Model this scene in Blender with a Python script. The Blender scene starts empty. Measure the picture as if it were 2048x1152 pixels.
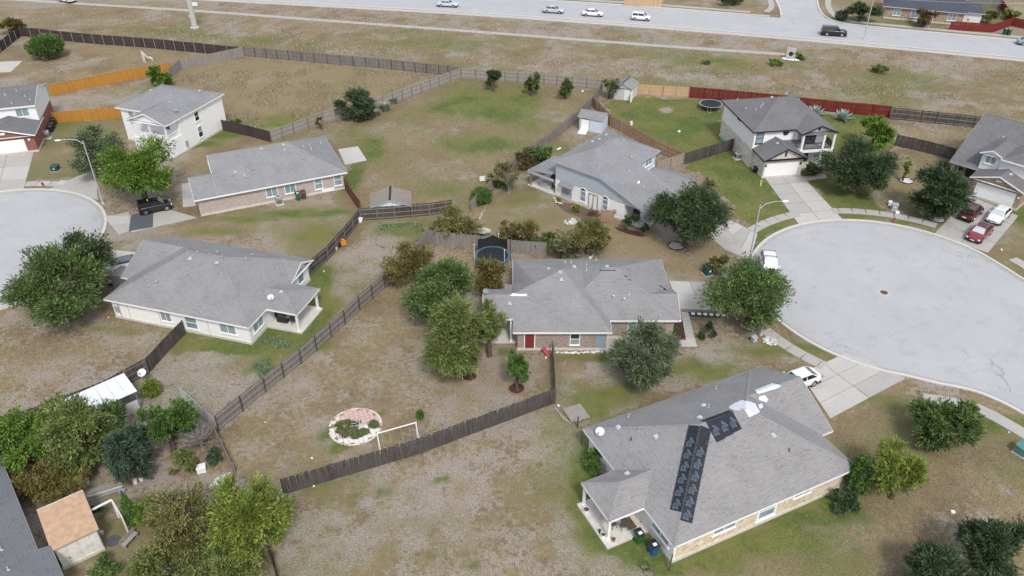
import bpy, bmesh, math, random
import numpy as np
from mathutils import Vector, Matrix

# ------------------------------------------------------------------ camera, sky, sun, exposure
FPX, TILT, CAMH = 1593.0, 0.602041, 50.47      # focal length in px of a 2048 px frame, downward tilt, height in m
sc = bpy.context.scene
COL = sc.collection
cam_data = bpy.data.cameras.new('camera')
cam_data.sensor_width = 36.0
cam_data.lens = 36.0 * FPX / 2048.0
cam_data.clip_start = 0.5
cam_data.clip_end = 5000
cam = bpy.data.objects.new('camera', cam_data)
cam.location = (0, 0, CAMH)
cam.rotation_euler = (math.pi / 2 - TILT, 0, 0)
COL.objects.link(cam)
sc.camera = cam

SUN_EL, SUN_AZ = math.radians(50), math.radians(165)   # azimuth clockwise from +Y
world = bpy.data.worlds.new('World')
sc.world = world
world.use_nodes = True
wn = world.node_tree.nodes
wl = world.node_tree.links
bg = wn['Background']
sky = wn.new('ShaderNodeTexSky')
sky.sky_type = 'NISHITA'
sky.sun_disc = False
sky.sun_elevation = SUN_EL
sky.sun_rotation = SUN_AZ
sky.air_density = 1.0
sky.dust_density = 4.0
sky.ozone_density = 1.0
mixw = wn.new('ShaderNodeMixRGB')
mixw.inputs[0].default_value = 0.55
mixw.inputs[2].default_value = (5.7, 6.05, 6.6, 1)      # even cloud cover
wl.new(sky.outputs[0], mixw.inputs[1])
wl.new(mixw.outputs[0], bg.inputs[0])
bg.inputs[1].default_value = 0.11
sd = bpy.data.lights.new('sun', 'SUN')
sd.energy = 1.5
sd.angle = math.radians(10)
sd.color = (1.0, 0.99, 0.97)
sun = bpy.data.objects.new('sun', sd)
sdir = Vector((math.sin(SUN_AZ) * math.cos(SUN_EL), math.cos(SUN_AZ) * math.cos(SUN_EL), math.sin(SUN_EL)))
sun.rotation_euler = (-sdir).to_track_quat('-Z', 'Y').to_euler()
sun.location = (0, 60, 80)
COL.objects.link(sun)
vs = sc.view_settings
vs.view_transform = 'Standard'
vs.look = 'None'
vs.exposure = 0.58
vs.gamma = 1.0
vs.use_curve_mapping = False
sc.cycles.max_bounces = 5
sc.cycles.transparent_max_bounces = 6
sc.cycles.use_denoising = True

rng = np.random.default_rng(7)
random.seed(7)

# ------------------------------------------------------------------ helpers
CT, ST = math.cos(TILT), math.sin(TILT)
def at(x, y, z=0.0):
    """pixel of the 2048x1152 photograph -> point of the level z in the place"""
    a, b = x - 1024.0, 576.0 - y
    d = (a, CT * FPX + ST * b, -ST * FPX + CT * b)
    t = (z - CAMH) / d[2]
    return Vector((d[0] * t, d[1] * t, z))
def proj(p):
    q = (p[0], p[1], p[2] - CAMH)
    r, u, f = q[0], q[1] * ST + q[2] * CT, q[1] * CT - q[2] * ST
    return 1024 + FPX * r / f, 576 - FPX * u / f
def scale_at(p):
    """pixels per metre at a point"""
    return FPX / (p[1] * CT - (p[2] - CAMH) * ST)
def height_of(base, ytop):
    lo, hi = 0.0, 40.0
    for _ in range(40):
        m = (lo + hi) / 2
        if proj((base[0], base[1], m))[1] > ytop: lo = m
        else: hi = m
    return lo

def tag(o, label=None, cat=None, group=None, kind=None):
    if label: o['label'] = label
    if cat: o['category'] = cat
    if group: o['group'] = group
    if kind: o['kind'] = kind
    return o
def thing(name, label, cat, loc=(0, 0, 0), rz=0.0, group=None):
    o = bpy.data.objects.new(name, None)
    o.empty_display_size = 0.3
    o.location = loc
    o.rotation_euler = (0, 0, rz)
    COL.objects.link(o)
    return tag(o, label, cat, group)
def link_copy(o, parent=None, loc=None, rot=None, scale=None):
    c = o.copy()
    COL.objects.link(c)
    c.parent = parent
    if loc is not None: c.location = loc
    if rot is not None: c.rotation_euler = rot
    if scale is not None: c.scale = scale
    return c
def copy_tree(o, parent=None):
    c = link_copy(o, parent)
    for ch in o.children: copy_tree(ch, c)
    return c

class MB:
    """collects faces of one mesh"""
    def __init__(s): s.v = []; s.f = []
    def add(s, vs_, fs):
        n = len(s.v)
        s.v += [tuple(p) for p in vs_]
        s.f += [tuple(i + n for i in f) for f in fs]
        return s
    def quad(s, *p): return s.add(p, [tuple(range(len(p)))])
    def box(s, c, size, rz=0.0, ax=None, tilt=0.0):
        hx, hy, hz = size[0] / 2, size[1] / 2, size[2] / 2
        ca, sa = math.cos(rz), math.sin(rz)
        ct, st = math.cos(tilt), math.sin(tilt)
        ps = []
        for x, y, z in ((-hx, -hy, -hz), (hx, -hy, -hz), (hx, hy, -hz), (-hx, hy, -hz), (-hx, -hy, hz), (hx, -hy, hz), (hx, hy, hz), (-hx, hy, hz)):
            x, z = x * ct + z * st, -x * st + z * ct
            ps.append((c[0] + x * ca - y * sa, c[1] + x * sa + y * ca, c[2] + z))
        return s.add(ps, [(0, 3, 2, 1), (4, 5, 6, 7), (0, 1, 5, 4), (1, 2, 6, 5), (2, 3, 7, 6), (3, 0, 4, 7)])
    def rng(s, x0, x1, y0, y1, z0, z1): return s.box(((x0 + x1) / 2, (y0 + y1) / 2, (z0 + z1) / 2), (abs(x1 - x0), abs(y1 - y0), abs(z1 - z0)))
    def prism(s, poly, z0, z1, bottom=True):
        n = len(poly)
        a = sum(poly[i][0] * poly[(i + 1) % n][1] - poly[(i + 1) % n][0] * poly[i][1] for i in range(n))
        if a < 0: poly = list(reversed(poly))
        vs_ = [(p[0], p[1], z0) for p in poly] + [(p[0], p[1], z1) for p in poly]
        fs = [tuple(range(n, 2 * n))] + [(i, (i + 1) % n, n + (i + 1) % n, n + i) for i in range(n)]
        if bottom: fs.append(tuple(range(n - 1, -1, -1)))
        return s.add(vs_, fs)
    def cyl(s, p0, p1, r0, r1=None, n=10, caps=True):
        p0, p1 = Vector(p0), Vector(p1)
        r1 = r0 if r1 is None else r1
        d = (p1 - p0).normalized()
        a = d.orthogonal().normalized()
        b = d.cross(a)
        vs_ = []
        for p, r in ((p0, r0), (p1, r1)):
            for i in range(n):
                t = 2 * math.pi * i / n
                vs_.append(p + a * (r * math.cos(t)) + b * (r * math.sin(t)))
        fs = [(i, (i + 1) % n, n + (i + 1) % n, n + i) for i in range(n)]
        if caps: fs += [tuple(range(n - 1, -1, -1)), tuple(range(n, 2 * n))]
        return s.add(vs_, fs)
    def tube(s, pts, r, n=6):
        for i in range(len(pts) - 1): s.cyl(pts[i], pts[i + 1], r if not isinstance(r, (list, tuple)) else r[i], r if not isinstance(r, (list, tuple)) else r[i + 1], n)
        return s
    def lathe(s, prof, c=(0, 0, 0), n=16, caps=True):
        vs_ = [(c[0] + r * math.cos(2 * math.pi * i / n), c[1] + r * math.sin(2 * math.pi * i / n), c[2] + z) for r, z in prof for i in range(n)]
        fs = [(k * n + i, k * n + (i + 1) % n, (k + 1) * n + (i + 1) % n, (k + 1) * n + i) for k in range(len(prof) - 1) for i in range(n)]
        if caps and prof[0][0] > 1e-4: fs.append(tuple(range(n - 1, -1, -1)))
        if caps and prof[-1][0] > 1e-4: fs.append(tuple(range((len(prof) - 1) * n, len(prof) * n)))
        return s.add(vs_, fs)
    def mesh(s, name, mat=None, smooth=False):
        me = bpy.data.meshes.new(name)
        me.from_pydata(s.v, [], s.f)
        uv = me.uv_layers.new(name='UVMap')
        co = np.empty(len(s.v) * 3); me.vertices.foreach_get('co', co); co = co.reshape(-1, 3)
        npoly = len(me.polygons)
        nor = np.empty(npoly * 3); me.polygons.foreach_get('normal', nor); nor = nor.reshape(-1, 3)
        ls = np.empty(npoly, dtype=np.int32); me.polygons.foreach_get('loop_total', ls)
        lv = np.empty(len(me.loops), dtype=np.int32); me.loops.foreach_get('vertex_index', lv)
        N = np.repeat(nor, ls, axis=0); P = co[lv]
        T = np.stack([-N[:, 1], N[:, 0], np.zeros(len(N))], 1)
        ln = np.linalg.norm(T, axis=1)
        flat = ln < 0.05
        T[flat] = (1, 0, 0)
        T /= np.linalg.norm(T, axis=1)[:, None]
        B = np.cross(N, T)
        uv.data.foreach_set('uv', np.stack([(P * T).sum(1), (P * B).sum(1)], 1).ravel())
        if smooth: me.polygons.foreach_set('use_smooth', np.ones(npoly, dtype=bool))
        if mat: me.materials.append(M[mat] if isinstance(mat, str) else mat)
        return me
    def build(s, name, mat=None, parent=None, smooth=False, loc=None, rz=None):
        o = bpy.data.objects.new(name, s.mesh(name, mat, smooth))
        COL.objects.link(o)
        if parent: o.parent = parent
        if loc is not None: o.location = loc
        if rz is not None: o.rotation_euler = (0, 0, rz)
        return o

def quads_object(name, V, C, mat, parent=None):
    """V (n,4,3) quads, C (n,3) colours -> one mesh"""
    n = len(V)
    me = bpy.data.meshes.new(name)
    me.vertices.add(4 * n); me.loops.add(4 * n); me.polygons.add(n)
    me.vertices.foreach_set('co', V.astype(np.float32).ravel())
    me.loops.foreach_set('vertex_index', np.arange(4 * n, dtype=np.int32))
    me.polygons.foreach_set('loop_start', np.arange(0, 4 * n, 4, dtype=np.int32))
    at_ = me.color_attributes.new('Col', 'FLOAT_COLOR', 'POINT')
    cc = np.ones((n, 4, 4), dtype=np.float32); cc[:, :, :3] = C[:, None, :]
    at_.data.foreach_set('color', cc.ravel())
    me.update(calc_edges=True)
    me.materials.append(M[mat])
    o = bpy.data.objects.new(name, me)
    COL.objects.link(o)
    if parent: o.parent = parent
    return o

# value noise in numpy for ground colours
def vnoise(x, y, scale, seed=0):
    r = np.random.default_rng(seed + 100).random((128, 128))
    x = x / scale; y = y / scale
    xi = np.floor(x).astype(int); yi = np.floor(y).astype(int)
    fx = x - xi; fy = y - yi
    fx = fx * fx * (3 - 2 * fx); fy = fy * fy * (3 - 2 * fy)
    g = lambda a, b_: r[a % 128, b_ % 128]
    return (g(xi, yi) * (1 - fx) + g(xi + 1, yi) * fx) * (1 - fy) + (g(xi, yi + 1) * (1 - fx) + g(xi + 1, yi + 1) * fx) * fy
def fbm(x, y, scale, seed=0, oct=4):
    s = 0; a = 1; t = 0
    for i in range(oct):
        s = s + a * vnoise(x + 17.3 * i, y - 9.1 * i, scale / 2 ** i, seed + i); t += a; a *= 0.55
    return s / t

# ------------------------------------------------------------------ materials
M = {}
def newmat(name):
    m = bpy.data.materials.new(name); m.use_nodes = True
    M[name] = m
    nt = m.node_tree
    return m, nt, nt.nodes['Principled BSDF']
def N(nt, t, **kw):
    n = nt.nodes.new(t)
    for k, v in kw.items():
        if k.startswith('i_'):
            key = k[2:]
            n.inputs[int(key) if key.isdigit() else key].default_value = v
        else: setattr(n, k, v)
    return n
def c4(c): return (c[0], c[1], c[2], 1.0)
def mix(nt, fac, a, b, mode='MIX'):
    n = nt.nodes.new('ShaderNodeMix'); n.data_type = 'RGBA'; n.blend_type = mode
    if isinstance(fac, (int, float)): n.inputs[0].default_value = fac
    else: nt.links.new(fac, n.inputs[0])
    for i, v in ((6, a), (7, b)):
        if isinstance(v, (tuple, list)): n.inputs[i].default_value = c4(v)
        else: nt.links.new(v, n.inputs[i])
    return n.outputs[2]
def noise(nt, vec, scale, detail=3, rough=0.55):
    n = nt.nodes.new('ShaderNodeTexNoise')
    n.inputs['Scale'].default_value = scale; n.inputs['Detail'].default_value = detail; n.inputs['Roughness'].default_value = rough
    if vec is not None: nt.links.new(vec, n.inputs['Vector'])
    return n.outputs[0]
def ramp(nt, src, stops):
    n = nt.nodes.new('ShaderNodeValToRGB')
    els = n.color_ramp.elements
    while len(els) < len(stops): els.new(0.5)
    for e, (p, c) in zip(els, stops):
        e.position = p; e.color = c4(c) if isinstance(c, (tuple, list)) else (c, c, c, 1)
    nt.links.new(src, n.inputs[0])
    return n.outputs[0]
def coords(nt, kind='Object', scale=None):
    t = nt.nodes.new('ShaderNodeTexCoord')
    if scale is None: return t.outputs[kind]
    m = nt.nodes.new('ShaderNodeMapping'); m.inputs['Scale'].default_value = scale
    nt.links.new(t.outputs[kind], m.inputs[0])
    return m.outputs[0]
def bump(nt, bs, h, strength=0.3, dist=0.02):
    b = nt.nodes.new('ShaderNodeBump'); b.inputs['Strength'].default_value = strength; b.inputs['Distance'].default_value = dist
    nt.links.new(h, b.inputs['Height']); nt.links.new(b.outputs[0], bs.inputs['Normal'])

def m_plain(name, c, rough=0.7, var=0.12, scale=3.0, metal=0.0, spec=0.4, coord='Object'):
    m, nt, bs = newmat(name)
    n = noise(nt, coords(nt, coord), scale, 4)
    d = tuple(x * (1 - var * 1.6) for x in c); e = tuple(min(1, x * (1 + var)) for x in c)
    nt.links.new(ramp(nt, n, [(0.3, d), (0.7, e)]), bs.inputs['Base Color'])
    bs.inputs['Roughness'].default_value = rough; bs.inputs['Metallic'].default_value = metal
    bs.inputs['Specular IOR Level'].default_value = spec
    return m
def m_shingle(name, a, b, warm):
    m, nt, bs = newmat(name)
    uv = coords(nt, 'UV')
    br = nt.nodes.new('ShaderNodeTexBrick')
    br.inputs['Scale'].default_value = 1.0; br.inputs['Brick Width'].default_value = 0.46; br.inputs['Row Height'].default_value = 0.145
    br.inputs['Mortar Size'].default_value = 0.012; br.inputs['Mortar Smooth'].default_value = 0.3; br.inputs['Bias'].default_value = 0.0
    br.inputs['Color1'].default_value = c4(a); br.inputs['Color2'].default_value = c4(b)
    br.inputs['Mortar'].default_value = c4(tuple(x * 0.62 for x in a))
    br.offset = 0.37
    nt.links.new(uv, br.inputs['Vector'])
    # streaky lots of shingles, dark tabs, weathering
    st = noise(nt, coords(nt, 'UV', (1.1, 6.5, 1)), 1.0, 3, 0.6)
    col = mix(nt, ramp(nt, st, [(0.38, 0.0), (0.66, 0.75)]), br.outputs[0], warm)
    dk = noise(nt, coords(nt, 'UV', (1.3, 5.5, 1)), 1.0, 2, 0.8)
    col = mix(nt, ramp(nt, dk, [(0.57, 0.0), (0.68, 0.7)]), col, tuple(x * 0.6 for x in a))
    big = noise(nt, coords(nt, 'UV'), 0.35, 3)
    col = mix(nt, ramp(nt, big, [(0.35, 0.0), (0.75, 0.35)]), col, tuple(min(1, x * 1.25) for x in b))
    ob = nt.nodes.new('ShaderNodeObjectInfo')
    fine = noise(nt, uv, 14.0, 2, 0.7)
    col = mix(nt, 0.55, col, ramp(nt, fine, [(0.25, 0.2), (0.75, 0.8)]), 'OVERLAY')
    nt.links.new(col, bs.inputs['Base Color'])
    bs.inputs['Roughness'].default_value = 0.92; bs.inputs['Specular IOR Level'].default_value = 0.2
    bump(nt, bs, br.outputs['Fac'], 0.5, -0.02)
def m_brick(name, a, b, mortar, w=0.30, h=0.1, blotch=None):
    m, nt, bs = newmat(name)
    uv = coords(nt, 'UV')
    br = nt.nodes.new('ShaderNodeTexBrick')
    br.inputs['Scale'].default_value = 1.0; br.inputs['Brick Width'].default_value = w; br.inputs['Row Height'].default_value = h
    br.inputs['Mortar Size'].default_value = 0.014; br.inputs['Bias'].default_value = 0.1
    br.inputs['Color1'].default_value = c4(a); br.inputs['Color2'].default_value = c4(b); br.inputs['Mortar'].default_value = c4(mortar)
    nt.links.new(uv, br.inputs['Vector'])
    n = noise(nt, coords(nt, 'UV', (2.2, 7, 1)), 1.0, 3)
    col = mix(nt, ramp(nt, n, [(0.4, 0.0), (0.7, 0.7)]), br.outputs[0], blotch or tuple(x * 0.7 for x in a))
    nt.links.new(col, bs.inputs['Base Color'])
    bs.inputs['Roughness'].default_value = 0.9
    bump(nt, bs, br.outputs['Fac'], 0.4, -0.015)
def m_stone(name, cols, mortar, scale=2.2):
    m, nt, bs = newmat(name)
    uv = coords(nt, 'UV', (1, 1.6, 1))
    v = nt.nodes.new('ShaderNodeTexVoronoi'); v.inputs['Scale'].default_value = scale
    nt.links.new(uv, v.inputs['Vector'])
    e = nt.nodes.new('ShaderNodeTexVoronoi'); e.feature = 'DISTANCE_TO_EDGE'; e.inputs['Scale'].default_value = scale
    nt.links.new(uv, e.inputs['Vector'])
    sep = nt.nodes.new('ShaderNodeSeparateColor'); nt.links.new(v.outputs['Color'], sep.inputs[0])
    col = ramp(nt, sep.outputs[0], [(i / (len(cols) - 1), c) for i, c in enumerate(cols)])
    n = noise(nt, uv, 6.0, 3)
    col = mix(nt, 0.35, col, ramp(nt, n, [(0.3, 0.3), (0.7, 0.7)]), 'OVERLAY')
    col = mix(nt, ramp(nt, e.outputs['Distance'], [(0.02, 1.0), (0.06, 0.0)]), col, mortar)
    nt.links.new(col, bs.inputs['Base Color'])
    bs.inputs['Roughness'].default_value = 0.9
    bump(nt, bs, e.outputs['Distance'], 0.5, 0.05)
def m_siding(name, c, course=0.2, vertical=False):
    m, nt, bs = newmat(name)
    uv = coords(nt, 'UV')
    sep = nt.nodes.new('ShaderNodeSeparateXYZ'); nt.links.new(uv, sep.inputs[0])
    d = N(nt, 'ShaderNodeMath', operation='DIVIDE', i_1=course); nt.links.new(sep.outputs[0 if vertical else 1], d.inputs[0])
    f = N(nt, 'ShaderNodeMath', operation='FRACT'); nt.links.new(d.outputs[0], f.inputs[0])
    line = ramp(nt, f.outputs[0], [(0.0, 1.0), (0.1, 0.0)])
    n = noise(nt, coords(nt, 'UV', (1, 2.5, 1)), 1.2, 4)
    col = ramp(nt, n, [(0.3, tuple(x * 0.88 for x in c)), (0.7, c)])
    col = mix(nt, line, col, tuple(x * 0.72 for x in c))
    nt.links.new(col, bs.inputs['Base Color'])
    bs.inputs['Roughness'].default_value = 0.65
    bump(nt, bs, f.outputs[0], 0.3, 0.02)
def m_wood(name, a, b, dark):
    m, nt, bs = newmat(name)
    g = nt.nodes.new('ShaderNodeNewGeometry')
    ob = nt.nodes.new('ShaderNodeObjectInfo')
    av = nt.nodes.new('ShaderNodeVectorMath'); av.operation = 'ADD'
    nt.links.new(g.outputs['Position'], av.inputs[0]); nt.links.new(ob.outputs['Random'], av.inputs[1])
    mp = N(nt, 'ShaderNodeMapping'); mp.inputs['Scale'].default_value = (6.5, 6.5, 0.55); nt.links.new(av.outputs[0], mp.inputs[0])
    n = noise(nt, mp.outputs[0], 1.0, 3, 0.6)
    isl = g.outputs['Random Per Island']
    col = mix(nt, isl, a, b)
    col = mix(nt, ramp(nt, n, [(0.42, 0.0), (0.68, 0.8)]), col, dark)
    n2 = noise(nt, g.outputs['Position'], 0.45, 2)
    col = mix(nt, ramp(nt, n2, [(0.35, 0.0), (0.7, 0.45)]), col, b)
    nt.links.new(col, bs.inputs['Base Color'])
    bs.inputs['Roughness'].default_value = 0.9; bs.inputs['Specular IOR Level'].default_value = 0.2
def m_concrete(name, c, stain, scale=0.25, crack=True, dirt=0.5):
    m, nt, bs = newmat(name)
    g = nt.nodes.new('ShaderNodeNewGeometry'); pos = g.outputs['Position']
    n = noise(nt, pos, scale, 5, 0.6)
    col = ramp(nt, n, [(0.3, tuple(x * 0.9 for x in c)), (0.7, c)])
    s = noise(nt, pos, scale * 3.1, 5, 0.7)
    col = mix(nt, ramp(nt, s, [(0.52, 0.0), (0.78, dirt)]), col, stain)
    f = noise(nt, pos, 9.0, 3, 0.7)
    col = mix(nt, 0.16, col, ramp(nt, f, [(0.3, 0.2), (0.7, 0.8)]), 'OVERLAY')
    if crack:
        w = noise(nt, pos, 0.5, 3)
        wv = nt.nodes.new('ShaderNodeVectorMath'); wv.operation = 'SCALE'; wv.inputs['Scale'].default_value = 3.0
        cn = nt.nodes.new('ShaderNodeCombineXYZ'); nt.links.new(w, cn.inputs[0]); nt.links.new(w, cn.inputs[1]); nt.links.new(cn.outputs[0], wv.inputs[0])
        ad = nt.nodes.new('ShaderNodeVectorMath'); ad.operation = 'ADD'; nt.links.new(pos, ad.inputs[0]); nt.links.new(wv.outputs[0], ad.inputs[1])
        v = nt.nodes.new('ShaderNodeTexVoronoi'); v.feature = 'DISTANCE_TO_EDGE'; v.inputs['Scale'].default_value = 0.11
        nt.links.new(ad.outputs[0], v.inputs['Vector'])
        gate = noise(nt, pos, 0.12, 2)
        mm = N(nt, 'ShaderNodeMath', operation='MULTIPLY'); nt.links.new(ramp(nt, v.outputs['Distance'], [(0.0014, 0.5), (0.0036, 0.0)]), mm.inputs[0]); nt.links.new(ramp(nt, gate, [(0.48, 0.0), (0.56, 1.0)]), mm.inputs[1])
        col = mix(nt, mm.outputs[0], col, (0.16, 0.16, 0.16))
    if crack:
        # tyre scuffs turning round the circle
        dv = nt.nodes.new('ShaderNodeVectorMath'); dv.operation = 'DISTANCE'; dv.inputs[1].default_value = (42.0, 74.2, 0); nt.links.new(ad.outputs[0], dv.inputs[0])
        cn2 = nt.nodes.new('ShaderNodeCombineXYZ'); nt.links.new(dv.outputs['Value'], cn2.inputs[0])
        tn = noise(nt, cn2.outputs[0], 1.3, 3, 0.6)
        tg = noise(nt, pos, 0.09, 2)
        m3 = N(nt, 'ShaderNodeMath', operation='MULTIPLY'); nt.links.new(ramp(nt, tn, [(0.52, 0.0), (0.68, 0.16)]), m3.inputs[0]); nt.links.new(ramp(nt, tg, [(0.4, 0.0), (0.6, 1.0)]), m3.inputs[1])
        col = mix(nt, m3.outputs[0], col, tuple(x * 0.72 for x in stain))
    nt.links.new(col, bs.inputs['Base Color'])
    bs.inputs['Roughness'].default_value = 0.9; bs.inputs['Specular IOR Level'].default_value = 0.25
    bump(nt, bs, f, 0.08, 0.01)
def m_paint(name, c, rough=0.25):
    m, nt, bs = newmat(name)
    n = noise(nt, coords(nt), 2.0, 2)
    nt.links.new(ramp(nt, n, [(0.3, tuple(x * 0.92 for x in c)), (0.7, c)]), bs.inputs['Base Color'])
    bs.inputs['Roughness'].default_value = rough; bs.inputs['Coat Weight'].default_value = 0.8; bs.inputs['Coat Roughness'].default_value = 0.06
def m_glass(name, c, rough=0.08, metal=0.0):
    m, nt, bs = newmat(name)
    n = noise(nt, coords(nt), 1.3, 2)
    nt.links.new(ramp(nt, n, [(0.3, tuple(x * 0.75 for x in c)), (0.7, c)]), bs.inputs['Base Color'])
    bs.inputs['Roughness'].default_value = rough; bs.inputs['Specular IOR Level'].default_value = 0.9; bs.inputs['Metallic'].default_value = metal

m_shingle('shingle_grey', (0.227, 0.223, 0.225), (0.285, 0.279, 0.281), (0.258, 0.248, 0.243))
m_shingle('shingle_cool', (0.228, 0.228, 0.236), (0.284, 0.284, 0.291), (0.240, 0.236, 0.239))
m_shingle('shingle_brown', (0.233, 0.227, 0.227), (0.300, 0.292, 0.292), (0.270, 0.257, 0.248))
m_shingle('shingle_dark', (0.144, 0.139, 0.148), (0.191, 0.187, 0.196), (0.174, 0.165, 0.165))
m_shingle('shingle_flat_grey', (0.165, 0.170, 0.183), (0.187, 0.191, 0.204), (0.174, 0.174, 0.183))
m_shingle('shingle_tan', (0.244, 0.209, 0.183), (0.296, 0.261, 0.226), (0.261, 0.217, 0.174))
m_shingle('shingle_navy', (0.065, 0.074, 0.096), (0.087, 0.096, 0.122), (0.074, 0.078, 0.096))
m_brick('brick_brown', (0.26, 0.185, 0.15), (0.40, 0.33, 0.29), (0.46, 0.42, 0.38), blotch=(0.20, 0.15, 0.13))
m_brick('brick_rose', (0.40, 0.32, 0.29), (0.50, 0.43, 0.39), (0.5, 0.47, 0.44), blotch=(0.36, 0.29, 0.26))
m_brick('brick_red', (0.22, 0.07, 0.055), (0.30, 0.10, 0.08), (0.32, 0.2, 0.18), blotch=(0.16, 0.05, 0.04))
m_brick('brick_white', (0.86, 0.85, 0.83), (0.90, 0.89, 0.875), (0.88, 0.87, 0.85), blotch=(0.84, 0.81, 0.76))
m_stone('stone_gold', [(0.44, 0.32, 0.20), (0.68, 0.58, 0.43), (0.53, 0.41, 0.27), (0.75, 0.67, 0.53)], (0.70, 0.63, 0.52), 2.0)
m_stone('stone_pale', [(0.42, 0.37, 0.32), (0.66, 0.62, 0.57), (0.55, 0.45, 0.38), (0.72, 0.69, 0.64), (0.5, 0.47, 0.44)], (0.62, 0.59, 0.55), 2.6)
m_stone('stone_brown', [(0.22, 0.15, 0.11), (0.42, 0.31, 0.24), (0.30, 0.2, 0.14), (0.48, 0.39, 0.31)], (0.36, 0.3, 0.25), 3.0)
m_stone('rubble', [(0.6, 0.56, 0.5), (0.75, 0.72, 0.66), (0.5, 0.45, 0.4)], (0.3, 0.26, 0.22), 3.0)
m_siding('siding_white', (0.90, 0.905, 0.91), 0.2)
m_siding('siding_blue', (0.46, 0.51, 0.57), 0.2, True)
m_siding('siding_paleblue', (0.62, 0.68, 0.76), 0.3, True)
m_siding('siding_greywhite', (0.62, 0.63, 0.65), 0.3, True)
m_siding('siding_pale', (0.78, 0.78, 0.78))
m_plain('trim_white', (0.87, 0.87, 0.87), 0.5, 0.05)
m_plain('vent_grey', (0.52, 0.52, 0.54), 0.5, 0.1)
m_plain('trim_grey', (0.42, 0.44, 0.47), 0.5, 0.05)
m_plain('trim_black', (0.03, 0.03, 0.035), 0.5, 0.05)
m_plain('trim_cream', (0.70, 0.66, 0.58), 0.6, 0.06)
m_plain('slab', (0.60, 0.57, 0.52), 0.85, 0.08)
m_plain('garage_white', (0.84, 0.84, 0.84), 0.45, 0.04)
m_plain('door_red', (0.22, 0.035, 0.035), 0.55, 0.1)
m_plain('door_blue', (0.28, 0.36, 0.42), 0.5, 0.1)
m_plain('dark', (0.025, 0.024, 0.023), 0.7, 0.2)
m_plain('black_plastic', (0.02, 0.02, 0.022), 0.4, 0.1)
m_plain('rubber', (0.022, 0.022, 0.022), 0.75, 0.1)
m_plain('metal_grey', (0.46, 0.47, 0.48), 0.4, 0.1, metal=0.4)
m_plain('galvanised', (0.50, 0.52, 0.54), 0.45, 0.12, metal=0.3)
m_plain('metal_dark', (0.12, 0.12, 0.125), 0.5, 0.1, metal=0.3)
m_plain('steel_white', (0.78, 0.79, 0.80), 0.35, 0.06)
m_plain('rust', (0.13, 0.08, 0.055), 0.85, 0.25)
m_plain('bin_green', (0.03, 0.14, 0.035), 0.45, 0.15)
m_plain('bin_blue', (0.02, 0.10, 0.30), 0.45, 0.12)
m_plain('bin_brown', (0.10, 0.045, 0.04), 0.5, 0.15)
m_plain('box_green', (0.025, 0.075, 0.06), 0.5, 0.15)
m_plain('box_teal', (0.10, 0.22, 0.22), 0.5, 0.15)
m_plain('box_grey', (0.38, 0.40, 0.42), 0.55, 0.12)
m_plain('hydrant_red', (0.34, 0.09, 0.07), 0.55, 0.15)
m_plain('orange_plastic', (0.68, 0.27, 0.03), 0.45, 0.1)
m_plain('pink_plastic', (0.50, 0.08, 0.14), 0.5, 0.12)
m_plain('yellow_paint', (0.75, 0.7, 0.15), 0.5, 0.1)
m_plain('cyan_plastic', (0.2, 0.55, 0.65), 0.45, 0.1)
m_plain('net_black', (0.02, 0.023, 0.028), 0.8, 0.2)
m_plain('blue_pad', (0.06, 0.15, 0.20), 0.5, 0.1)
m_plain('grey_pad', (0.22, 0.27, 0.28), 0.5, 0.1)
m_plain('mulch', (0.075, 0.035, 0.028), 0.95, 0.4, 8)
m_plain('mulch_black', (0.05, 0.052, 0.058), 0.95, 0.25, 8)
m_plain('soil', (0.15, 0.10, 0.075), 0.95, 0.3, 5)
m_plain('white_rock', (0.72, 0.72, 0.71), 0.9, 0.2, 9)
m_plain('river_rock', (0.55, 0.53, 0.5), 0.9, 0.3, 9)
m_plain('underlayment', (0.016, 0.019, 0.028), 0.55, 0.35, 6)
m_plain('print_blue', (0.20, 0.27, 0.35), 0.6, 0.2, 6)
m_plain('white_wrap', (0.74, 0.77, 0.83), 0.5, 0.06)
m_plain('print_grey', (0.5, 0.53, 0.58), 0.6, 0.1)
m_plain('tan_board', (0.50, 0.335, 0.215), 0.8, 0.12, 2.2)
m_plain('cream_wall', (0.76, 0.74, 0.68), 0.8, 0.14, 1.5)
m_plain('metal_roof_white', (0.74, 0.77, 0.81), 0.4, 0.08)
m_plain('terracotta', (0.36, 0.18, 0.13), 0.85, 0.15)
m_plain('paver_pink', (0.58, 0.40, 0.36), 0.9, 0.14)
m_plain('paver_pale', (0.70, 0.62, 0.58), 0.9, 0.12)
m_plain('paver_white', (0.74, 0.71, 0.68), 0.9, 0.12)
m_plain('charred', (0.055, 0.055, 0.06), 0.9, 0.5, 6)
m_plain('ash', (0.45, 0.45, 0.46), 0.9, 0.2)
m_plain('branch_grey', (0.30, 0.275, 0.25), 0.9, 0.2)
m_plain('bark', (0.12, 0.09, 0.07), 0.95, 0.3, 6)
m_plain('chrome', (0.6, 0.61, 0.62), 0.2, 0.05, metal=0.9)
m_plain('tail_red', (0.35, 0.015, 0.015), 0.3, 0.1)
m_plain('lamp_clear', (0.75, 0.78, 0.8), 0.2, 0.05)
m_plain('plate', (0.75, 0.76, 0.78), 0.5, 0.05)
m_plain('sunshade', (0.62, 0.68, 0.70), 0.3, 0.1, metal=0.4)
m_plain('net_white', (0.65, 0.65, 0.65), 0.8, 0.1)
m_plain('grille_red', (0.16, 0.03, 0.025), 0.5, 0.1)
m_plain('flower_white', (0.78, 0.78, 0.72), 0.8, 0.1)
m_glass('glass', (0.10, 0.125, 0.14), 0.06)
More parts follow.
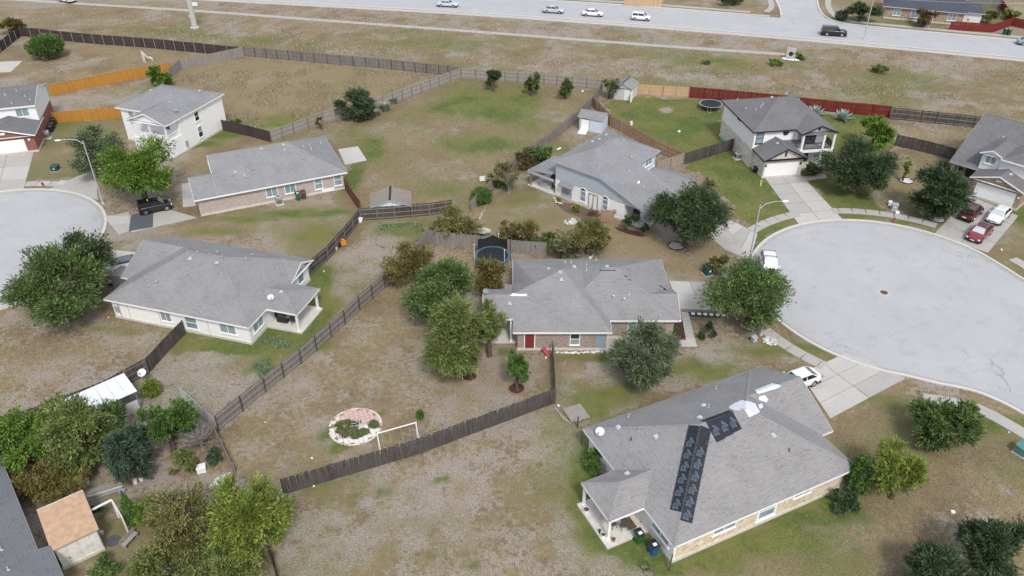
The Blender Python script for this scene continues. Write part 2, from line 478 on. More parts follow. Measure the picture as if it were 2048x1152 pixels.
m_glass('glass_teal', (0.26, 0.37, 0.385), 0.1)
m_glass('glass_blue', (0.30, 0.37, 0.42), 0.1)
m_glass('glass_dark', (0.03, 0.035, 0.04), 0.05)
m_glass('car_glass', (0.02, 0.024, 0.028), 0.04)
m_wood('fence_grey', (0.31, 0.285, 0.26), (0.26, 0.24, 0.22), (0.19, 0.172, 0.158))
m_wood('fence_light', (0.38, 0.345, 0.31), (0.33, 0.30, 0.27), (0.255, 0.23, 0.205))
m_wood('fence_dark', (0.072, 0.062, 0.058), (0.118, 0.104, 0.097), (0.036, 0.031, 0.03))
m_wood('fence_mid', (0.185, 0.165, 0.152), (0.245, 0.224, 0.207), (0.115, 0.102, 0.094))
m_wood('fence_stain', (0.060, 0.047, 0.048), (0.085, 0.066, 0.064), (0.04, 0.032, 0.033))
m_wood('fence_cedar', (0.43, 0.29, 0.19), (0.35, 0.235, 0.16), (0.27, 0.185, 0.13))
m_wood('fence_newpine', (0.60, 0.43, 0.27), (0.52, 0.36, 0.22), (0.42, 0.28, 0.17))
m_wood('fence_orange', (0.50, 0.25, 0.05), (0.44, 0.21, 0.04), (0.36, 0.16, 0.03))
m_wood('fence_red', (0.20, 0.035, 0.028), (0.17, 0.03, 0.025), (0.13, 0.022, 0.02))
m_wood('fence_rail', (0.33, 0.29, 0.25), (0.27, 0.235, 0.20), (0.19, 0.165, 0.14))
m_wood('fence_white', (0.66, 0.66, 0.66), (0.58, 0.58, 0.58), (0.46, 0.45, 0.43))
m_wood('deck_red', (0.16, 0.05, 0.04), (0.20, 0.075, 0.06), (0.1, 0.035, 0.03))
m_concrete('road', (0.445, 0.445, 0.453), (0.315, 0.318, 0.325), 0.16, True, 0.7)
m_concrete('concrete', (0.50, 0.48, 0.45), (0.42, 0.40, 0.37), 0.35, False, 0.4)
m_concrete('concrete_old', (0.43, 0.41, 0.38), (0.34, 0.32, 0.29), 0.5, False, 0.6)
m_concrete('kerb', (0.60, 0.58, 0.55), (0.44, 0.42, 0.4), 0.5, False, 0.5)
m_concrete('asphalt', (0.10, 0.11, 0.125), (0.13, 0.14, 0.155), 0.5, False, 0.5)

# leaves, grass: colour from the mesh
m, nt, bs = newmat('foliage')
a_ = N(nt, 'ShaderNodeVertexColor'); a_.layer_name = 'Col'
nt.links.new(a_.outputs[0], bs.inputs['Base Color'])
bs.inputs['Roughness'].default_value = 0.6; bs.inputs['Specular IOR Level'].default_value = 0.25
tr = N(nt, 'ShaderNodeBsdfTranslucent'); nt.links.new(a_.outputs[0], tr.inputs[0])
ms = N(nt, 'ShaderNodeMixShader', i_0=0.18); nt.links.new(bs.outputs[0], ms.inputs[1]); nt.links.new(tr.outputs[0], ms.inputs[2])
nt.links.new(ms.outputs[0], nt.nodes['Material Output'].inputs[0])

# ground: attribute holds the kind of cover (r green, g bare, b tall gold), noise does the rest
m, nt, bs = newmat('ground')
a_ = N(nt, 'ShaderNodeVertexColor'); a_.layer_name = 'Col'
sp = N(nt, 'ShaderNodeSeparateColor'); nt.links.new(a_.outputs[0], sp.inputs[0])
g = N(nt, 'ShaderNodeNewGeometry'); pos = g.outputs['Position']
n1 = noise(nt, pos, 0.55, 6, 0.68)
n2 = noise(nt, pos, 1.9, 5, 0.7)
n3 = noise(nt, pos, 7.5, 4, 0.75)
def thr(w, n, k=2.6):
    # soft threshold: cover weight against noise
    s = N(nt, 'ShaderNodeMath', operation='ADD'); nt.links.new(w, s.inputs[0]); nt.links.new(n, s.inputs[1])
    s2 = N(nt, 'ShaderNodeMath', operation='SUBTRACT', i_1=1.0); nt.links.new(s.outputs[0], s2.inputs[0])
    s3 = N(nt, 'ShaderNodeMath', operation='MULTIPLY_ADD', i_1=k, i_2=0.5); s3.use_clamp = True; nt.links.new(s2.outputs[0], s3.inputs[0])
    return s3.outputs[0]
n0 = noise(nt, pos, 0.16, 5, 0.62)
straw = ramp(nt, n2, [(0.28, (0.170, 0.130, 0.076)), (0.5, (0.255, 0.20, 0.12)), (0.72, (0.345, 0.28, 0.178))])
straw = mix(nt, ramp(nt, n0, [(0.42, 0.0), (0.62, 0.75)]), straw, ramp(nt, n3, [(0.3, (0.120, 0.085, 0.054)), (0.7, (0.205, 0.152, 0.10))]))
bare = ramp(nt, n3, [(0.25, (0.16, 0.13, 0.104)), (0.5, (0.295, 0.255, 0.213)), (0.75, (0.45, 0.405, 0.36))])
gold = ramp(nt, n3, [(0.3, (0.175, 0.132, 0.074)), (0.7, (0.31, 0.25, 0.15))])
green = ramp(nt, n2, [(0.3, (0.070, 0.100, 0.028)), (0.55, (0.110, 0.142, 0.043)), (0.75, (0.175, 0.190, 0.072))])
green = mix(nt, ramp(nt, n0, [(0.40, 0.0), (0.58, 0.75)]), green, (0.185, 0.175, 0.062))
col = mix(nt, thr(sp.outputs[1], n2, 6.5), straw, bare)
col = mix(nt, thr(sp.outputs[2], n1, 2.5), col, gold)
nb = N(nt, 'ShaderNodeMath', operation='MULTIPLY_ADD', i_1=0.35); nt.links.new(n1, nb.inputs[0])
nb2 = N(nt, 'ShaderNodeMath', operation='MULTIPLY', i_1=0.65); nt.links.new(n2, nb2.inputs[0]); nt.links.new(nb2.outputs[0], nb.inputs[2])
col = mix(nt, thr(sp.outputs[0], nb.outputs[0], 3.6), col, green)
col = mix(nt, 0.32, col, ramp(nt, n3, [(0.25, 0.18), (0.75, 0.82)]), 'OVERLAY')
nt.links.new(col, bs.inputs['Base Color'])
bs.inputs['Roughness'].default_value = 1.0; bs.inputs['Specular IOR Level'].default_value = 0.1
bump(nt, bs, n3, 0.5, 0.05)
# ------------------------------------------------------------------ ground
def W2(px): return [(at(*p)[0], at(*p)[1]) for p in px]
def inside(X, Y, poly):
    r = np.zeros(X.shape, dtype=bool)
    n = len(poly)
    for i in range(n):
        x0, y0 = poly[i]; x1, y1 = poly[(i + 1) % n]
        if y0 == y1: continue
        c = ((y0 > Y) != (y1 > Y)) & (X < (x1 - x0) * (Y - y0) / (y1 - y0) + x0)
        r ^= c
    return r
# yards: outline in the picture, (green, bare, gold)
YARDS = [
 # field between the back fences and the road
 ([(-900, 20), (0, 60), (42, 66), (470, 104), (910, 140), (1200, 180), (1280, 185), (1780, 232), (2048, 262), (2900, 330), (2900, 60), (1530, 30), (700, -60), (-900, -120)], (0.39, 0.46, 0.36)),
 # strip between trickle channel and road
 ([(-300, -10), (150, 8), (620, 42), (1010, 70), (1570, 112), (2048, 150), (2048, 118), (1530, 70), (1020, 30), (520, 0)], (0.30, 0.55, 0.36)),
 ([(345, 160), (365, 138), (490, 114), (880, 150), (545, 284), (445, 260)], (0.30, 0.42, 0.62)),                      # empty lot of tall gold grass
 ([(670, 262), (790, 215), (925, 158), (1200, 184), (1110, 276), (940, 425), (830, 425), (735, 400), (700, 330)], (0.41, 0.34, 0.46)),   # big yard
 ([(50, 75), (430, 110), (345, 150), (295, 156), (105, 190), (0, 170), (0, 115)], (0.30, 0.40, 0.36)),
 ([(105, 195), (300, 156), (340, 160), (330, 175), (240, 215), (107, 222)], (0.34, 0.48, 0.32)),
 ([(107, 246), (240, 237), (250, 260), (190, 355), (50, 360), (70, 300)], (0.46, 0.34, 0.36)),
 ([(1213, 205), (1275, 195), (1378, 197), (1448, 203), (1440, 275), (1462, 298), (1367, 327), (1222, 252)], (0.80, 0.22, 0.15)),    # green back yard
 ([(1590, 222), (1780, 236), (1795, 290), (1700, 330), (1660, 300)], (0.72, 0.25, 0.2)),
 ([(1780, 240), (1960, 260), (1905, 320), (1792, 290)], (0.26, 0.45, 0.35)),
 ([(1372, 332), (1465, 300), (1530, 356), (1592, 440), (1520, 478), (1450, 400), (1400, 360)], (0.78, 0.25, 0.15)),
 ([(1375, 335), (1405, 350), (1440, 385), (1520, 470), (1480, 470), (1430, 420), (1370, 372)], (0.22, 0.46, 0.42)),
 ([(1608, 352), (1690, 345), (1770, 420), (1690, 428)], (0.76, 0.25, 0.15)),
 ([(1765, 415), (1700, 330), (1905, 320), (1900, 440), (1870, 462)], (0.38, 0.36, 0.40)),
 ([(2048, 400), (1985, 500), (2060, 560), (2200, 560), (2200, 380)], (0.34, 0.40, 0.34)),
 ([(400, 436), (690, 380), (720, 440), (620, 550), (480, 500), (255, 470)], (0.36, 0.48, 0.42)),
 ([(730, 445), (900, 430), (860, 490), (790, 560), (630, 660), (440, 855), (295, 750), (370, 668), (505, 695), (600, 660), (625, 550)], (0.36, 0.56, 0.26)),
 ([(0, 640), (220, 620), (370, 665), (296, 748), (0, 860)], (0.26, 0.44, 0.34)),
 ([(440, 865), (795, 558), (860, 492), (1100, 515), (1015, 610), (1040, 715), (1105, 710), (1112, 806), (570, 990), (468, 950)], (0.28, 0.50, 0.40)),
 ([(565, 992), (1112, 808), (1170, 850), (1200, 950), (1300, 1060), (1350, 1140), (1340, 1300), (540, 1300)], (0.37, 0.50, 0.30)),
 ([(1112, 808), (1108, 712), (1230, 705), (1440, 680), (1530, 690), (1640, 730), (1520, 735), (1175, 850)], (0.30, 0.56, 0.30)),
 ([(1350, 1140), (1690, 980), (1665, 840), (1810, 790), (2048, 850), (2500, 1000), (2500, 1400), (1340, 1400)], (0.40, 0.28, 0.36)),
 ([(960, 420), (1060, 385), (1110, 400), (1250, 450), (1215, 500), (1090, 512), (950, 492)], (0.36, 0.42, 0.46)),
 ([(1180, 520), (1250, 450), (1300, 480), (1440, 500), (1460, 540), (1400, 562), (1340, 560), (1325, 520)], (0.22, 0.38, 0.60)),
 ([(0, 850), (200, 790), (300, 752), (430, 860), (470, 950), (555, 1152), (0, 1152)], (0.34, 0.52, 0.2)),
 ([(1640, 20), (1780, 30), (1900, 62), (1900, 75), (1720, 55), (1660, 35)], (0.46, 0.36, 0.3)),
 ([(1900, 50), (1990, 55), (2000, 10), (1930, 10)], (0.62, 0.3, 0.2)),
]
YARDS = [(W2(p), c) for p, c in YARDS]
# (px, py, radius x m, radius y m, channel, amount)
BLOBS = [
 (600, 690, 3, 1.2, 0, .55), (440, 690, 5.5, .9, 0, .8), (520, 690, 3.0, 1.4, 0, .75), (600, 665, 2.4, 1.4, 0, .75), (632, 620, 1.6, 3.0, 0, .75), (640, 560, 1.6, 2.5, 0, .6), (560, 675, 3.5, 1.2, 0, .6), (380, 668, 2, .7, 0, .6),
 (545, 690, 2.0, 1.0, 0, .4), (530, 735, 1.2, 1.2, 0, .35), (800, 460, 5, 3, 0, .3), (640, 470, 2.5, 1.8, 0, .35), (420, 465, 4, 1.0, 0, .25), (640, 425, 9, .9, 0, .35), (470, 440, 5, .9, 0, .35), (430, 260, 5, 3, 0, .55), (390, 290, 3.2, 1.0, 0, .8), (440, 268, 3.0, .9, 0, .8),
 (570, 240, 5, 2.2, 0, .55), (735, 300, 2.2, 3.2, 0, .5), (705, 360, 1.2, 4.0, 0, .55), (960, 215, 9, 4, 0, .42), (1000, 200, 6, 3, 0, .25), (1000, 290, 8, 3, 0, .28), (880, 380, 7, 2.5, 0, .2), (900, 330, 8, 3, 1, .18), (1080, 230, 5, 3, 1, .22), (740, 260, 6, 3, 1, .22),
 (1150, 330, 2, 2.5, 0, .5), (1130, 300, 2.5, 3, 0, .25), (1060, 400, 3.5, 1.5, 0, .25), (1115, 345, 2, 2.2, 0, .6),
 (1330, 220, 1.5, 1.2, 1, .7), (1330, 220, 1.5, 1.2, 0, -.75), (1240, 205, 3, 2, 0, -.1),
 (1420, 740, 5, 1.5, 0, .5), (1560, 700, 6, 1.3, 0, .45), (1350, 580, 1.8, 1.0, 0, .4), (1370, 555, 2.5, 1.0, 0, .4), (1250, 790, 3.0, 1.2, 0, .35), (1180, 820, 2.5, 1.5, 0, .45), (1165, 715, 2.5, .6, 0, .7), (1300, 775, 3, 1.2, 1, .25),
 (1180, 990, 1.2, 3.0, 0, .75), (1230, 1090, 2.2, 1.0, 0, .7), (1290, 1110, 1.5, .9, 0, .55), (1340, 1140, 1, .6, 0, .5), (1290, 1060, 1.5, .8, 0, .8), (1190, 930, 1.2, 2.2, 0, .6), (1480, 1080, 5.0, 0.9, 0, .75), (1580, 1030, 4.5, 0.9, 0, .75), (1400, 1120, 3.0, .8, 0, .65), (1650, 1000, 2.5, .8, 0, .5),
 (880, 960, .7, .35, 0, .42), (715, 985, .4, .5, 0, .36), (775, 985, .4, .6, 0, .34), (705, 1020, .5, .35, 0, .34), (860, 1115, .5, .35, 0, .32), (940, 1130, .6, .4, 0, .3), (1100, 950, 3.0, 3, 0, .16), (1120, 870, 2, 1.5, 0, .2), (650, 870, .8, .8, 0, .4), (770, 835, .6, .7, 0, .45), (690, 895, 1.1, .6, 0, .5), (1000, 640, 2, 2, 0, .25),
 (950, 1000, 6, 4, 1, .12), (880, 1090, 5, 3, 1, .14), (720, 1080, 4, 3, 1, .12), (1010, 730, 3.5, 2.5, 1, .15), (930, 740, 4.0, 2.2, 0, -.2), (830, 640, 2.5, 2.5, 1, .15),
 (1900, 960, 4, 2.5, 0, -.1), (1860, 1040, 8, 3, 1, .1), (1700, 1100, 8, 3, 1, .12), (1740, 800, 4, 1, 0, .35), (1990, 850, 6, 1.0, 0, .35), (1540, 490, 1.8, .8, 0, .8), (1560, 460, 2.4, 1.2, 0, .3), (1720, 430, 5, .7, 0, .5), (1800, 445, 3.0, .6, 0, .45),
 (2040, 430, 3, 2, 0, .45), (200, 270, 3, 3, 0, .2), (90, 250, 3, 2, 0, .2), (260, 235, 4, .7, 0, .35),
 (150, 700, 7, 2, 2, .18), (250, 660, 5, 1, 0, .3), (120, 640, 4, 1.2, 1, .35), (60, 740, 6, 3, 0, .08), (330, 800, 4, 2, 1, .2),
 (900, 600, 4.5, 3, 0, .1), (840, 575, 3.0, 2.0, 1, .1), (1000, 830, 3, 1.2, 1, .2), (1300, 535, 6, 1.2, 1, -.2), (960, 660, 2.5, 1.5, 1, -.3),
 (1100, 640, 3, 2, 0, .2), (1010, 710, 1.5, .8, 0, .5),
]
BLOBS = [(at(x, y)[0], at(x, y)[1], rx, ry, ch, a) for x, y, rx, ry, ch, a in BLOBS]
PAVED = []
def cover(X, Y):
    jx = X + (fbm(X, Y, 2.2, 1, 3) - .5) * 2.2
    jy = Y + (fbm(X, Y, 2.2, 11, 3) - .5) * 2.2
    w = np.zeros(X.shape + (3,)); w[..., 0] = .36; w[..., 1] = .45; w[..., 2] = .3
    for poly, c in YARDS:
        w[inside(jx, jy, poly)] = c
    for bx, by, rx, ry, ch, a in BLOBS:
        w[..., ch] += a * np.exp(-(((jx - bx) / rx) ** 2 + ((jy - by) / ry) ** 2))
    # mowing and drainage streaks along the field
    s = (Y + .257 * X)
    fieldw = np.clip((Y - 128 + .25 * (X - 17) ) / 8, 0, 1)
    w[..., 0] += fieldw * .34 * (vnoise(X * .08, s, 5.0, 31) - .5)
    w[..., 2] += fieldw * .34 * (vnoise(X * .12, s, 6.0, 41) - .5)
    w[..., 1] += .62 * (fbm(X, Y, 5.0, 21, 4) - .5) + .25 * (vnoise(X, Y, 1.3, 61) - .5)
    w[..., 0] += .46 * (fbm(X, Y, 8.0, 51, 4) - .5)
    w[..., 2] += .34 * (fbm(X, Y, 4.0, 71, 3) - .5)
    return np.clip(w, 0, 1)

def axis(segs):
    a = []
    for x0, x1, st in segs: a += list(np.arange(x0, x1, st))
    return np.array(a + [segs[-1][1]])
gx = axis([(-900, -200, 70), (-200, -90, 5), (-90, -45, .7), (-45, 45, .45), (45, 90, .7), (90, 200, 5), (200, 900, 70)])
gy = axis([(-300, 20, 40), (20, 32, 2), (32, 100, .45), (100, 135, .6), (135, 200, .9), (200, 300, 8), (300, 1300, 100)])
XX, YY = np.meshgrid(gx, gy)
wt = cover(XX, YY)
nx, ny = len(gx), len(gy)
me = bpy.data.meshes.new('ground')
idx = np.arange(nx * ny).reshape(ny, nx)
q = np.stack([idx[:-1, :-1], idx[:-1, 1:], idx[1:, 1:], idx[1:, :-1]], -1).reshape(-1, 4)
me.vertices.add(nx * ny); me.loops.add(4 * len(q)); me.polygons.add(len(q))
me.vertices.foreach_set('co', np.stack([XX, YY, np.zeros_like(XX)], -1).astype(np.float32).ravel())
me.loops.foreach_set('vertex_index', q.astype(np.int32).ravel())
me.polygons.foreach_set('loop_start', np.arange(0, 4 * len(q), 4, dtype=np.int32))
ca = me.color_attributes.new('Col', 'FLOAT_COLOR', 'POINT')
cc = np.ones((nx * ny, 4), dtype=np.float32); cc[:, :3] = wt.reshape(-1, 3)
ca.data.foreach_set('color', cc.ravel())
me.update(calc_edges=True)
me.materials.append(M['ground'])
ground = bpy.data.objects.new('ground', me); COL.objects.link(ground)
tag(ground, 'dry patchy grass and bare soil over all the yards', 'ground', kind='structure')

# ------------------------------------------------------------------ streets, kerbs, pavements
def sheet(name, poly, z, mat, label, parent=None):
    if mat in ('road', 'asphalt'): PAVED.append(list(poly))
    b = MB(); b.add([(p[0], p[1], z) for p in poly], [tuple(range(len(poly)))])
    o = b.build(name, mat, parent)
    if o.data.polygons[0].normal.z < 0: o.data.flip_normals()
    if not parent: tag(o, label, kind='structure')
    return o
def dens(pts, step=0.8):
    out = []
    for a, b in zip(pts[:-1], pts[1:]):
        n = max(1, int((Vector(b) - Vector(a)).length / step))
        out += [(a[0] + (b[0] - a[0]) * i / n, a[1] + (b[1] - a[1]) * i / n) for i in range(n)]
    return out + [pts[-1]]
def smooth_line(pts, it=2):
    for _ in range(it):
        o = [pts[0]]
        for a, b in zip(pts[:-1], pts[1:]):
            o += [(.75 * a[0] + .25 * b[0], .75 * a[1] + .25 * b[1]), (.25 * a[0] + .75 * b[0], .25 * a[1] + .75 * b[1])]
        pts = o + [pts[-1]]
    return pts
def offset_line(pts, d):
    out = []
    for i, p in enumerate(pts):
        a = Vector(pts[max(0, i - 1)]); b = Vector(pts[min(len(pts) - 1, i + 1)])
        t = (b - a).normalized()
        out.append((p[0] - t[1] * d, p[1] + t[0] * d))
    return out
def ribbon(b, l0, l1, z0, z1):
    """solid strip between two lines"""
    n = len(l0)
    for i in range(n - 1):
        p = [l0[i], l0[i + 1], l1[i + 1], l1[i]]
        b.add([(x, y, z1) for x, y in p], [(0, 1, 2, 3)])
    for ln in (l0, l1):
        for i in range(n - 1):
            b.add([(ln[i][0], ln[i][1], z0), (ln[i + 1][0], ln[i + 1][1], z0), (ln[i + 1][0], ln[i + 1][1], z1), (ln[i][0], ln[i][1], z1)], [(0, 1, 2, 3)])
    return b
def fix_normals(o):
    bm = bmesh.new(); bm.from_mesh(o.data); bmesh.ops.remove_doubles(bm, verts=bm.verts, dist=1e-4)
    bmesh.ops.recalc_face_normals(bm, faces=bm.faces); bm.to_mesh(o.data); bm.free(); return o
def kerb(line, name='kerb', label='pale concrete kerb', parent=None, w=.32, h=.12):
    b = MB(); ribbon(b, line, offset_line(line, w), -.05, h)
    o = fix_normals(b.build(name, 'kerb', parent))
    for p in o.data.polygons:
        pass
    if not parent: tag(o, label, kind='structure')
    return o
def pavement(line, w, label, step=1.52, z=.09):
    """sidewalk of separate concrete slabs along a line (line is one edge)"""
    root = bpy.data.objects.new('sidewalk', None); COL.objects.link(root); tag(root, label, kind='structure')
    L = dens(line, .25); acc = 0; cur = [L[0]]; prev = L[0]
    segs = []
    for p in L[1:]:
        acc += (Vector(p) - Vector(prev)).length; prev = p; cur.append(p)
        if acc >= step: segs.append(cur); cur = [p]; acc = 0
    if len(cur) > 2: segs.append(cur)
    for s in segs:
        t = (Vector(s[-1]) - Vector(s[0])).normalized() * .012
        a = [Vector(s[0]) + t] + [Vector(x) for x in s[2:-2:3]] + [Vector(s[-1]) - t]
        nrm = Vector((-t[1], t[0])).normalized() * w
        bq = [x + nrm for x in a]
        PAVED.append([tuple(x) for x in a] + [tuple(x) for x in reversed(bq)])
        zz = z + random.uniform(-.006, .006)
        MB().prism([tuple(x) for x in a] + [tuple(x) for x in reversed(bq)], -.05, zz).build('slab', random.choice(['concrete_old', 'concrete', 'concrete_old']), root)
    return root

# right-hand turning circle
cpx = [(1528, 497), (1597, 447), (1684, 439), (1773, 450), (1866, 470), (1574, 652), (1682, 717), (1510, 560), (1960, 510)]
P = np.array(W2(cpx)); A_ = np.c_[2 * P, np.ones(len(P))]
s_ = np.linalg.lstsq(A_, (P ** 2).sum(1), rcond=None)[0]
CR = (s_[0], s_[1]); RR = math.sqrt(s_[2] + s_[0] ** 2 + s_[1] ** 2)
def arc(c, r, a0, a1, n=40): return [(c[0] + r * math.cos(a0 + (a1 - a0) * i / n), c[1] + r * math.sin(a0 + (a1 - a0) * i / n)) for i in range(n + 1)]
def ang(c, p): return math.atan2(p[1] - c[1], p[0] - c[0])
south = W2([(1812, 757), (1880, 766), (1945, 778), (2000, 800), (2048, 826), (2120, 868), (2300, 960)])
north = W2([(1960, 510), (2010, 538), (2060, 570), (2160, 625), (2500, 760)])
a_n = ang(CR, north[0]); a_s = ang(CR, south[0]) + 2 * math.pi
circ_r = arc(CR, RR, a_n, a_s, 60)
kerb_line_r = smooth_line(list(reversed(north[1:]))) + circ_r + smooth_line(south[1:])
sheet('road', kerb_line_r, .008, 'road', 'pale worn concrete street ending in the round turning circle')
kerb(kerb_line_r, label='pale kerb round the turning circle', w=-.32)
def gutter(line, label):
    b = MB(); ribbon(b, line, offset_line(line, .42), .0, .014); tag(fix_normals(b.build('gutter', 'gutter')), label, kind='structure')
m_concrete('gutter', (0.40, 0.39, 0.375), (0.22, 0.21, 0.195), 0.8, False, 0.8)
gutter(kerb_line_r, 'grey dirty gutter round the right turning circle')
# left-hand turning circle
CL, RL = (-64.8, 83.0), 14.0
circ_l = arc(CL, RL, math.radians(-100), math.radians(190), 60)
sheet('road', circ_l + [(-120, 75), (-120, 55), (-75, 62)], .008, 'road', 'pale concrete turning circle cut by the left edge')
kerb(arc(CL, RL, math.radians(-70), math.radians(120), 50), label='kerb round the turning circle on the left', w=-.32)
gutter(arc(CL, RL, math.radians(-70), math.radians(120), 50), 'grey gutter round the left turning circle')
# far road
far_near = smooth_line(W2([(-700, -62), (520, 1), (1020, 29), (1530, 68), (2048, 116), (2900, 200)]))
far_far = smooth_line(W2([(-700, -92), (520, -24), (1020, -3), (1250, 10), (1500, 30), (1560, 36)])) + W2([(1562, 26), (1545, -10), (1538, -30), (1650, -30), (1632, -5), (1636, 20), (1650, 36), (1680, 46)]) + smooth_line(W2([(1720, 52), (2048, 82), (2900, 160)]))
sheet('road', far_near + list(reversed(far_far)), .008, 'road', 'wide pale concrete road along the top with a side street')
b = MB(); ribbon(b, far_near, offset_line(far_near, -.35), -.05, .12)
tag(fix_normals(b.build('kerb', 'kerb')), 'kerb on the near side of the far road', kind='structure')
wl_ = offset_line(far_near, -.9)
b = MB(); ribbon(b, wl_, offset_line(wl_, -1.5), -.05, .09)
tag(fix_normals(b.build('sidewalk', 'concrete')), 'long pale sidewalk on the near side of the far road', kind='structure')
for seg, lab in ((W2([(-700, -92), (520, -24), (1020, -3), (1250, 10), (1500, 30), (1540, 33)]), 'kerb across the far road left of the side street'),
                 (W2([(1545, -10), (1560, 20), (1560, 32)]), 'short kerb on the left of the side street'),
                 (W2([(1632, -5), (1636, 20), (1650, 36), (1680, 46), (1720, 52), (2048, 82), (2900, 160)]), 'kerb across the far road in front of the red fence')):
    l = smooth_line(seg); b = MB(); ribbon(b, l, offset_line(l, .35), -.05, .12)
    tag(fix_normals(b.build('kerb', 'kerb')), lab, kind='structure')
fs = offset_line(smooth_line(W2([(1665, 42), (1720, 52), (2048, 82), (2900, 160)])), 1.8)
b = MB(); ribbon(b, fs, offset_line(fs, 1.3), -.05, .09); tag(fix_normals(b.build('sidewalk', 'concrete_old')), 'sidewalk in front of the far red fence', kind='structure')
fs = offset_line(smooth_line(W2([(1000, -4), (1250, 10), (1500, 30)])), 1.6)
b = MB(); ribbon(b, fs, offset_line(fs, 1.3), -.05, .09); tag(fix_normals(b.build('sidewalk', 'concrete_old')), 'sidewalk across the far road', kind='structure')
for seg, w, lab in (([(1655, -12), (1648, 8), (1656, 26), (1672, 38)], 1.3, 'curved sidewalk right of the side street'), ([(1530, -10), (1540, 14), (1526, 24)], 1.3, 'curved sidewalk left of the side street')):
    l = smooth_line(W2(seg)); b = MB(); ribbon(b, l, offset_line(l, w), -.05, .09); tag(fix_normals(b.build('sidewalk', 'concrete_old')), lab, kind='structure')
# trickle channel
ch = smooth_line(W2([(-200, -14), (150, 9), (400, 24), (620, 41), (1010, 70), (1300, 93), (1570, 111)]))
b = MB(); ribbon(b, ch, offset_line(ch, 1.5), -.05, .03)
tag(fix_normals(b.build('drainage_channel', 'concrete_old')), 'narrow grey concrete drainage channel through the field', kind='structure')

# sidewalks round the circles (line is the street-side edge)
def ring_walk(c, r, p0, p1, w, label, rev=False):
    a0, a1 = ang(c, at(*p0)), ang(c, at(*p1))
    if a1 < a0: a1 += 2 * math.pi
    l = arc(c, r, a0, a1, 30)
    pavement(l, -w, label)
ring_walk(CR, RR + 2.1, (1668, 428), (1592, 436), 1.35, 'curved sidewalk between the two driveways beside the turning circle') if False else None
ring_walk(CR, RR + 1.9, (1862, 468), (1672, 432), 1.35, 'curved sidewalk in front of the tall dark tree and white boxes')
ring_walk(CR, RR + 1.9, (1596, 428), (1520, 470), 1.35, 'curved sidewalk by the street light pole')
ring_walk(CR, RR + 1.9, (1545, 655), (1655, 725), 1.35, 'sidewalk curving from the round tree to the driveway with the white car')
pavement(offset_line(dens(south, 1.0), -2.0)[1:], -1.35, 'sidewalk along the lawn at the lower right')
pavement(offset_line(dens(list(north), 1.0), 2.0)[2:], 1.35, 'sidewalk right of the red sedan')
ring_walk(CL, RL + 1.6, (180, 385), (120, 362), 1.35, 'short sidewalk below the leaning green tree')
ring_walk(CL, RL + 1.2, (118, 372), (45, 366), 1.35, 'short sidewalk behind the red hydrant on the left')
ring_walk(CL, RL + 1.6, (240, 445), (222, 432), 1.35, 'short sidewalk left of the black car')
ring_walk(CL, RL + 1.6, (0, 632), (215, 500), 1.35, 'sidewalk hidden under the big tree on the left')

# driveways: slabs as pieces
def drive(label, quad, nu, nv, mat='concrete', z=.05, splay=None):
    """quad: picture corners, far-left, far-right, near-right, near-left; split into nu x nv slabs"""
    root = bpy.data.objects.new('driveway', None); COL.objects.link(root); tag(root, label, kind='structure')
    q = [Vector(p) for p in W2(quad)]
    def pt(s, t): return (q[0] * (1 - s) + q[1] * s) * (1 - t) + (q[3] * (1 - s) + q[2] * s) * t
    e = .004; PAVED.append([tuple(p) for p in q])
    for i in range(nu):
        for j in range(nv):
            s0, s1, t0, t1 = i / nu + e, (i + 1) / nu - e, j / nv + e, (j + 1) / nv - e
            MB().prism([tuple(pt(s0, t0)), tuple(pt(s1, t0)), tuple(pt(s1, t1)), tuple(pt(s0, t1))], -.05, z + random.uniform(-.004, .004)).build('slab', mat if random.random() > .35 else ('concrete_old' if mat == 'concrete' else mat), root)
    return root
drive('long concrete driveway of the two-storey stone house', [(1527, 353), (1599, 347), (1686, 440), (1598, 450)], 2, 5)
drive('wide driveway under the two red cars and the white sedan', [(1940, 392), (2037, 432), (1976, 506), (1866, 470)], 2, 4, 'concrete_old')
drive('driveway with weeds in its joints behind the white car', [(1600, 748), (1690, 707), (1812, 757), (1660, 838)], 2, 3)
drive('pale driveway beside the brown brick house', [(1338, 562), (1420, 566), (1450, 623), (1358, 618)], 2, 2)
drive('path of pale concrete from driveway to front door', [(1362, 624), (1377, 626), (1394, 694), (1374, 693)], 1, 4, 'concrete')
drive('front path of pale concrete along the brown brick house', [(1320, 680), (1376, 681), (1392, 694), (1312, 693)], 4, 1, 'concrete')
drive('driveway of the blue-grey house beside the dark oak', [(1432, 428), (1460, 440), (1515, 468), (1500, 522)], 1, 4, 'concrete')
drive('driveway strip under the dark oak', [(1380, 440), (1432, 430), (1500, 520), (1450, 500)], 2, 3, 'concrete_old')
drive('driveway of the long brick house by the black car', [(300, 408), (396, 436), (262, 465), (262, 438)], 1, 1, 'concrete')
drive('driveway apron at the left turning circle', [(206, 432), (262, 430), (258, 463), (238, 470)], 1, 2)
sheet('asphalt_patch', W2([(263, 431), (307, 420), (306, 455), (258, 463)]), .062, 'asphalt', 'dark asphalt patch on the driveway under the black car')
drive('driveway of the red brick house at the left edge', [(-40, 316), (68, 305), (45, 388), (-60, 392)], 2, 3)
drive('driveway apron under the leaning green tree', [(150, 355), (190, 340), (196, 400), (100, 378)], 1, 1, 'concrete_old')
drive('driveway of the white brick house behind the tree', [(225, 500), (300, 508), (290, 545), (200, 560)], 1, 1)
drive('narrow path beside the garage of the long brick house', [(363, 368), (381, 365), (392, 412), (366, 415)], 1, 3)
drive('concrete patio slab behind the long brick house', [(676, 299), (716, 293), (734, 321), (690, 330)], 1, 1)
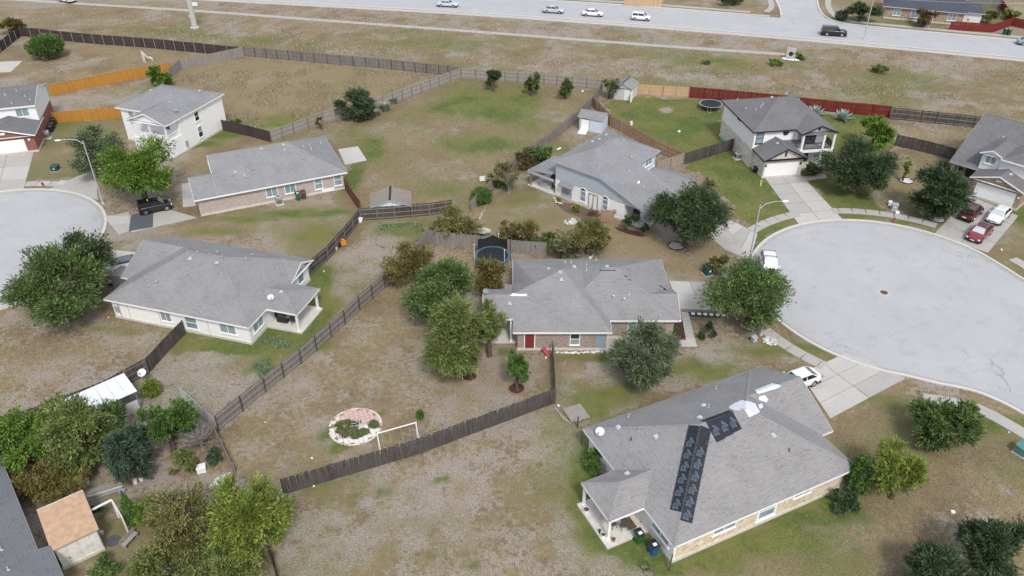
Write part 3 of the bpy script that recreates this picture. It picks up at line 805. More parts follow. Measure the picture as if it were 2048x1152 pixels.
drive('concrete patio at the far left edge', [(-30, 125), (46, 122), (22, 144), (-30, 147)], 1, 1)
drive('front path of the two-storey stone house', [(1600, 354), (1648, 348), (1655, 356), (1612, 362)], 4, 1, 'concrete_old')

# manhole with its concrete collar
mh = at(1768, 585)
root = thing('manhole', 'brown iron manhole cover in the middle of the turning circle', 'manhole', (mh[0], mh[1], 0))
MB().lathe([(0.78, .009), (0.78, .016), (.42, .016), (.42, .009)], n=24, caps=False).build('collar', 'concrete', root)
MB().lathe([(0.40, .009), (0.40, .022), (0.0001, .022)], n=20).build('cover', 'rust', root)
# ------------------------------------------------------------------ houses
class House:
    def __init__(s, name, label, org, angd, cat='house', base=0.0):
        s.root = thing(name, label, cat, (org[0], org[1], 0), math.radians(angd))
        s.o = Vector((org[0], org[1])); a = math.radians(angd)
        s.d = Vector((math.cos(a), math.sin(a))); s.n = Vector((-s.d[1], s.d[0]))
        s.fns = []
        s.a = a
    def loc(s, p):
        q = Vector((p[0], p[1])) - s.o
        return q.dot(s.d), q.dot(s.n)
    def world(s, u, v, z=0): return Vector((s.o[0] + u * s.d[0] + v * s.n[0], s.o[1] + u * s.d[1] + v * s.n[1], z))
    def rz(s, u, v): return max([f(u, v) for f in s.fns] + [-9])
    def hit(s, px, py):
        """point of the roof seen at a pixel -> local u, v, z"""
        z = 9.5
        while z > 1.5:
            u, v = s.loc(at(px, py, z))
            if s.rz(u, v) >= z: return u, v, z
            z -= .02
        return None
    def roof(s, u0, u1, v0, v1, ze, pitch, axis='u', a='hip', b='hip', mat='shingle_grey', fascia='trim_white', wallmat=None, drop=.2, inset=.35, caps=True, gv=.0):
        """one wing: ridge along axis; a/b = end at low/high side"""
        U0, U1, V0, V1 = (u0, u1, v0, v1) if axis == 'u' else (v0, v1, u0, u1)
        h = (V1 - V0) / 2; vm = (V0 + V1) / 2; zr = ze + h * pitch
        ra = U0 + (h if a == 'hip' else 0); rb = U1 - (h if b == 'hip' else 0)
        if ra > rb: ra = rb = (U0 + U1) / 2; zr = ze + pitch * (ra - U0)
        T = (lambda x, y, z: (x, y, z)) if axis == 'u' else (lambda x, y, z: (y, x, z))
        A, B, C_, D = T(U0, V0, ze), T(U1, V0, ze), T(U1, V1, ze), T(U0, V1, ze)
        R0, R1 = T(ra, vm, zr), T(rb, vm, zr)
        m_ = MB()
        single = abs(ra - rb) < 1e-6
        m_.quad(A, B, R1, R0) if not single else m_.quad(A, B, R0)
        m_.quad(C_, D, R0, R1) if not single else m_.quad(C_, D, R0)
        if a == 'hip': m_.quad(D, A, R0)
        if b == 'hip': m_.quad(B, C_, R1)
        o = fix_up(m_.build('roof', mat, s.root))
        # fascia band, soffit
        f = MB(); t = .03
        x0, x1, y0, y1 = min(u0, u1), max(u0, u1), min(v0, v1), max(v0, v1)
        zt = ze - .012
        for (p0, p1) in (((x0, y0), (x1, y0)), ((x1, y0), (x1, y1)), ((x1, y1), (x0, y1)), ((x0, y1), (x0, y0))):
            horizontal_u = abs(p0[1] - p1[1]) < 1e-6
            gab = (axis == 'u' and not horizontal_u and ((p0[0] == x0 and a == 'gable') or (p0[0] == x1 and b == 'gable'))) or (axis == 'v' and horizontal_u and ((p0[1] == y0 and a == 'gable') or (p0[1] == y1 and b == 'gable')))
            if gab:
                # raking boards
                mid = ((p0[0] + p1[0]) / 2, (p0[1] + p1[1]) / 2)
                d_ = Vector((p1[1] - p0[1], p0[0] - p1[0])).normalized() * t
                for q0 in (p0, p1):
                    m2 = [(q0[0], q0[1], zt - .01), (mid[0], mid[1], zr - .02), (mid[0], mid[1], zr - .02 - drop), (q0[0], q0[1], zt - drop)]
                    m3 = [(x + d_[0], y + d_[1], z) for x, y, z in m2]
                    f.add(m2 + m3, [(0, 1, 2, 3), (7, 6, 5, 4), (0, 4, 5, 1), (3, 2, 6, 7), (0, 3, 7, 4), (1, 5, 6, 2)])
            else:
                c = ((p0[0] + p1[0]) / 2, (p0[1] + p1[1]) / 2, zt - drop / 2)
                if horizontal_u: f.box(c, (x1 - x0 + t * 2, t, drop))
                else: f.box(c, (t, y1 - y0 - t, drop))
        f.build('fascia', fascia, s.root)
        MB().quad((x0 + .04, y0 + .04, ze - drop + .02), (x0 + .04, y1 - .04, ze - drop + .02), (x1 - .04, y1 - .04, ze - drop + .02), (x1 - .04, y0 + .04, ze - drop + .02)).build('soffit', fascia, s.root)
        # gable walls
        for end, U, sgn in ((a, U0, 1), (b, U1, -1)):
            if end == 'gable' and wallmat:
                uu = U + sgn * inset; k = MB()
                zb = ze - drop
                pts = [T(uu, V0 + .05, ze - .03), T(uu, V1 - .05, ze - .03), T(uu, vm, zr - .04)]
                pts2 = [T(uu + sgn * .12, V0 + .05, ze - .03), T(uu + sgn * .12, V1 - .05, ze - .03), T(uu + sgn * .12, vm, zr - .04)]
                k.add(pts + pts2, [(0, 1, 2), (5, 4, 3), (0, 3, 4, 1), (1, 4, 5, 2), (2, 5, 3, 0)])
                fix_normals(k.build('gable_wall', wallmat, s.root))
        if caps:
            cp = MB()
            lines = [(R0, R1)] if not single else []
            if a == 'hip': lines += [(A, R0), (D, R0)]
            if b == 'hip': lines += [(B, R1), (C_, R1)]
            for p, q_ in lines: ridge_cap(cp, Vector(p), Vector(q_))
            if cp.v: cp.build('ridge_cap', mat, s.root)
        def fn(u, v):
            U, V = (u, v) if axis == 'u' else (v, u)
            if not (U0 <= U <= U1 and V0 <= V <= V1): return -9
            dd = [V - V0, V1 - V]
            if a == 'hip': dd.append(U - U0)
            if b == 'hip': dd.append(U1 - U)
            return ze + pitch * min(dd)
        s.fns.append(fn)
        return zr
    def walls(s, poly, z1, mat, z0=0.0, slab=True, name='wall'):
        b = MB().prism(poly, z0, z1, bottom=False)
        b.build(name, mat, s.root)
        if slab and z0 == 0:
            n = len(poly)
            cx_ = sum(p[0] for p in poly) / n; cy_ = sum(p[1] for p in poly) / n
            ar = sum(poly[i][0] * poly[(i + 1) % n][1] - poly[(i + 1) % n][0] * poly[i][1] for i in range(n))
            pl = poly if ar > 0 else list(reversed(poly))
            out = []
            for i in range(n):
                p0, p1, p2 = Vector(pl[i - 1]), Vector(pl[i]), Vector(pl[(i + 1) % n])
                e1 = (p1 - p0).normalized(); e2 = (p2 - p1).normalized()
                out.append((p1[0] + .06 * (e1[1] + e2[1]), p1[1] - .06 * (e1[0] + e2[0])))
            MB().prism(out, -.1, .28).build('foundation', 'slab', s.root)
    def window(s, u, v, out, w, z0, h, panes=(1, 2), glass='glass_teal', frame='trim_white', fw=.08, sill=True, lower=None):
        """window centred at u, v on a wall facing out"""
        dx, dy = {'-v': (0, -1), '+v': (0, 1), '-u': (-1, 0), '+u': (1, 0)}[out]
        tx, ty = -dy, dx                      # along the wall
        def P(a, k, z): return (u + tx * a + dx * k, v + ty * a + dy * k, z)
        def bar(b, a0, a1, z0_, z1_, k0, k1):
            vs_ = [P(a0, k0, z0_), P(a1, k0, z0_), P(a1, k1, z0_), P(a0, k1, z0_), P(a0, k0, z1_), P(a1, k0, z1_), P(a1, k1, z1_), P(a0, k1, z1_)]
            b.add(vs_, [(0, 3, 2, 1), (4, 5, 6, 7), (0, 1, 5, 4), (1, 2, 6, 5), (2, 3, 7, 6), (3, 0, 4, 7)])
        f = MB()
        bar(f, -w / 2 - fw, -w / 2, z0 - fw, z0 + h + fw, -.03, .07); bar(f, w / 2, w / 2 + fw, z0 - fw, z0 + h + fw, -.03, .07)
        bar(f, -w / 2, w / 2, z0 - fw, z0, -.03, .07); bar(f, -w / 2, w / 2, z0 + h, z0 + h + fw, -.03, .07)
        nx_, ny_ = panes
        for i in range(1, nx_): a = -w / 2 + w * i / nx_; bar(f, a - .03, a + .03, z0, z0 + h, -.03, .055)
        for j in range(1, ny_): z = z0 + h * j / ny_; bar(f, -w / 2, w / 2, z - .03, z + .03, -.03, .055 - .003)
        fo = fix_normals(f.build('window', frame, s.root))
        if sill:
            g = MB(); bar(g, -w / 2 - fw - .05, w / 2 + fw + .05, z0 - fw - .09, z0 - fw - .002, -.02, .11); fix_normals(g.build('sill', frame, fo))
        for i in range(nx_):
            for j in range(ny_):
                g = MB()
                g.quad(P(-w / 2 + w * i / nx_, .02, z0 + h * j / ny_), P(-w / 2 + w * (i + 1) / nx_, .02, z0 + h * j / ny_), P(-w / 2 + w * (i + 1) / nx_, .02, z0 + h * (j + 1) / ny_), P(-w / 2 + w * i / nx_, .02, z0 + h * (j + 1) / ny_))
                g.build('pane', (lower if (lower and j == 0) else glass), fo)
        return fo
    def panel(s, name, mat, u, v, out, w, z0, h, k=.05, parent=None):
        dx, dy = {'-v': (0, -1), '+v': (0, 1), '-u': (-1, 0), '+u': (1, 0)}[out]
        tx, ty = -dy, dx
        b = MB()
        vs_ = [(u + tx * a + dx * kk, v + ty * a + dy * kk, z) for z in (z0, z0 + h) for a, kk in ((-w / 2, -.04), (w / 2, -.04), (w / 2, k), (-w / 2, k))]
        b.add(vs_, [(0, 3, 2, 1), (4, 5, 6, 7), (0, 1, 5, 4), (1, 2, 6, 5), (2, 3, 7, 6), (3, 0, 4, 7)])
        return fix_normals(b.build(name, mat, parent or s.root))
    def garage_door(s, u, v, out, w=4.9, h=2.13, mat='garage_white', rows=4, cols=8):
        d = s.panel('garage_door', mat, u, v, out, w, 0.06, h, .03)
        dx, dy = {'-v': (0, -1), '+v': (0, 1), '-u': (-1, 0), '+u': (1, 0)}[out]
        tx, ty = -dy, dx
        for r in range(rows):
            for c in range(cols):
                a = -w / 2 + w * (c + .5) / cols
                s.panel('door_panel', mat, u + tx * a, v + ty * a, out, w / cols * .78, .06 + h * r / rows + .08, h / rows - .14, .045, parent=d)
        return d
    def vent(s, px, py, kind='box', mat='vent_grey'):
        h = s.hit(px, py)
        if not h: return
        u, v, z = h
        b = MB()
        if kind == 'box':
            b.box((u, v, z + .06), (.30, .30, .16), random.uniform(-.1, .1)); b.box((u, v, z + .015), (.44, .44, .02)); nm = 'roof_vent'
        elif kind == 'pipe':
            b.cyl((u, v, z - .1), (u, v, z + .33), .045, n=8); b.lathe([(.13, z - .04), (.055, z + .1)], (u, v, 0), 8); nm = 'vent_pipe'
        else:
            b.cyl((u, v, z - .1), (u, v, z + .2), .06, n=8); b.lathe([(.14, z + .19), (.14, z + .24), (.02, z + .3)], (u, v, 0), 10); nm = 'flue_cap'
        return b.build(nm, mat, s.root)
    def post(s, u, v, z0, z1, mat='trim_white', w=.2, name='column'):
        b = MB(); b.rng(u - w / 2, u + w / 2, v - w / 2, v + w / 2, z0, z1)
        b.rng(u - w * .7, u + w * .7, v - w * .7, v + w * .7, z0 - .001, z0 + .14); b.rng(u - w * .7, u + w * .7, v - w * .7, v + w * .7, z1 - .12, z1 + .001)
        return b.build(name, mat, s.root)
    def slab(s, u0, u1, v0, v1, z=.16, mat='slab', name='patio_slab'):
        return MB().rng(u0, u1, v0, v1, -.05, z).build(name, mat, s.root)
def fix_up(o):
    for p in o.data.polygons:
        if p.normal.z < 0: p.flip()
    o.data.update()
    return o
def ridge_cap(b, p, q_):
    d = q_ - p; L = d.length
    if L < .2: return
    d = d / L
    side = Vector((-d[1], d[0], 0)).normalized() * .14
    n = max(1, int(L / .33)); up = Vector((0, 0, .035))
    k = .09
    a, c = p, q_
    b.add([a - side - Vector((0, 0, k * .35)), a + up, a + side - Vector((0, 0, k * .35)), c - side - Vector((0, 0, k * .35)), c + up, c + side - Vector((0, 0, k * .35))], [(0, 1, 4, 3), (1, 2, 5, 4)])
def dish(root_loc, size_, label, face=(0.3, -1, .6), pole=.5, mat='steel_white', back=None):
    """satellite dish: bowl, arm and mast"""
    size = size_ * .82
    r = thing('satellite_dish', label, 'dish', root_loc)
    f = Vector(face).normalized()
    c = Vector((0, 0, pole + size * .35))
    q_ = f.to_track_quat('Z', 'Y')
    b = MB(); n = 20; prof = [(0.001, 0), (.4, .035), (.7, .09), (1.0, .18)]
    vs_ = [c + q_ @ Vector((rr * size / 2 * math.cos(2 * math.pi * i / n), rr * size / 2 * .92 * math.sin(2 * math.pi * i / n), zz * size / 2 * 1.3)) for rr, zz in prof for i in range(n)]
    b.add(vs_, [(k * n + i, k * n + (i + 1) % n, (k + 1) * n + (i + 1) % n, (k + 1) * n + i) for k in range(3) for i in range(n)])
    b.build('bowl', mat, r, smooth=True)
    b = MB(); b.tube([c - f * .02 + q_ @ Vector((0, -size * .45, 0)), c + f * size * .5 + q_ @ Vector((0, -size * .2, 0))], .02); b.box(tuple(c + f * size * .5 + q_ @ Vector((0, -size * .2, 0))), (.12, .12, .16)); b.build('receiver_arm', 'metal_grey', r)
    b = MB(); b.tube([(0, 0, -.05), (0, 0, pole * .6), tuple(c - f * .05)], .03); b.build('mast', 'metal_grey', r)
    return r

# ---- H1: big single-storey house with black roofing underlayment, lower right
O1 = (11.69, 36.72)
h1 = House('house', 'grey-roofed house with black underlayment strips on its roof and golden stone wall', O1, 25.5)
ZE = 2.6
h1.roof(0, 17.7, 0, 13.25, ZE, .54, 'u', 'hip', 'hip', 'shingle_brown')
h1.roof(6, 18.9, 4.0, 13.22, ZE - .004, .52, 'u', 'hip', 'gable', 'shingle_brown', wallmat='stone_gold', caps=False)
h1.roof(-3.05, 4.2, 3.95, 8.15, ZE - .006, .54, 'u', 'hip', 'gable', 'shingle_brown')
h1.walls([(.45, .45), (17.25, .45), (17.25, 4.45), (18.4, 4.45), (18.4, 12.8), (.45, 12.8)], ZE - .15, 'stone_gold')
MB().rng(.40, .448, .44, 12.75, .26, ZE - .16).build('side_wall', 'siding_pale', h1.root)
MB().rng(.41, .62, .41, .449, .26, ZE - .16).build('corner_board', 'trim_white', h1.root)
h1.window(5.0, .45, '-v', 2.0, 1.25, 1.05, (2, 1), 'glass_blue')
h1.window(9.1, .45, '-v', 1.5, .75, 1.5, (1, 2), 'glass_blue', fw=.22)
h1.window(12.6, .45, '-v', 1.6, 1.5, .8, (2, 1), 'glass')
h1.window(.40, 2.1, '-u', 2.1, 1.2, .95, (2, 1), 'glass_teal')
h1.window(.40, 11.0, '-u', 1.1, 1.3, .95, (1, 1), 'glass_teal')
h1.slab(-3.3, .40, 3.5, 8.2, .2)
for u, v in ((-2.85, 4.2), (-2.85, 7.9)): h1.post(u, v, .2, ZE - .18, w=.2)
h1.panel('patio_door', 'glass_dark', .40, 6.3, '-u', 1.9, .22, 2.0, .04)
h1.panel('door_mat', 'bin_brown', .3, 4.5, '-u', .1, .2, .02, .04)
MB().rng(-.95, -.2, 4.2, 5.3, .205, .225).build('doormat', 'rust', h1.root)
h1.garage_door(18.4, 8.6, '+u')
for p in ((1408, 812), (1400, 836), (1546, 871)): h1.vent(*p, 'box')
h1.vent(1255, 948, 'box')
h1.vent(1312, 874, 'box'); h1.vent(1262, 880, 'pipe', 'metal_dark'); h1.vent(1277, 862, 'pipe', 'metal_grey'); h1.vent(1412, 887, 'pipe', 'metal_dark'); h1.vent(1578, 902, 'pipe', 'metal_dark'); h1.vent(1432, 777, 'pipe'); h1.vent(1417, 815, 'pipe')
h1.vent(1237, 855, 'box'); h1.vent(1257, 834, 'pipe')
# underlayment sheets: hip strip (two lengths), ridge patch (three lengths), with printed emblem
def emblem_mesh():
    """printed mark: a slanting rounded bar with short strokes and a looped ring shape under it (outline strokes)"""
    b = MB(); t = .03
    def stroke(pts, closed=False, w=t):
        pts = [Vector(p) for p in pts]
        if closed: pts = pts + [pts[0]]
        for p, q_ in zip(pts[:-1], pts[1:]):
            d = (q_ - p).normalized(); n = Vector((-d[1], d[0])) * w / 2; e = d * w / 3
            b.quad((*(p - n - e), 0), (*(q_ - n + e), 0), (*(q_ + n + e), 0), (*(p + n - e), 0))
    bar = [(-.11, .46), (.02, .48), (.34, .02), (.25, -.05), (.18, -.03), (-.13, .40)]
    stroke(bar, True)
    for i in range(4):
        s_ = .15 + i * .2
        p = Vector((-.05, .42)).lerp(Vector((.26, .02)), s_); stroke([(p[0] - .035, p[1] - .015), (p[0] + .04, p[1] + .03)], w=.03)
    stroke([(-.20, .12), (-.30, .0), (-.33, -.16), (-.26, -.32), (-.10, -.40), (.04, -.33), (.10, -.18), (.06, -.05)])
    stroke([(-.20, .12), (-.06, .10), (.02, .0)]); stroke([(-.16, -.02), (-.22, -.14), (-.18, -.26), (-.07, -.29), (.0, -.2), (-.03, -.08), (-.12, -.0)], True)
    stroke([(-.28, -.30), (-.34, -.40), (-.24, -.42)]); stroke([(.05, -.34), (.12, -.42), (.16, -.30)])
    return b.mesh('printed_emblem', 'print_blue')
EMB = emblem_mesh()
def roof_sheet(h, name, corners, mat, lift=.02, parent=None):
    o = MB().add([(u, v, z + lift) for u, v, z in corners] + [(u, v, z + lift - .015) for u, v, z in corners], [tuple(range(len(corners)))] + [(i, (i + 1) % len(corners), len(corners) + (i + 1) % len(corners), len(corners) + i) for i in range(len(corners))]).build(name, mat, parent or h.root)
    return fix_up(o) if False else fix_normals(o)
def put_emblem(parent, c, xdir, nrm, scale=1.0, lift=.006):
    x = Vector(xdir).normalized(); n = Vector(nrm).normalized(); y = n.cross(x).normalized()
    o = bpy.data.objects.new('printed_emblem', EMB); COL.objects.link(o); o.parent = parent
    mw = Matrix((x, y, n)).transposed().to_4x4(); mw.translation = Vector(c) + n * lift
    o.matrix_local = mw @ Matrix.Scale(scale, 4)
    return o
p_ = .54
hipP = lambda t: Vector((t, t, ZE + p_ * t))
hd = (hipP(1) - hipP(0)).normalized()
for side in (0, 1):
    nrm = Vector((0, -p_, 1)).normalized() if side else Vector((-p_, 0, 1)).normalized()
    perp = nrm.cross(hd); perp = perp if (perp[0] if side else perp[1]) > 0 else -perp
    wd = .93
    t0, t1 = (1.35, 6.55) if side else (1.75, 6.5)
    a, c = hipP(t0), hipP(t1)
    o = roof_sheet(h1, 'underlayment', [a + nrm * .03, a + perp * wd + nrm * .03 + (hd * .1), c + perp * wd + nrm * .03, c + nrm * .03], 'underlayment', 0.02)
    if side: fix_up(o)
    seam = MB()
    L = (c - a).length
    for i in range(40):
        for k in (.05, wd - .06):
            q_ = a + hd * (L * (i + random.random()) / 40) + perp * (k + random.uniform(-.02, .02)) + nrm * .058
            seam.box(tuple(q_), (.03, .03, .008))
    seam.build('nail_caps', 'metal_grey', o)['kind'] = 'stuff'
    n_ = 6
    for i in range(n_):
        q_ = a + hd * (.55 + i * 1.03) + perp * (wd * .5) + nrm * .05
        if (q_ - a).length < L - .4: put_emblem(o, q_, perp if side else -perp, nrm, .86)
# ridge patch on the front face near the ridge
nrm = Vector((0, -p_, 1)).normalized(); up = Vector((0, 1, p_)).normalized()
vr = 6.625
for i in range(3):
    u0 = 7.15 + i * .88
    sh = .10 * i
    cs = [Vector((u0, 0, ZE)) + up * ((vr - 1.55 + sh) * math.sqrt(1 + p_ * p_)), Vector((u0 + .87, 0, ZE)) + up * ((vr - 1.5 + sh) * math.sqrt(1 + p_ * p_)), Vector((u0 + .87, 0, ZE)) + up * (vr * math.sqrt(1 + p_ * p_)), Vector((u0, 0, ZE)) + up * (vr * math.sqrt(1 + p_ * p_))]
    o = roof_sheet(h1, 'underlayment', [c + nrm * .03 for c in cs], 'underlayment', .02)
    put_emblem(o, (cs[0] + cs[2]) / 2 + nrm * .052, (1, 0, 0), nrm, .9)
    # folded over the ridge
    nb_ = Vector((0, p_, 1)).normalized()
    roof_sheet(h1, 'underlayment', [Vector((u0, vr, ZE + p_ * vr)) + nb_ * .03, Vector((u0 + .87, vr, ZE + p_ * vr)) + nb_ * .03, Vector((u0 + .9, vr + .5, ZE + p_ * (vr - .5))) + nb_ * .03, Vector((u0 - .15, vr + .45, ZE + p_ * (vr - .45))) + nb_ * .03], 'underlayment', .02)
# white wrap sheets further along the ridge
def wrap(pxs):
    # draped over the roof: small facets inside the outline
    xs = [p[0] for p in pxs]; ys = [p[1] for p in pxs]; b = MB(); st = 1.5
    for ix in np.arange(min(xs), max(xs), st):
        for iy in np.arange(min(ys), max(ys), st):
            if inside(np.array([ix + st / 2]), np.array([iy + st / 2]), pxs)[0]:
                c = [h1.hit(ix + dx, iy + dy) for dx, dy in ((0, st), (st, st), (st, 0), (0, 0))]
                if all(c) and max(k[2] for k in c) - min(k[2] for k in c) < .3: b.add([(k[0], k[1], k[2] + .05) for k in c], [(0, 1, 2, 3)])
    return fix_up(b.build('white_wrap', 'white_wrap', h1.root))
for pxs in ([(1456, 816), (1470, 806), (1484, 801), (1500, 804), (1510, 808), (1519, 822), (1519, 826), (1498, 835), (1488, 819), (1471, 823)], [(1509, 781), (1544, 767), (1562, 772), (1558, 776), (1516, 789)], [(1518, 794), (1530, 791), (1536, 800), (1533, 806), (1519, 801)]):
    o = wrap(pxs)
w_ = wrap([(1516, 810), (1524, 808), (1527, 815), (1519, 819)]); 
for px, py, k in ():
    h = h1.hit(px, py)
    for i in range(k):
        o = MB().rng(-.18, .18, -.03, .03, 0, .004).build('printed_line', 'print_grey', h1.root); o.location = (h[0] + .12 * i - .2, h[1] + .13 * i - .2, h1.rz(h[0] + .12 * i - .2, h[1] + .13 * i - .2) + .062); o.rotation_euler = (0.0, 0, .6)
hh = h1.hit(1200, 872); dish(h1.world(*hh), .95, 'white satellite dish on the corner of the roof with black strips', (-.45, -.75, .85), .25)

# ---- H2: brown brick house in the centre
h2 = House('house', 'brown brick house with red side door in the middle of the picture', (0, 62.0), 0)
AP = (5.2, 6.75, 5.55); cA = [(.1, 0, ZE), (9.83, 0, ZE), (9.83, 13.4, ZE), (.1, 13.4, ZE)]
b = MB(); Qp, L1, L2 = (2.4, 5.27, 4.9), (.1, 8.5, ZE), (.1, 4.0, 4.35)
for f_ in ((cA[0], cA[1], AP, Qp, L2), (cA[1], cA[2], AP), (cA[2], cA[3], AP), (cA[3], L1, Qp), (cA[3], Qp, AP), (L1, L2, Qp)): b.quad(*f_)
fix_up(b.build('roof', 'shingle_grey', h2.root))
MB().quad((.12, 0, ZE), (.12, 4.0, ZE), (.12, 4.0, 4.33)).build('gable_wall', 'siding_pale', h2.root)
b = MB()
for p in (cA[1], cA[2], cA[3]): ridge_cap(b, Vector(p), Vector(AP))
b.build('ridge_cap', 'shingle_grey', h2.root)
h2.fns.append(lambda u, v: ZE + min(v * .437, (13.4 - v) * .4436, ((u - .1) * .578 if v > 6 else 9), (9.83 - u) * .637) if .1 <= u <= 9.83 and 0 <= v <= 13.4 else -9)
MB().rng(.07, 9.86, -.03, 0, ZE - .21, ZE - .012).build('fascia', 'trim_white', h2.root); MB().rng(.07, .1, .0, 13.4, ZE - .21, ZE - .012).build('fascia', 'trim_white', h2.root); MB().rng(9.83, 9.86, 0, 1.9, ZE - .21, ZE - .012).build('fascia', 'trim_white', h2.root)
MB().quad((.14, .04, ZE - .18), (.14, 13.3, ZE - .18), (9.8, 13.3, ZE - .18), (9.8, .04, ZE - .18)).build('soffit', 'trim_white', h2.root)
h2.roof(4.0, 16.75, 1.94, 13.44, ZE - .004, .45, 'u', 'hip', 'hip', 'shingle_grey')
h2.roof(9.0, 16.95, 1.98, 7.6, ZE + .004, .45, 'u', 'hip', 'gable', 'shingle_grey', wallmat='brick_brown', caps=False)
h2.roof(-2.95, 3.6, 1.4, 6.6, 3.2, .437, 'u', 'gable', 'gable', 'shingle_grey', wallmat='siding_pale', caps=False)
h2.roof(-.68, 3.0, 6.2, 8.4, ZE - .01, .45, 'u', 'hip', 'gable', 'shingle_grey', caps=False)
h2.walls([(.55, .45), (9.4, .45), (9.4, 2.4), (16.4, 2.4), (16.4, 13.0), (.55, 13.0)], ZE - .15, 'brick_brown')
rd = h2.panel('side_door', 'door_red', 1.75, .45, '-v', .92, .1, 2.0, .03)
for i in range(2):
    for j in range(3): h2.panel('door_panel', 'door_red', 1.75 - .2 + .4 * i, .45, '-v', .28, .22 + .62 * j, .5, .045, rd)
for dx in (-.51, .51): h2.panel('door_frame', 'trim_white', 1.75 + dx, .45, '-v', .1, .1, 2.1, .05)
h2.panel('door_frame', 'trim_white', 1.75, .45, '-v', .92, 2.1, .1, .05)
h2.window(6.25, .45, '-v', .85, .75, 1.35, (1, 2), 'glass_dark', lower='glass_blue')
h2.panel('front_door', 'door_blue', 8.85, .45, '-v', .9, .1, 2.1, .03)
h2.window(12.6, 2.4, '-v', 1.6, .8, 1.4, (2, 1), 'glass_teal')
h2.panel('down_pipe', 'brick_brown', 3.95, .45, '-v', .05, .3, 2.1, .05)
h2.slab(-2.9, .5, 1.5, 6.2, .15)
h2.post(-2.7, 1.7, .15, 3.0); h2.post(-.1, 1.7, .15, 3.0)
h2.slab(9.45, 12.0, -.2, 2.35, .14, 'slab', 'porch_slab')
h2.garage_door(16.4, 9.4, '+u')
for p in ((1098, 539), (1120, 545), (1123, 560), (1148, 534), (1214, 534)): h2.vent(*p, 'box')
for p in ((1227, 595), (1248, 600)): h2.vent(*p, 'cap')
h2.vent(1019, 608, 'box')
for p in ((1130, 526), (1142, 526), (1173, 530), (1173, 541), (1192, 521), (1258, 588)): h2.vent(*p, 'pipe', 'vent_grey')
ps = [h2.hit(*p) for p in ((1019, 592), (1026, 587), (1033, 588), (1042, 589), (1053, 588), (1054, 593))]
roof_sheet(h2, 'white_wrap', [Vector(p) + Vector((0, 0, .02)) for p in ps if p], 'white_wrap', .02)
# lifted shingles, dark
for i, (px, py) in enumerate(((1205, 541), (1215, 541), (1226, 541), (1250, 552), (1258, 559), (1320, 572), (1326, 576), (1332, 580))):
    h = h2.hit(px, py)
    if h: MB().box((h[0], h[1], h[2] + .03), (.55, .1, .03), (0 if i < 3 else -.7)).build('lifted_shingle', 'underlayment', h2.root)
dish((-2.6, 65.9, 4.3), .72, 'blue-grey satellite dish at the patio roof corner of the brown brick house', (-.2, -1, .35), .35, 'door_blue')

# ---- H3: white brick house, mid left
O3 = (-42.55, 67.65)
h3 = House('house', 'white brick house with grey roof and covered patio at its right corner', O3, -16.52)
h3.roof(0, 17.2, 0, 13.05, ZE, .48, 'u', 'hip', 'hip', 'shingle_grey')
h3.roof(-1.0, 11, 4.0, 13.02, ZE - .004, .46, 'u', 'gable', 'hip', 'shingle_grey', wallmat='brick_white', caps=False)
h3.roof(12.5, 17.3, 8.3, 13.1, ZE + .006, .48, 'u', 'hip', 'gable', 'shingle_grey', wallmat='siding_white', caps=False)
h3.roof(13.5, 20.7, 3.3, 8.2, ZE - .008, .3, 'u', 'gable', 'hip', 'shingle_grey', wallmat='siding_white')
h3.walls([(.45, .45), (16.75, .45), (16.75, 12.6), (-.5, 12.6), (-.5, 4.45), (.45, 4.45)], ZE - .15, 'brick_white')
MB().rng(16.752, 16.80, .44, 12.55, .26, ZE - .16).build('side_wall', 'siding_white', h3.root)
h3.window(3.6, .45, '-v', 1.0, 2.0, .3, (2, 1), 'glass_dark', sill=False)
h3.window(7.0, .45, '-v', 1.15, .95, 1.1, (2, 1), 'glass_blue')
h3.window(10.0, .45, '-v', 1.3, .65, 1.4, (1, 2), 'glass_teal')
h3.window(14.3, .45, '-v', 1.75, .95, 1.15, (2, 1), 'glass_blue')
h3.window(16.80, 2.0, '+u', 1.7, 1.0, 1.1, (2, 1), 'glass_teal')
h3.window(16.80, 10.8, '+u', 1.1, .95, 1.25, (1, 1), 'glass_teal')
for u in (2.4, 6.2, 12.0): h3.panel('expansion_joint', 'trim_grey', u, .45, '-v', .03, .28, 2.1, .043)
h3.slab(16.8, 20.8, 3.4, 8.0, .18)
for u, v in ((20.35, 3.65), (20.35, 7.75)): h3.post(u, v, .18, ZE - .2, w=.22)
h3.panel('patio_door', 'glass_dark', 16.80, 5.9, '+u', 1.9, .2, 2.0, .03)
h3.panel('meter_box', 'box_grey', .95, .45, '-v', .45, .9, .7, .16); h3.panel('meter_pipe', 'galvanised', 1.3, .45, '-v', .08, .3, 2.0, .1)
h3.garage_door(-.5, 9.2, '-u')
h3.slab(-2.6, -.4, 4.1, 6.0, 2.55, 'shingle_dark', 'porch_roof')
for p in ((381, 518), (434, 526), (563, 584)): h3.vent(*p, 'box')
for p in ((375, 501), (372, 547), (300, 568), (443, 545), (540, 527), (555, 535), (420, 507), (491, 516)): h3.vent(*p, 'pipe', 'metal_grey')
for p in ((395, 507), (435, 507), (445, 516), (505, 512), (314, 566)): h3.vent(*p, 'cap', 'metal_grey')
hh = h3.hit(543, 602); dish(h3.world(*hh), .8, 'white satellite dish above the patio roof of the white brick house', (.3, -.9, .7), .25)

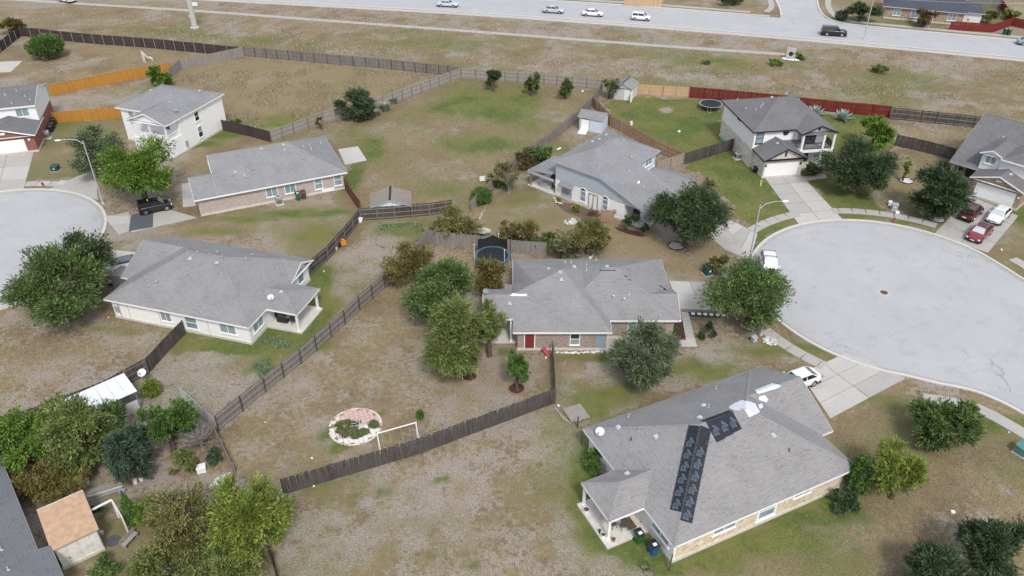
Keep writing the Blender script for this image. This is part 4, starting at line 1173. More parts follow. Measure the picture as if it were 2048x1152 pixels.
# ---- H4: long rose brick house, upper left
O4 = (-40.17, 89.18)
h4 = House('house', 'long rose-brick single-storey house with three windows and a back patio slab', O4, 24.2)
h4.roof(2.9, 19.7, 0, 12.95, ZE, .45, 'u', 'gable', 'hip', 'shingle_cool', wallmat='siding_white')
h4.roof(0, 2.89, .003, 7.0, ZE - .003, .45, 'u', 'gable', 'gable', 'shingle_cool', wallmat='brick_rose', caps=False)
h4.walls([(.45, .45), (19.3, .45), (19.3, 12.5), (3.3, 12.5), (3.3, 6.6), (.45, 6.6)], ZE - .15, 'brick_rose')
h4.window(9.6, .45, '-v', 1.35, .95, 1.25, (2, 1), 'glass_teal')
h4.window(12.0, .45, '-v', 1.35, .95, 1.25, (2, 1), 'glass_teal')
h4.window(15.75, .45, '-v', .95, .75, 1.5, (1, 2), 'glass_teal')
h4.window(18.4, .45, '-v', .95, .75, 1.5, (1, 2), 'glass_teal')
h4.panel('back_door', 'trim_black', 19.3, 10.5, '+u', .9, .12, 2.0, .03)
for p in ((470, 345), (523, 298), (567, 290)): h4.vent(*p, 'box')
for p in ((489, 350), (520, 290), (606, 293), (618, 289), (622, 297), (641, 287), (569, 300), (623, 300)): h4.vent(*p, 'pipe', 'vent_grey')
for p in ((465, 353), (506, 340), (495, 357), (607, 320)): h4.vent(*p, 'cap', 'metal_grey')
h4.garage_door(.45, 3.6, '-u')

# ---- H5: white two-storey house with front gable, upper left
h5 = House('house', 'white two-storey house with front gable behind the bright green tree', (-49.25, 106.19), 69.96)
Z5 = 5.4
h5.roof(3.25, 13.5, 0, 11.95, Z5, .40, 'v', 'hip', 'hip', 'shingle_cool')
h5.roof(0, 8, .004, 7.0, Z5 - .004, .40, 'u', 'gable', 'hip', 'shingle_cool', wallmat='siding_white', caps=False)
h5.walls([(3.0, .4), (13.1, .4), (13.1, 11.5), (3.7, 11.5), (3.7, 6.6), (3.0, 6.6)], Z5 - .15, 'siding_white')
MB().rng(3.01, 13.09, .35, .398, .26, Z5 - .17).build('side_wall', 'brick_white', h5.root)
h5.window(6.9, .35, '-v', .85, 3.5, 1.3, (1, 2), 'glass_dark'); h5.window(6.9, .35, '-v', .85, .9, 1.6, (1, 2), 'glass_teal', lower='glass_dark')
h5.window(3.7, 9.6, '-u', .9, 3.4, 1.4, (1, 2), 'glass_blue')
h5.window(3.0, 2.6, '-u', 1.0, 3.3, 1.5, (1, 2), 'glass_dark')
h5.slab(.2, 3.0, .4, 6.6, 2.75, 'trim_white', 'balcony_floor')
h5.slab(.2, 3.0, .4, 6.6, .15)
for v in (.55, 3.4, 6.4): h5.post(.4, v, 2.75, Z5 - .2, w=.2); h5.post(.4, v, .15, 2.6, w=.22)
for v0, v1 in ((.6, 3.4), (3.4, 6.4)):
    b = MB(); b.rng(.36, .44, v0, v1, 3.55, 3.63)
    for k in range(9): b.rng(.38, .42, v0 + (v1 - v0) * (k + .5) / 9 - .02, v0 + (v1 - v0) * (k + .5) / 9 + .02, 2.75, 3.55)
    b.build('railing', 'trim_white', h5.root)
b = MB(); b.rng(.4, 3.0, .5, .58, 3.55, 3.63)
for k in range(8): b.rng(.45 + k * .33, .49 + k * .33, .52, .56, 2.75, 3.55)
b.build('railing', 'trim_white', h5.root)
h5.panel('front_door', 'trim_black', 3.0, 4.6, '-u', .95, .2, 2.1, .03)
h5.panel('utility_box', 'door_blue', 3.6, .35, '-v', .35, .7, .9, .18)
for p in ((348, 171), (399, 182), (340, 205), (302, 181)): h5.vent(*p, 'box')
h5.vent(424, 193, 'pipe', 'vent_grey')
hh = h5.hit(353, 226); dish(h5.world(*hh), .7, 'small grey satellite dish on the white two-storey house roof', (.5, -.9, .4), .3, 'door_blue')

# ---- H6: red brick and white two-storey house at the left edge
h6 = House('house', 'red brick and white two-storey house with garage at the left edge', (-76.12, 112.72), 16.71)
h6.roof(-8, 4.68, 0, 9.8, Z5, .30, 'u', 'hip', 'gable', 'shingle_dark', wallmat='siding_white', inset=.14)
h6.roof(-3.6, 4.75, -5.2, 2.0, 2.8, .30, 'v', 'gable', 'gable', 'shingle_dark', wallmat='brick_red', caps=False)
h6.roof(-8, -2, -2.5, 2.0, 2.8, .35, 'u', 'hip', 'gable', 'shingle_dark', caps=False)
h6.walls([(-7.6, .4), (4.5, .4), (4.5, 9.4), (-7.6, 9.4)], Z5 - .15, 'siding_white', z0=2.75)
h6.walls([(-3.3, -4.75), (4.4, -4.75), (4.52, 9.42), (-7.6, 9.42), (-7.6, .38), (-3.3, .38)], 2.76, 'brick_red')
h6.window(2.6, .4, '-v', 1.7, 3.75, 1.15, (2, 1), 'glass_teal')
h6.garage_door(.4, -4.75, '-v', 5.2, 2.1)
h6.panel('gable_vent', 'trim_white', .6, -4.9, '-v', .6, 3.15, .35, .12)
h6.panel('wall_lamp', 'trim_white', 3.7, -4.75, '-v', .3, 1.9, .25, .15)
for p in ((10, 190), (33, 182), (50, 193), (24, 207), (60, 199)): h6.vent(*p, 'pipe', 'vent_grey')

# ---- H7: blue-grey house with tall clipped wall
wa, wb_ = Vector((5.8, 95.58)), Vector((16.64, 86.27))
h7 = House('house', 'blue-grey house with tall side wall over white brick and arched windows', wa, math.degrees(math.atan2(wb_[1] - wa[1], wb_[0] - wa[0])))
Zh, ps_ = 5.1, .362
S0, S1, S2_, T0, T1, TC = -.4, 7.3, 14.3, -.3, 12.3, 7.0
sr = (S0 + S1) / 2; zr = Zh + ps_ * (S1 - S0) / 2; hw = (S1 - S0) / 2
zlow = Zh - ps_ * (S2_ - S1)
ro = MB()
ro.quad((S0, T0, Zh), (S1, T0, Zh), (sr, T0 + hw, zr))
ro.quad((S0, T1, Zh), (S0, T0, Zh), (sr, T0 + hw, zr), (sr, T1 - hw, zr))
ro.quad((S1 + 1.0, T1, Zh - ps_), (S0, T1, Zh), (sr, T1 - hw, zr))
ro.quad((S1, T0, Zh), (S2_, T0, zlow), (S2_, TC, zlow), (S1, TC, Zh))
ro.quad((S1, T0, Zh), (S1, TC, Zh), (sr, T1 - hw, zr), (sr, T0 + hw, zr))
ro.quad((S1, TC, Zh), (S1 + 1.0, TC, Zh - ps_), (S1 + 1.0, T1, Zh - ps_), (sr, T1 - hw, zr))
fix_up(ro.build('roof', 'shingle_cool', h7.root))
cp = MB(); ridge_cap(cp, Vector((S0, T0, Zh)), Vector((sr, T0 + hw, zr))); ridge_cap(cp, Vector((sr, T0 + hw, zr)), Vector((sr, T1 - hw, zr))); ridge_cap(cp, Vector((S0, T1, Zh)), Vector((sr, T1 - hw, zr))); cp.build('ridge_cap', 'shingle_cool', h7.root)
def h7fn(u, v):
    r = -9
    if S0 <= u <= S1 and T0 <= v <= T1: r = Zh + ps_ * min(u - S0, S1 - u, v - T0, T1 - v)
    if S1 < u <= S2_ and T0 <= v <= TC: r = max(r, Zh - ps_ * (u - S1))
    return r
h7.fns.append(h7fn)
f = MB()
def rakeboard(p, q_, d=.22, t=.04, off=(0, -1)):
    o_ = Vector((off[0] * t, off[1] * t, 0)); p, q_ = Vector(p), Vector(q_); dn = Vector((0, 0, -d))
    vs_ = [p, q_, q_ + dn, p + dn]; vs2 = [x + o_ for x in vs_]
    f.add(vs_ + vs2, [(0, 1, 2, 3), (7, 6, 5, 4), (0, 4, 5, 1), (3, 2, 6, 7), (0, 3, 7, 4), (1, 5, 6, 2)])
e_ = -.012
rakeboard((S0, T0, Zh + e_), (S1, T0, Zh + e_)); rakeboard((S1, T0, Zh + e_), (S2_, T0, zlow + e_)); rakeboard((S2_, T0, zlow + e_), (S2_, TC, zlow + e_), off=(1, 0)); rakeboard((S0, T1, Zh + e_), (S0, T0, Zh + e_), off=(-1, 0)); rakeboard((S1 + 1, TC, Zh - ps_ + e_), (S1 + 1, T1, Zh - ps_ + e_), off=(1, 0)); rakeboard((S1, TC, Zh + e_), (S2_, TC, zlow + e_), off=(0, 1))
fix_normals(f.build('fascia', 'trim_grey', h7.root))
# walls
w7 = MB(); tw = .05
prof = [(0, 2.62), (0, Zh - .1), (S1, Zh - .1), (S2_ - .4, zlow + .03), (S2_ - .4, 2.3)]
prof = [(0, 2.45), (0, Zh - .1), (S1, Zh - .1), (13.6, Zh - .1 - ps_ * (13.6 - S1)), (13.6, 2.45)]
w7.add([(a, -.02, z) for a, z in prof] + [(a, .2, z) for a, z in prof], [tuple(range(5)), tuple(range(9, 4, -1))] + [(i, (i + 1) % 5, 5 + (i + 1) % 5, 5 + i) for i in range(5)])
fix_normals(w7.build('siding', 'siding_blue', h7.root))
h7.walls([(0, .0), (11.0, .0), (11.0, TC - .3), (7.9, TC - .3), (7.9, T1 - .4), (0, T1 - .4)], 2.6, 'brick_white')
h7.walls([(0.02, .15), (7.2, .15), (7.2, TC), (7.88, TC), (7.88, T1 - .42), (.02, T1 - .42)], Zh - .35, 'siding_paleblue', z0=2.6)
h7.walls([(11.0, 2.0), (13.6, 2.0), (13.6, 6.5), (11.0, 6.5)], zlow - .1, 'siding_blue')
h7.post(13.7, .15, .12, zlow - .1, 'siding_blue', .5); h7.slab(11.0, 14.2, 0, 2.4, .14)
h7.post(13.7, 2.2, .12, zlow - .1, 'siding_blue', .4)
h7.panel('front_door', 'trim_black', 11.7, 2.0, '-v', .95, .14, 2.0, .04)
h7.window(1.95, .0, '-v', 1.35, .75, 1.3, (1, 2), 'glass_blue', 'trim_grey', fw=.2)
b = MB(); b.add([(.95, -.05, 2.55), (3.1, -.05, 2.55), (3.1, -.75, 2.18), (.95, -.75, 2.18), (.95, -.05, 2.5), (3.1, -.05, 2.5), (3.1, -.75, 2.08), (.95, -.75, 2.08)], [(0, 3, 2, 1), (4, 5, 6, 7), (2, 3, 7, 6), (0, 4, 7, 3), (1, 2, 6, 5)])
fix_normals(b.build('window_awning', 'shingle_cool', h7.root))
for s_ in (4.6, 8.1):
    fo = h7.window(s_, .0, '-v', .78, .7, 1.4, (1, 2), 'glass_blue')
    b = MB(); n = 12; c = (s_, 2.2)
    pts = [(c[0] + .39 * math.cos(math.pi * i / n), -.03, c[1] + .36 * math.sin(math.pi * i / n)) for i in range(n + 1)]
    b.add(pts, [tuple(range(n, -1, -1))]); b.build('arch_pane', 'glass_dark', fo)
    b = MB()
    for i in range(n):
        a0, a1 = math.pi * i / n, math.pi * (i + 1) / n
        q4 = [(c[0] + r * math.cos(a), c[1] + r * .92 * math.sin(a)) for r, a in ((.39, a0), (.39, a1), (.5, a1), (.5, a0))]
        b.add([(x, -.07, z) for x, z in q4] + [(x, .02, z) for x, z in q4], [(0, 1, 2, 3), (3, 2, 6, 7), (1, 0, 4, 5)])
    fix_normals(b.build('arch_frame', 'trim_white', fo))
fo = h7.panel('trellis', 'fence_rail', 6.25, -.03, '-v', .06, .3, 1.9, .06)
for a in (5.55, 6.95): h7.panel('trellis_post', 'fence_rail', a, -.03, '-v', .06, .3, 1.9, .06)
h7.panel('trellis_rail', 'fence_rail', 6.25, -.03, '-v', 1.46, 2.2, .06, .06)
h7.panel('meter_box', 'box_grey', 9.7, 0, '-v', .4, .8, .5, .14)
# side patio with low roof
pr_ = MB(); pr_.add([(-4.5, -.3, 2.45), (-.42, -.3, 3.05), (-.42, 5.5, 3.05), (-4.5, 5.5, 2.45), (-4.5, -.3, 2.33), (-.42, -.3, 2.93), (-.42, 5.5, 2.93), (-4.5, 5.5, 2.33)], [(0, 1, 2, 3), (7, 6, 5, 4), (0, 4, 5, 1), (3, 7, 4, 0), (2, 6, 7, 3)])
fix_normals(pr_.build('patio_roof', 'shingle_cool', h7.root))
b = MB(); b.rng(-4.55, -.1, -.36, -.31, 2.05, 2.42); b.build('patio_beam', 'siding_blue', h7.root)
h7.slab(-4.6, 0, -.2, 5.4, .14)
h7.post(-4.2, 0, .14, 2.4, 'fence_rail', .16); h7.post(-4.2, 5.0, .14, 2.4, 'fence_rail', .16)
h7.window(7.88, 10.2, '+u', 1.5, 3.2, 1.1, (2, 1), 'glass_blue')
for p in ((1186, 284), (1199, 279), (1213, 270), (1171, 282), (1156, 290)): h7.vent(*p, 'box')
for p in ((1247, 282), (1258, 345), (1287, 377), (1263, 317), (1292, 308)): h7.vent(*p, 'cap', 'vent_grey')
hv = h7.hit(1277, 365)
if hv: MB().box((hv[0], hv[1], hv[2] + .05), (.3, .7, .05), .5).build('roof_vent', 'trim_white', h7.root)
h7.roof(9.0, 14.6, 6.6, 12.0, 2.55, .36, 'u', 'gable', 'gable', 'shingle_cool', fascia='trim_grey', wallmat='siding_blue', caps=False)
h7.walls([(9.2, 6.7), (14.2, 6.7), (14.2, 11.6), (9.2, 11.6)], 2.4, 'siding_blue')
h7.garage_door(14.2, 9.2, '+u', 4.6)

# ---- H8: two-storey stone and white house
h8 = House('house', 'two-storey white and stone house with dark balcony railing and front garage', (33.95, 103.62), 9.1)
Z8 = 5.6
h8.roof(-.35, 11.5, 0, 12.1, Z8, .41, 'u', 'hip', 'hip', 'shingle_dark', 'trim_black')
h8.roof(5.93, 11.4, -1.82, 5, Z8 - .004, .41, 'v', 'gable', 'hip', 'shingle_dark', 'trim_black', wallmat='siding_white', caps=False, inset=.55)
h8.roof(.12, 6.5, -3.7, .45, 2.9, .5, 'v', 'gable', 'gable', 'shingle_dark', 'trim_black', wallmat='stone_pale', caps=True)
pb = MB(); pb.add([(6.52, -.9, 2.85), (7.6, -.9, 2.85), (7.6, .5, 3.9), (4.6, .5, 3.9)], [(0, 1, 2, 3)]); fix_up(pb.build('roof', 'shingle_dark', h8.root))
h8.walls([(.1, .45), (11.05, .45), (11.05, 11.65), (.1, 11.65)], Z8 - .15, 'siding_white', z0=2.7)
h8.walls([(.5, -3.2), (6.15, -3.2), (6.15, .42), (11.08, .42), (11.08, 11.68), (.07, 11.68), (.07, .42), (.5, .42)], 2.72, 'stone_pale')
pedi = MB(); pedi.add([(6.0, -1.86, Z8 - .19), (11.3, -1.86, Z8 - .19), (11.3, -1.2, Z8 + .08), (6.0, -1.2, Z8 + .08)], [(0, 1, 2, 3)]); fix_up(pedi.build('pent_roof', 'shingle_dark', h8.root))
h8.garage_door(3.1, -3.2, '-v', 4.9, 2.15)
h8.panel('gable_vent', 'trim_black', 3.3, -3.35, '-v', .28, 3.2, .75, .05); h8.panel('gable_vent', 'trim_black', 8.7, -1.27, '-v', .28, 5.75, .65, .06)
h8.panel('wall_lamp', 'trim_black', .72, -3.2, '-v', .16, 1.8, .35, .18); h8.panel('wall_lamp', 'trim_black', 5.85, -3.2, '-v', .16, 1.8, .35, .18)
h8.window(.95, .45, '-v', 1.0, 3.65, 1.5, (1, 2), 'glass_blue', 'trim_black', fw=.05)
# round window
b = MB(); n = 20
for i in range(n):
    a0, a1 = 2 * math.pi * i / n, 2 * math.pi * (i + 1) / n
    q4 = [(4.75 + r * math.cos(a), 5.0 + r * math.sin(a)) for r, a in ((.28, a0), (.28, a1), (.42, a1), (.42, a0))]
    b.add([(x, .38, z) for x, z in q4] + [(x, .46, z) for x, z in q4], [(0, 1, 2, 3), (3, 2, 6, 7), (1, 0, 4, 5)])
for i in range(4):
    a = math.pi * i / 4
    b.box((4.75, .40, 5.0), (.56, .03, .04), tilt=a)
rw = fix_normals(b.build('round_window', 'trim_black', h8.root))
b = MB(); b.add([(4.75 + .3 * math.cos(2 * math.pi * i / n), .43, 5.0 + .3 * math.sin(2 * math.pi * i / n)) for i in range(n)], [tuple(range(n))]); b.build('pane', 'glass', rw)
h8.window(.1, 6.0, '-u', .9, 4.95, .45, (2, 1), 'glass_dark', 'trim_black', sill=False)
# two-level porch
h8.slab(6.2, 11.3, -1.7, .42, .15, 'slab', 'porch_slab')
MB().rng(6.2, 11.3, -1.75, .42, 2.72, 3.05).build('balcony_floor', 'trim_white', h8.root)
for u in (6.45, 9.6, 11.1): h8.post(u, -1.5, 3.05, Z8 - .2, w=.28)
for u in (9.6, 11.1): h8.post(u, -1.5, .15, 2.72, w=.28)
for u0, u1 in ((6.6, 9.46), (9.74, 10.96)):
    b = MB(); b.rng(u0, u1, -1.54, -1.46, 3.95, 4.03); b.rng(u0, u1, -1.53, -1.47, 3.12, 3.18)
    k = int((u1 - u0) / .11)
    for i in range(k): b.rng(u0 + (u1 - u0) * (i + .5) / k - .022, u0 + (u1 - u0) * (i + .5) / k + .022, -1.52, -1.48, 3.18, 3.95)
    b.build('railing', 'trim_black', h8.root)
b = MB(); b.rng(11.06, 11.14, -1.4, .4, 3.95, 4.03)
for i in range(16): b.rng(11.08, 11.12, -1.36 + i * .11, -1.32 + i * .11, 3.1, 3.95)
b.build('railing', 'trim_black', h8.root)
h8.panel('balcony_door', 'glass_dark', 8.6, .45, '-v', 1.8, 3.1, 2.0, .03); h8.window(7.0, .45, '-v', .7, 3.7, 1.3, (1, 2), 'glass_blue')
h8.panel('front_door', 'trim_black', 8.4, .42, '-v', 1.0, .2, 2.1, .04); h8.window(6.9, .42, '-v', .7, .8, 1.4, (1, 2), 'glass_teal'); h8.window(10.1, .42, '-v', .9, .8, 1.4, (1, 2), 'glass_teal')
for p in ((1544, 195), (1556, 191), (1555, 287)): h8.vent(*p, 'box')
for p in ((1492, 217), (1512, 220), (1522, 214), (1526, 209), (1475, 200), (1597, 199)): h8.vent(*p, 'pipe', 'vent_grey')
hh = h8.hit(1571, 194); dish(h8.world(*hh), .65, 'small grey satellite dish on top of the two-storey stone house', (.4, -.9, .3), .4, 'door_blue')

# ---- H9: house at the right edge
h9 = House('house', 'two-storey house with stone garage gable at the right edge behind three cars', (61.6, 95.4), -46)
h9.roof(-4.4, 14, 2.45, 20.3, 2.8, .5, 'u', 'gable', 'gable', 'shingle_dark', 'trim_grey', wallmat='siding_pale')
h9.roof(-.65, 6.15, -.5, 6, 2.8, .36, 'v', 'gable', 'gable', 'shingle_dark', 'trim_white', wallmat='stone_brown')
h9.roof(-1.15, 1.85, 2.2, 8, 5.3, .48, 'v', 'gable', 'gable', 'shingle_dark', 'trim_white', wallmat='siding_pale')
h9.roof(1.6, 14, 2.0, 10, 5.28, .42, 'u', 'hip', 'hip', 'shingle_dark', 'trim_white', caps=False)
h9.walls([(-.85, 2.7), (1.6, 2.7), (1.6, 2.5), (13, 2.5), (13, 9), (-.85, 9)], 5.2, 'siding_pale', z0=2.6)
h9.walls([(-.3, .0), (5.8, 0), (5.8, 4.6), (13, 4.6), (13, 19), (-4.0, 19), (-4.0, 4.8), (-.3, 4.8)], 2.65, 'stone_brown')
h9.garage_door(2.75, 0, '-v', 4.9, 2.13, 'trim_white')
h9.window(.3, 2.7, '-v', 1.2, 3.95, 1.05, (2, 1), 'glass_blue')
h9.post(-3.9, 2.9, .1, 2.7, 'stone_brown', .4); h9.post(-.6, 2.9, .1, 2.7, 'stone_brown', .3)
h9.panel('front_door', 'trim_black', -2.2, 4.8, '-v', 1.0, .1, 2.1, .04); h9.window(-3.3, 4.8, '-v', .7, .8, 1.3, (1, 2), 'glass_dark', 'trim_grey')
h9.panel('gable_vent', 'plate', 2.75, -.15, '-v', .7, 3.1, .22, .05); h9.panel('wall_lamp', 'trim_white', 5.55, 0, '-v', .3, 1.7, .2, .15)
h9.slab(-4.1, -.35, 2.7, 4.75, .12)
h9.vent(2005, 276, 'cap', 'vent_grey'); h9.vent(2021, 349, 'box', 'trim_cream')

# ---- H10: grey roof at the lower left corner
h10 = House('house', 'plain grey roof house cut by the lower left corner', (-38.58, 41.97), -50.37)
h10.roof(-8, 7.45, -9.0, 0, 2.6, .3, 'u', 'hip', 'gable', 'shingle_flat_grey', 'trim_grey', wallmat='siding_pale')
h10.roof(7.3, 14, -9.0, .8, 2.597, .3, 'u', 'gable', 'hip', 'shingle_flat_grey', 'trim_grey', wallmat='siding_pale', caps=False)
h10.walls([(-7.5, -8.5), (13.5, -8.5), (13.5, .35), (7.8, .35), (7.8, -.45), (-7.5, -.45)], 2.45, 'siding_pale')
h10.vent(17, 1140, 'pipe', 'vent_grey'); h10.vent(3, 1100, 'pipe', 'vent_grey')

# ---- H11: small hut with tan board roof
h11 = House('garden_hut', 'small cream hut with flat tan board roof beside the grey roof', (-35.65, 39.85), 37.37, 'hut')
b = MB(); b.add([(-.05, .1, 2.75), (3.2, .1, 2.75), (3.2, -4.3, 2.55), (-.05, -4.3, 2.55), (-.05, .1, 2.63), (3.2, .1, 2.63), (3.2, -4.3, 2.43), (-.05, -4.3, 2.43)], [(3, 2, 1, 0), (4, 5, 6, 7), (0, 1, 5, 4), (1, 2, 6, 5), (2, 3, 7, 6), (3, 0, 4, 7)])
fix_normals(b.build('roof', 'tan_board', h11.root))
h11.walls([(.15, -4.05), (3.0, -4.05), (3.0, -.1), (.15, -.1)], 2.42, 'cream_wall')
MB().rng(-.05, 3.2, .12, .17, 2.6, 2.74).build('gutter', 'trim_white', h11.root)
for u in (.8, 1.6, 2.4): h11.panel('seam', 'trim_cream', u, -4.05, '-v', .04, .1, 2.2, .03)
h11.panel('door', 'trim_white', 3.0, -2.9, '+u', .85, .1, 1.95, .03)

# ---- garden sheds
def shed(label, org, angd, w, d, he, pitch, axis, wall, roofm, fascia, door=None, door_mat='trim_white', over=.22):
    h = House('shed', label, org, angd, 'shed')
    h.roof(-over, w + over, -over, d + over, he, pitch, axis, 'gable', 'gable', roofm, fascia, wallmat=wall, drop=.12, inset=over)
    h.walls([(0, 0), (w, 0), (w, d), (0, d)], he - .04, wall, slab=False)
    if door: h.panel('door', door_mat, door[0], 0, '-v', door[1], .08, door[2], .04)
    return h
s1 = shed('small grey shed with gable roof beside the new pine fence', (17.37, 130.72), -26.65, 3.0, 3.3, 2.25, .45, 'v', 'siding_greywhite', 'shingle_grey', 'trim_grey', (2.3, .9, 1.8))
cp = MB(); ridge_cap(cp, Vector((1.5, -.2, 3.05)), Vector((1.5, 3.4, 3.05))); cp.build('ridge_cap', 'shingle_navy', s1.root)
s1.panel('open_door', 'trim_white', 3.3, -.5, '-u', .9, .1, 1.8, .02)
s2 = shed('pale blue shed with grey roof behind the blue-grey house', (10.55, 117.53), -24.5, 3.75, 2.75, 2.25, .4, 'u', 'siding_paleblue', 'shingle_grey', 'trim_grey', (.95, 1.25, 1.75))
for dx in (-.7, .7): s2.panel('door_trim', 'trim_grey', .95 + dx, 0, '-v', .14, .05, 2.0, .06)
s2.panel('transom', 'trim_black', .95, 0, '-v', 1.0, 1.9, .25, .05)
b = MB(); b.add([(.3, -1.5, .04), (1.6, -1.5, .04), (1.6, -.02, .3), (.3, -.02, .3), (.3, -1.5, 0.0), (1.6, -1.5, 0.0), (1.6, -.02, .2), (.3, -.02, .2)], [(0, 1, 2, 3), (0, 4, 5, 1), (1, 5, 6, 2), (3, 7, 4, 0)]); fix_normals(b.build('ramp', 'trim_white', s2.root))
s3 = shed('brown-roofed shed behind the dark fence in the big yard', (at(743, 414, 1.72)[0], at(743, 414, 1.72)[1], 0), 5.9, 4.75, 3.5, 1.75, .36, 'v', 'siding_pale', 'shingle_tan', 'trim_grey')
cp = MB(); ridge_cap(cp, Vector((2.375, -.25, 2.70)), Vector((2.375, 3.7, 2.70))); cp.build('ridge_cap', 'underlayment', s3.root)
s4 = House('lean_to', 'long white metal roof lean-to half hidden by the leafy tree', (-40.37, 51.8), 42.7, 'lean-to')
for i in range(7):
    u0 = i * .9 - .02
    b = MB(); b.add([(u0, 0, 2.45), (u0 + .88, 0, 2.45), (u0 + .88, -2.95, 2.2), (u0, -2.95, 2.2), (u0, 0, 2.42), (u0 + .88, 0, 2.42), (u0 + .88, -2.95, 2.17), (u0, -2.95, 2.17)], [(3, 2, 1, 0), (4, 5, 6, 7), (0, 1, 5, 4), (1, 2, 6, 5), (2, 3, 7, 6), (3, 0, 4, 7)])
    fix_normals(b.build('roof_panel', 'metal_roof_white', s4.root))
for u in (.1, 2.1, 4.1, 6.1):
    for v in (-.1, -2.8): MB().rng(u - .06, u + .06, v - .06, v + .06, 0, 2.2).build('post', 'fence_mid', s4.root)
MB().rng(.1, 6.15, -.09, -.02, 0, 2.2).build('back_wall', 'fence_dark', s4.root)
MB().rng(4.0, 6.15, -2.85, -2.8, 0, 1.2).build('side_panel', 'fence_white', s4.root)

# ---- far house across the road
pf = at(1785, 38); pf2 = at(1912, 50)
af = math.degrees(math.atan2(pf2[1] - pf[1], pf2[0] - pf[0]))
h12 = House('house', 'far brick house with dark blue roof across the road', (pf[0], pf[1]), af)
Lf = (pf2 - pf).length
h12.roof(-2.5, Lf + 1.5, -.5, 11, 2.7, .42, 'u', 'hip', 'hip', 'shingle_navy', 'trim_grey')
h12.roof(Lf - 1.2, Lf + 5, .6, 9, 2.65, .36, 'u', 'gable', 'hip', 'shingle_navy', 'trim_grey', caps=False)
h12.walls([(-2, 0), (Lf + 1, 0), (Lf + 1, 10.5), (-2, 10.5)], 2.55, 'stone_brown')
h12.walls([(Lf + 1, 1), (Lf + 4.5, 1), (Lf + 4.5, 8.5), (Lf + 1, 8.5)], 2.5, 'siding_pale', slab=False)
h12.window(4.2, 0, '-v', 1.6, .8, 1.4, (2, 1), 'glass_blue'); h12.window(7.0, 0, '-v', 1.6, .5, 1.7, (1, 2), 'glass_blue', fw=.2); h12.window(11.5, 0, '-v', 1.6, .9, 1.2, (2, 1), 'glass_blue'); h12.window(.5, 0, '-v', 1.4, .9, 1.2, (2, 1), 'glass_blue')
# ------------------------------------------------------------------ fences
_pk = {}
def picket_mesh(mat, w=.135, h=1.83, t=.018):
    k = (mat, w, h)
    if k not in _pk:
        b = MB(); e = .03
        pr = [(-w / 2, 0), (w / 2, 0), (w / 2, h - e), (w / 2 - e, h), (-w / 2 + e, h), (-w / 2, h - e)]
        b.add([(x, -t / 2, z) for x, z in pr] + [(x, t / 2, z) for x, z in pr], [tuple(range(6)), tuple(range(11, 5, -1))] + [(i + 6, (i + 1) % 6 + 6, (i + 1) % 6, i) for i in range(6)])
        _pk[k] = b.mesh('picket', mat)
    return _pk[k]
def fence(label, px, mat, rails=None, h=1.83, rail_mat='fence_rail', post_mat=None, single=False, lean=.012, world=False, post_h=None, cap=False, spacing=2.44, steel=False, missing=0.0, nrail=3):
    """board fence along a line of picture points; rails: +1 on the left of the line, -1 on its right, None on the hidden side"""
    pts = [Vector(p) for p in px] if world else [Vector(p) for p in W2(px)]
    root = thing('fence', label, 'fence', (pts[0][0], pts[0][1], 0))
    o = pts[0]; W = .135; step = .141
    rs = rails if rails else 1
    pb = MB(); rail_side = rs
    pm = picket_mesh(mat, W, h)
    npk = 0
    for a, c in zip(pts[:-1], pts[1:]):
        d = c - a; L = d.length; d = d / L; nrm = Vector((-d[1], d[0])); rz = math.atan2(d[1], d[0])
        n = max(1, int(L / step))
        wob = random.uniform(0, 6)
        for i in range(n):
            if random.random() < missing: continue
            p = a + d * ((i + .5) * L / n) - o
            dz = .02 * math.sin(i * .11 + wob) + random.uniform(-.025, .02); tl = random.gauss(0, lean)
            if single:
                ob = bpy.data.objects.new('picket', pm); COL.objects.link(ob); ob.parent = root
                ob.location = (p[0] - nrm[0] * .012 * rs, p[1] - nrm[1] * .012 * rs, dz); ob.rotation_euler = (random.gauss(0, .015), tl, rz + random.gauss(0, .02))
            else:
                e = .03; hh_ = h + dz; k = random.gauss(0, .006) - .012 * rs
                pr = [(-W / 2, 0), (W / 2, 0), (W / 2 + tl, hh_ - e), (W / 2 - e + tl, hh_), (-W / 2 + e + tl, hh_), (-W / 2 + tl, hh_ - e)]
                vs_ = []
                for t in (-.009, .009):
                    for x, z in pr: vs_.append((p[0] + d[0] * x + nrm[0] * (t + k), p[1] + d[1] * x + nrm[1] * (t + k), z))
                pb.add(vs_, [tuple(range(6)), tuple(range(11, 5, -1))] + [(i_ + 6, (i_ + 1) % 6 + 6, (i_ + 1) % 6, i_) for i_ in range(6)])
        # posts and rails
        m_ = max(1, round(L / spacing))
        for i in range(m_ + 1):
            p = a + d * (L * i / m_) - o + nrm * (.07 * rail_side)
            ph = (post_h or h - .02) + random.uniform(-.03, .04)
            b = MB()
            if steel: b.cyl((0, 0, -.1), (0, 0, ph), .035, n=7)
            else: b.rng(-.045, .045, -.045, .045, -.1, ph)
            b.build('post', post_mat or rail_mat, root, loc=(p[0], p[1], 0), rz=rz)
        for k in range(nrail):
            z = .25 + (h - .5) * k / (nrail - 1) + random.uniform(-.03, .03)
            p = (a + c) / 2 - o + nrm * (.028 * rail_side)
            MB().rng(-L / 2, L / 2, -.019, .019, -.045, .045).build('rail', rail_mat, root, loc=(p[0], p[1], z), rz=rz)
        if cap:
            p = (a + c) / 2 - o
            MB().rng(-L / 2, L / 2, -.07, .07, 0, .035).build('cap_rail', rail_mat, root, loc=(p[0], p[1], h + .01), rz=rz)
    if not single:
        ob = pb.build('pickets', mat, root); ob['kind'] = 'stuff'
    return root

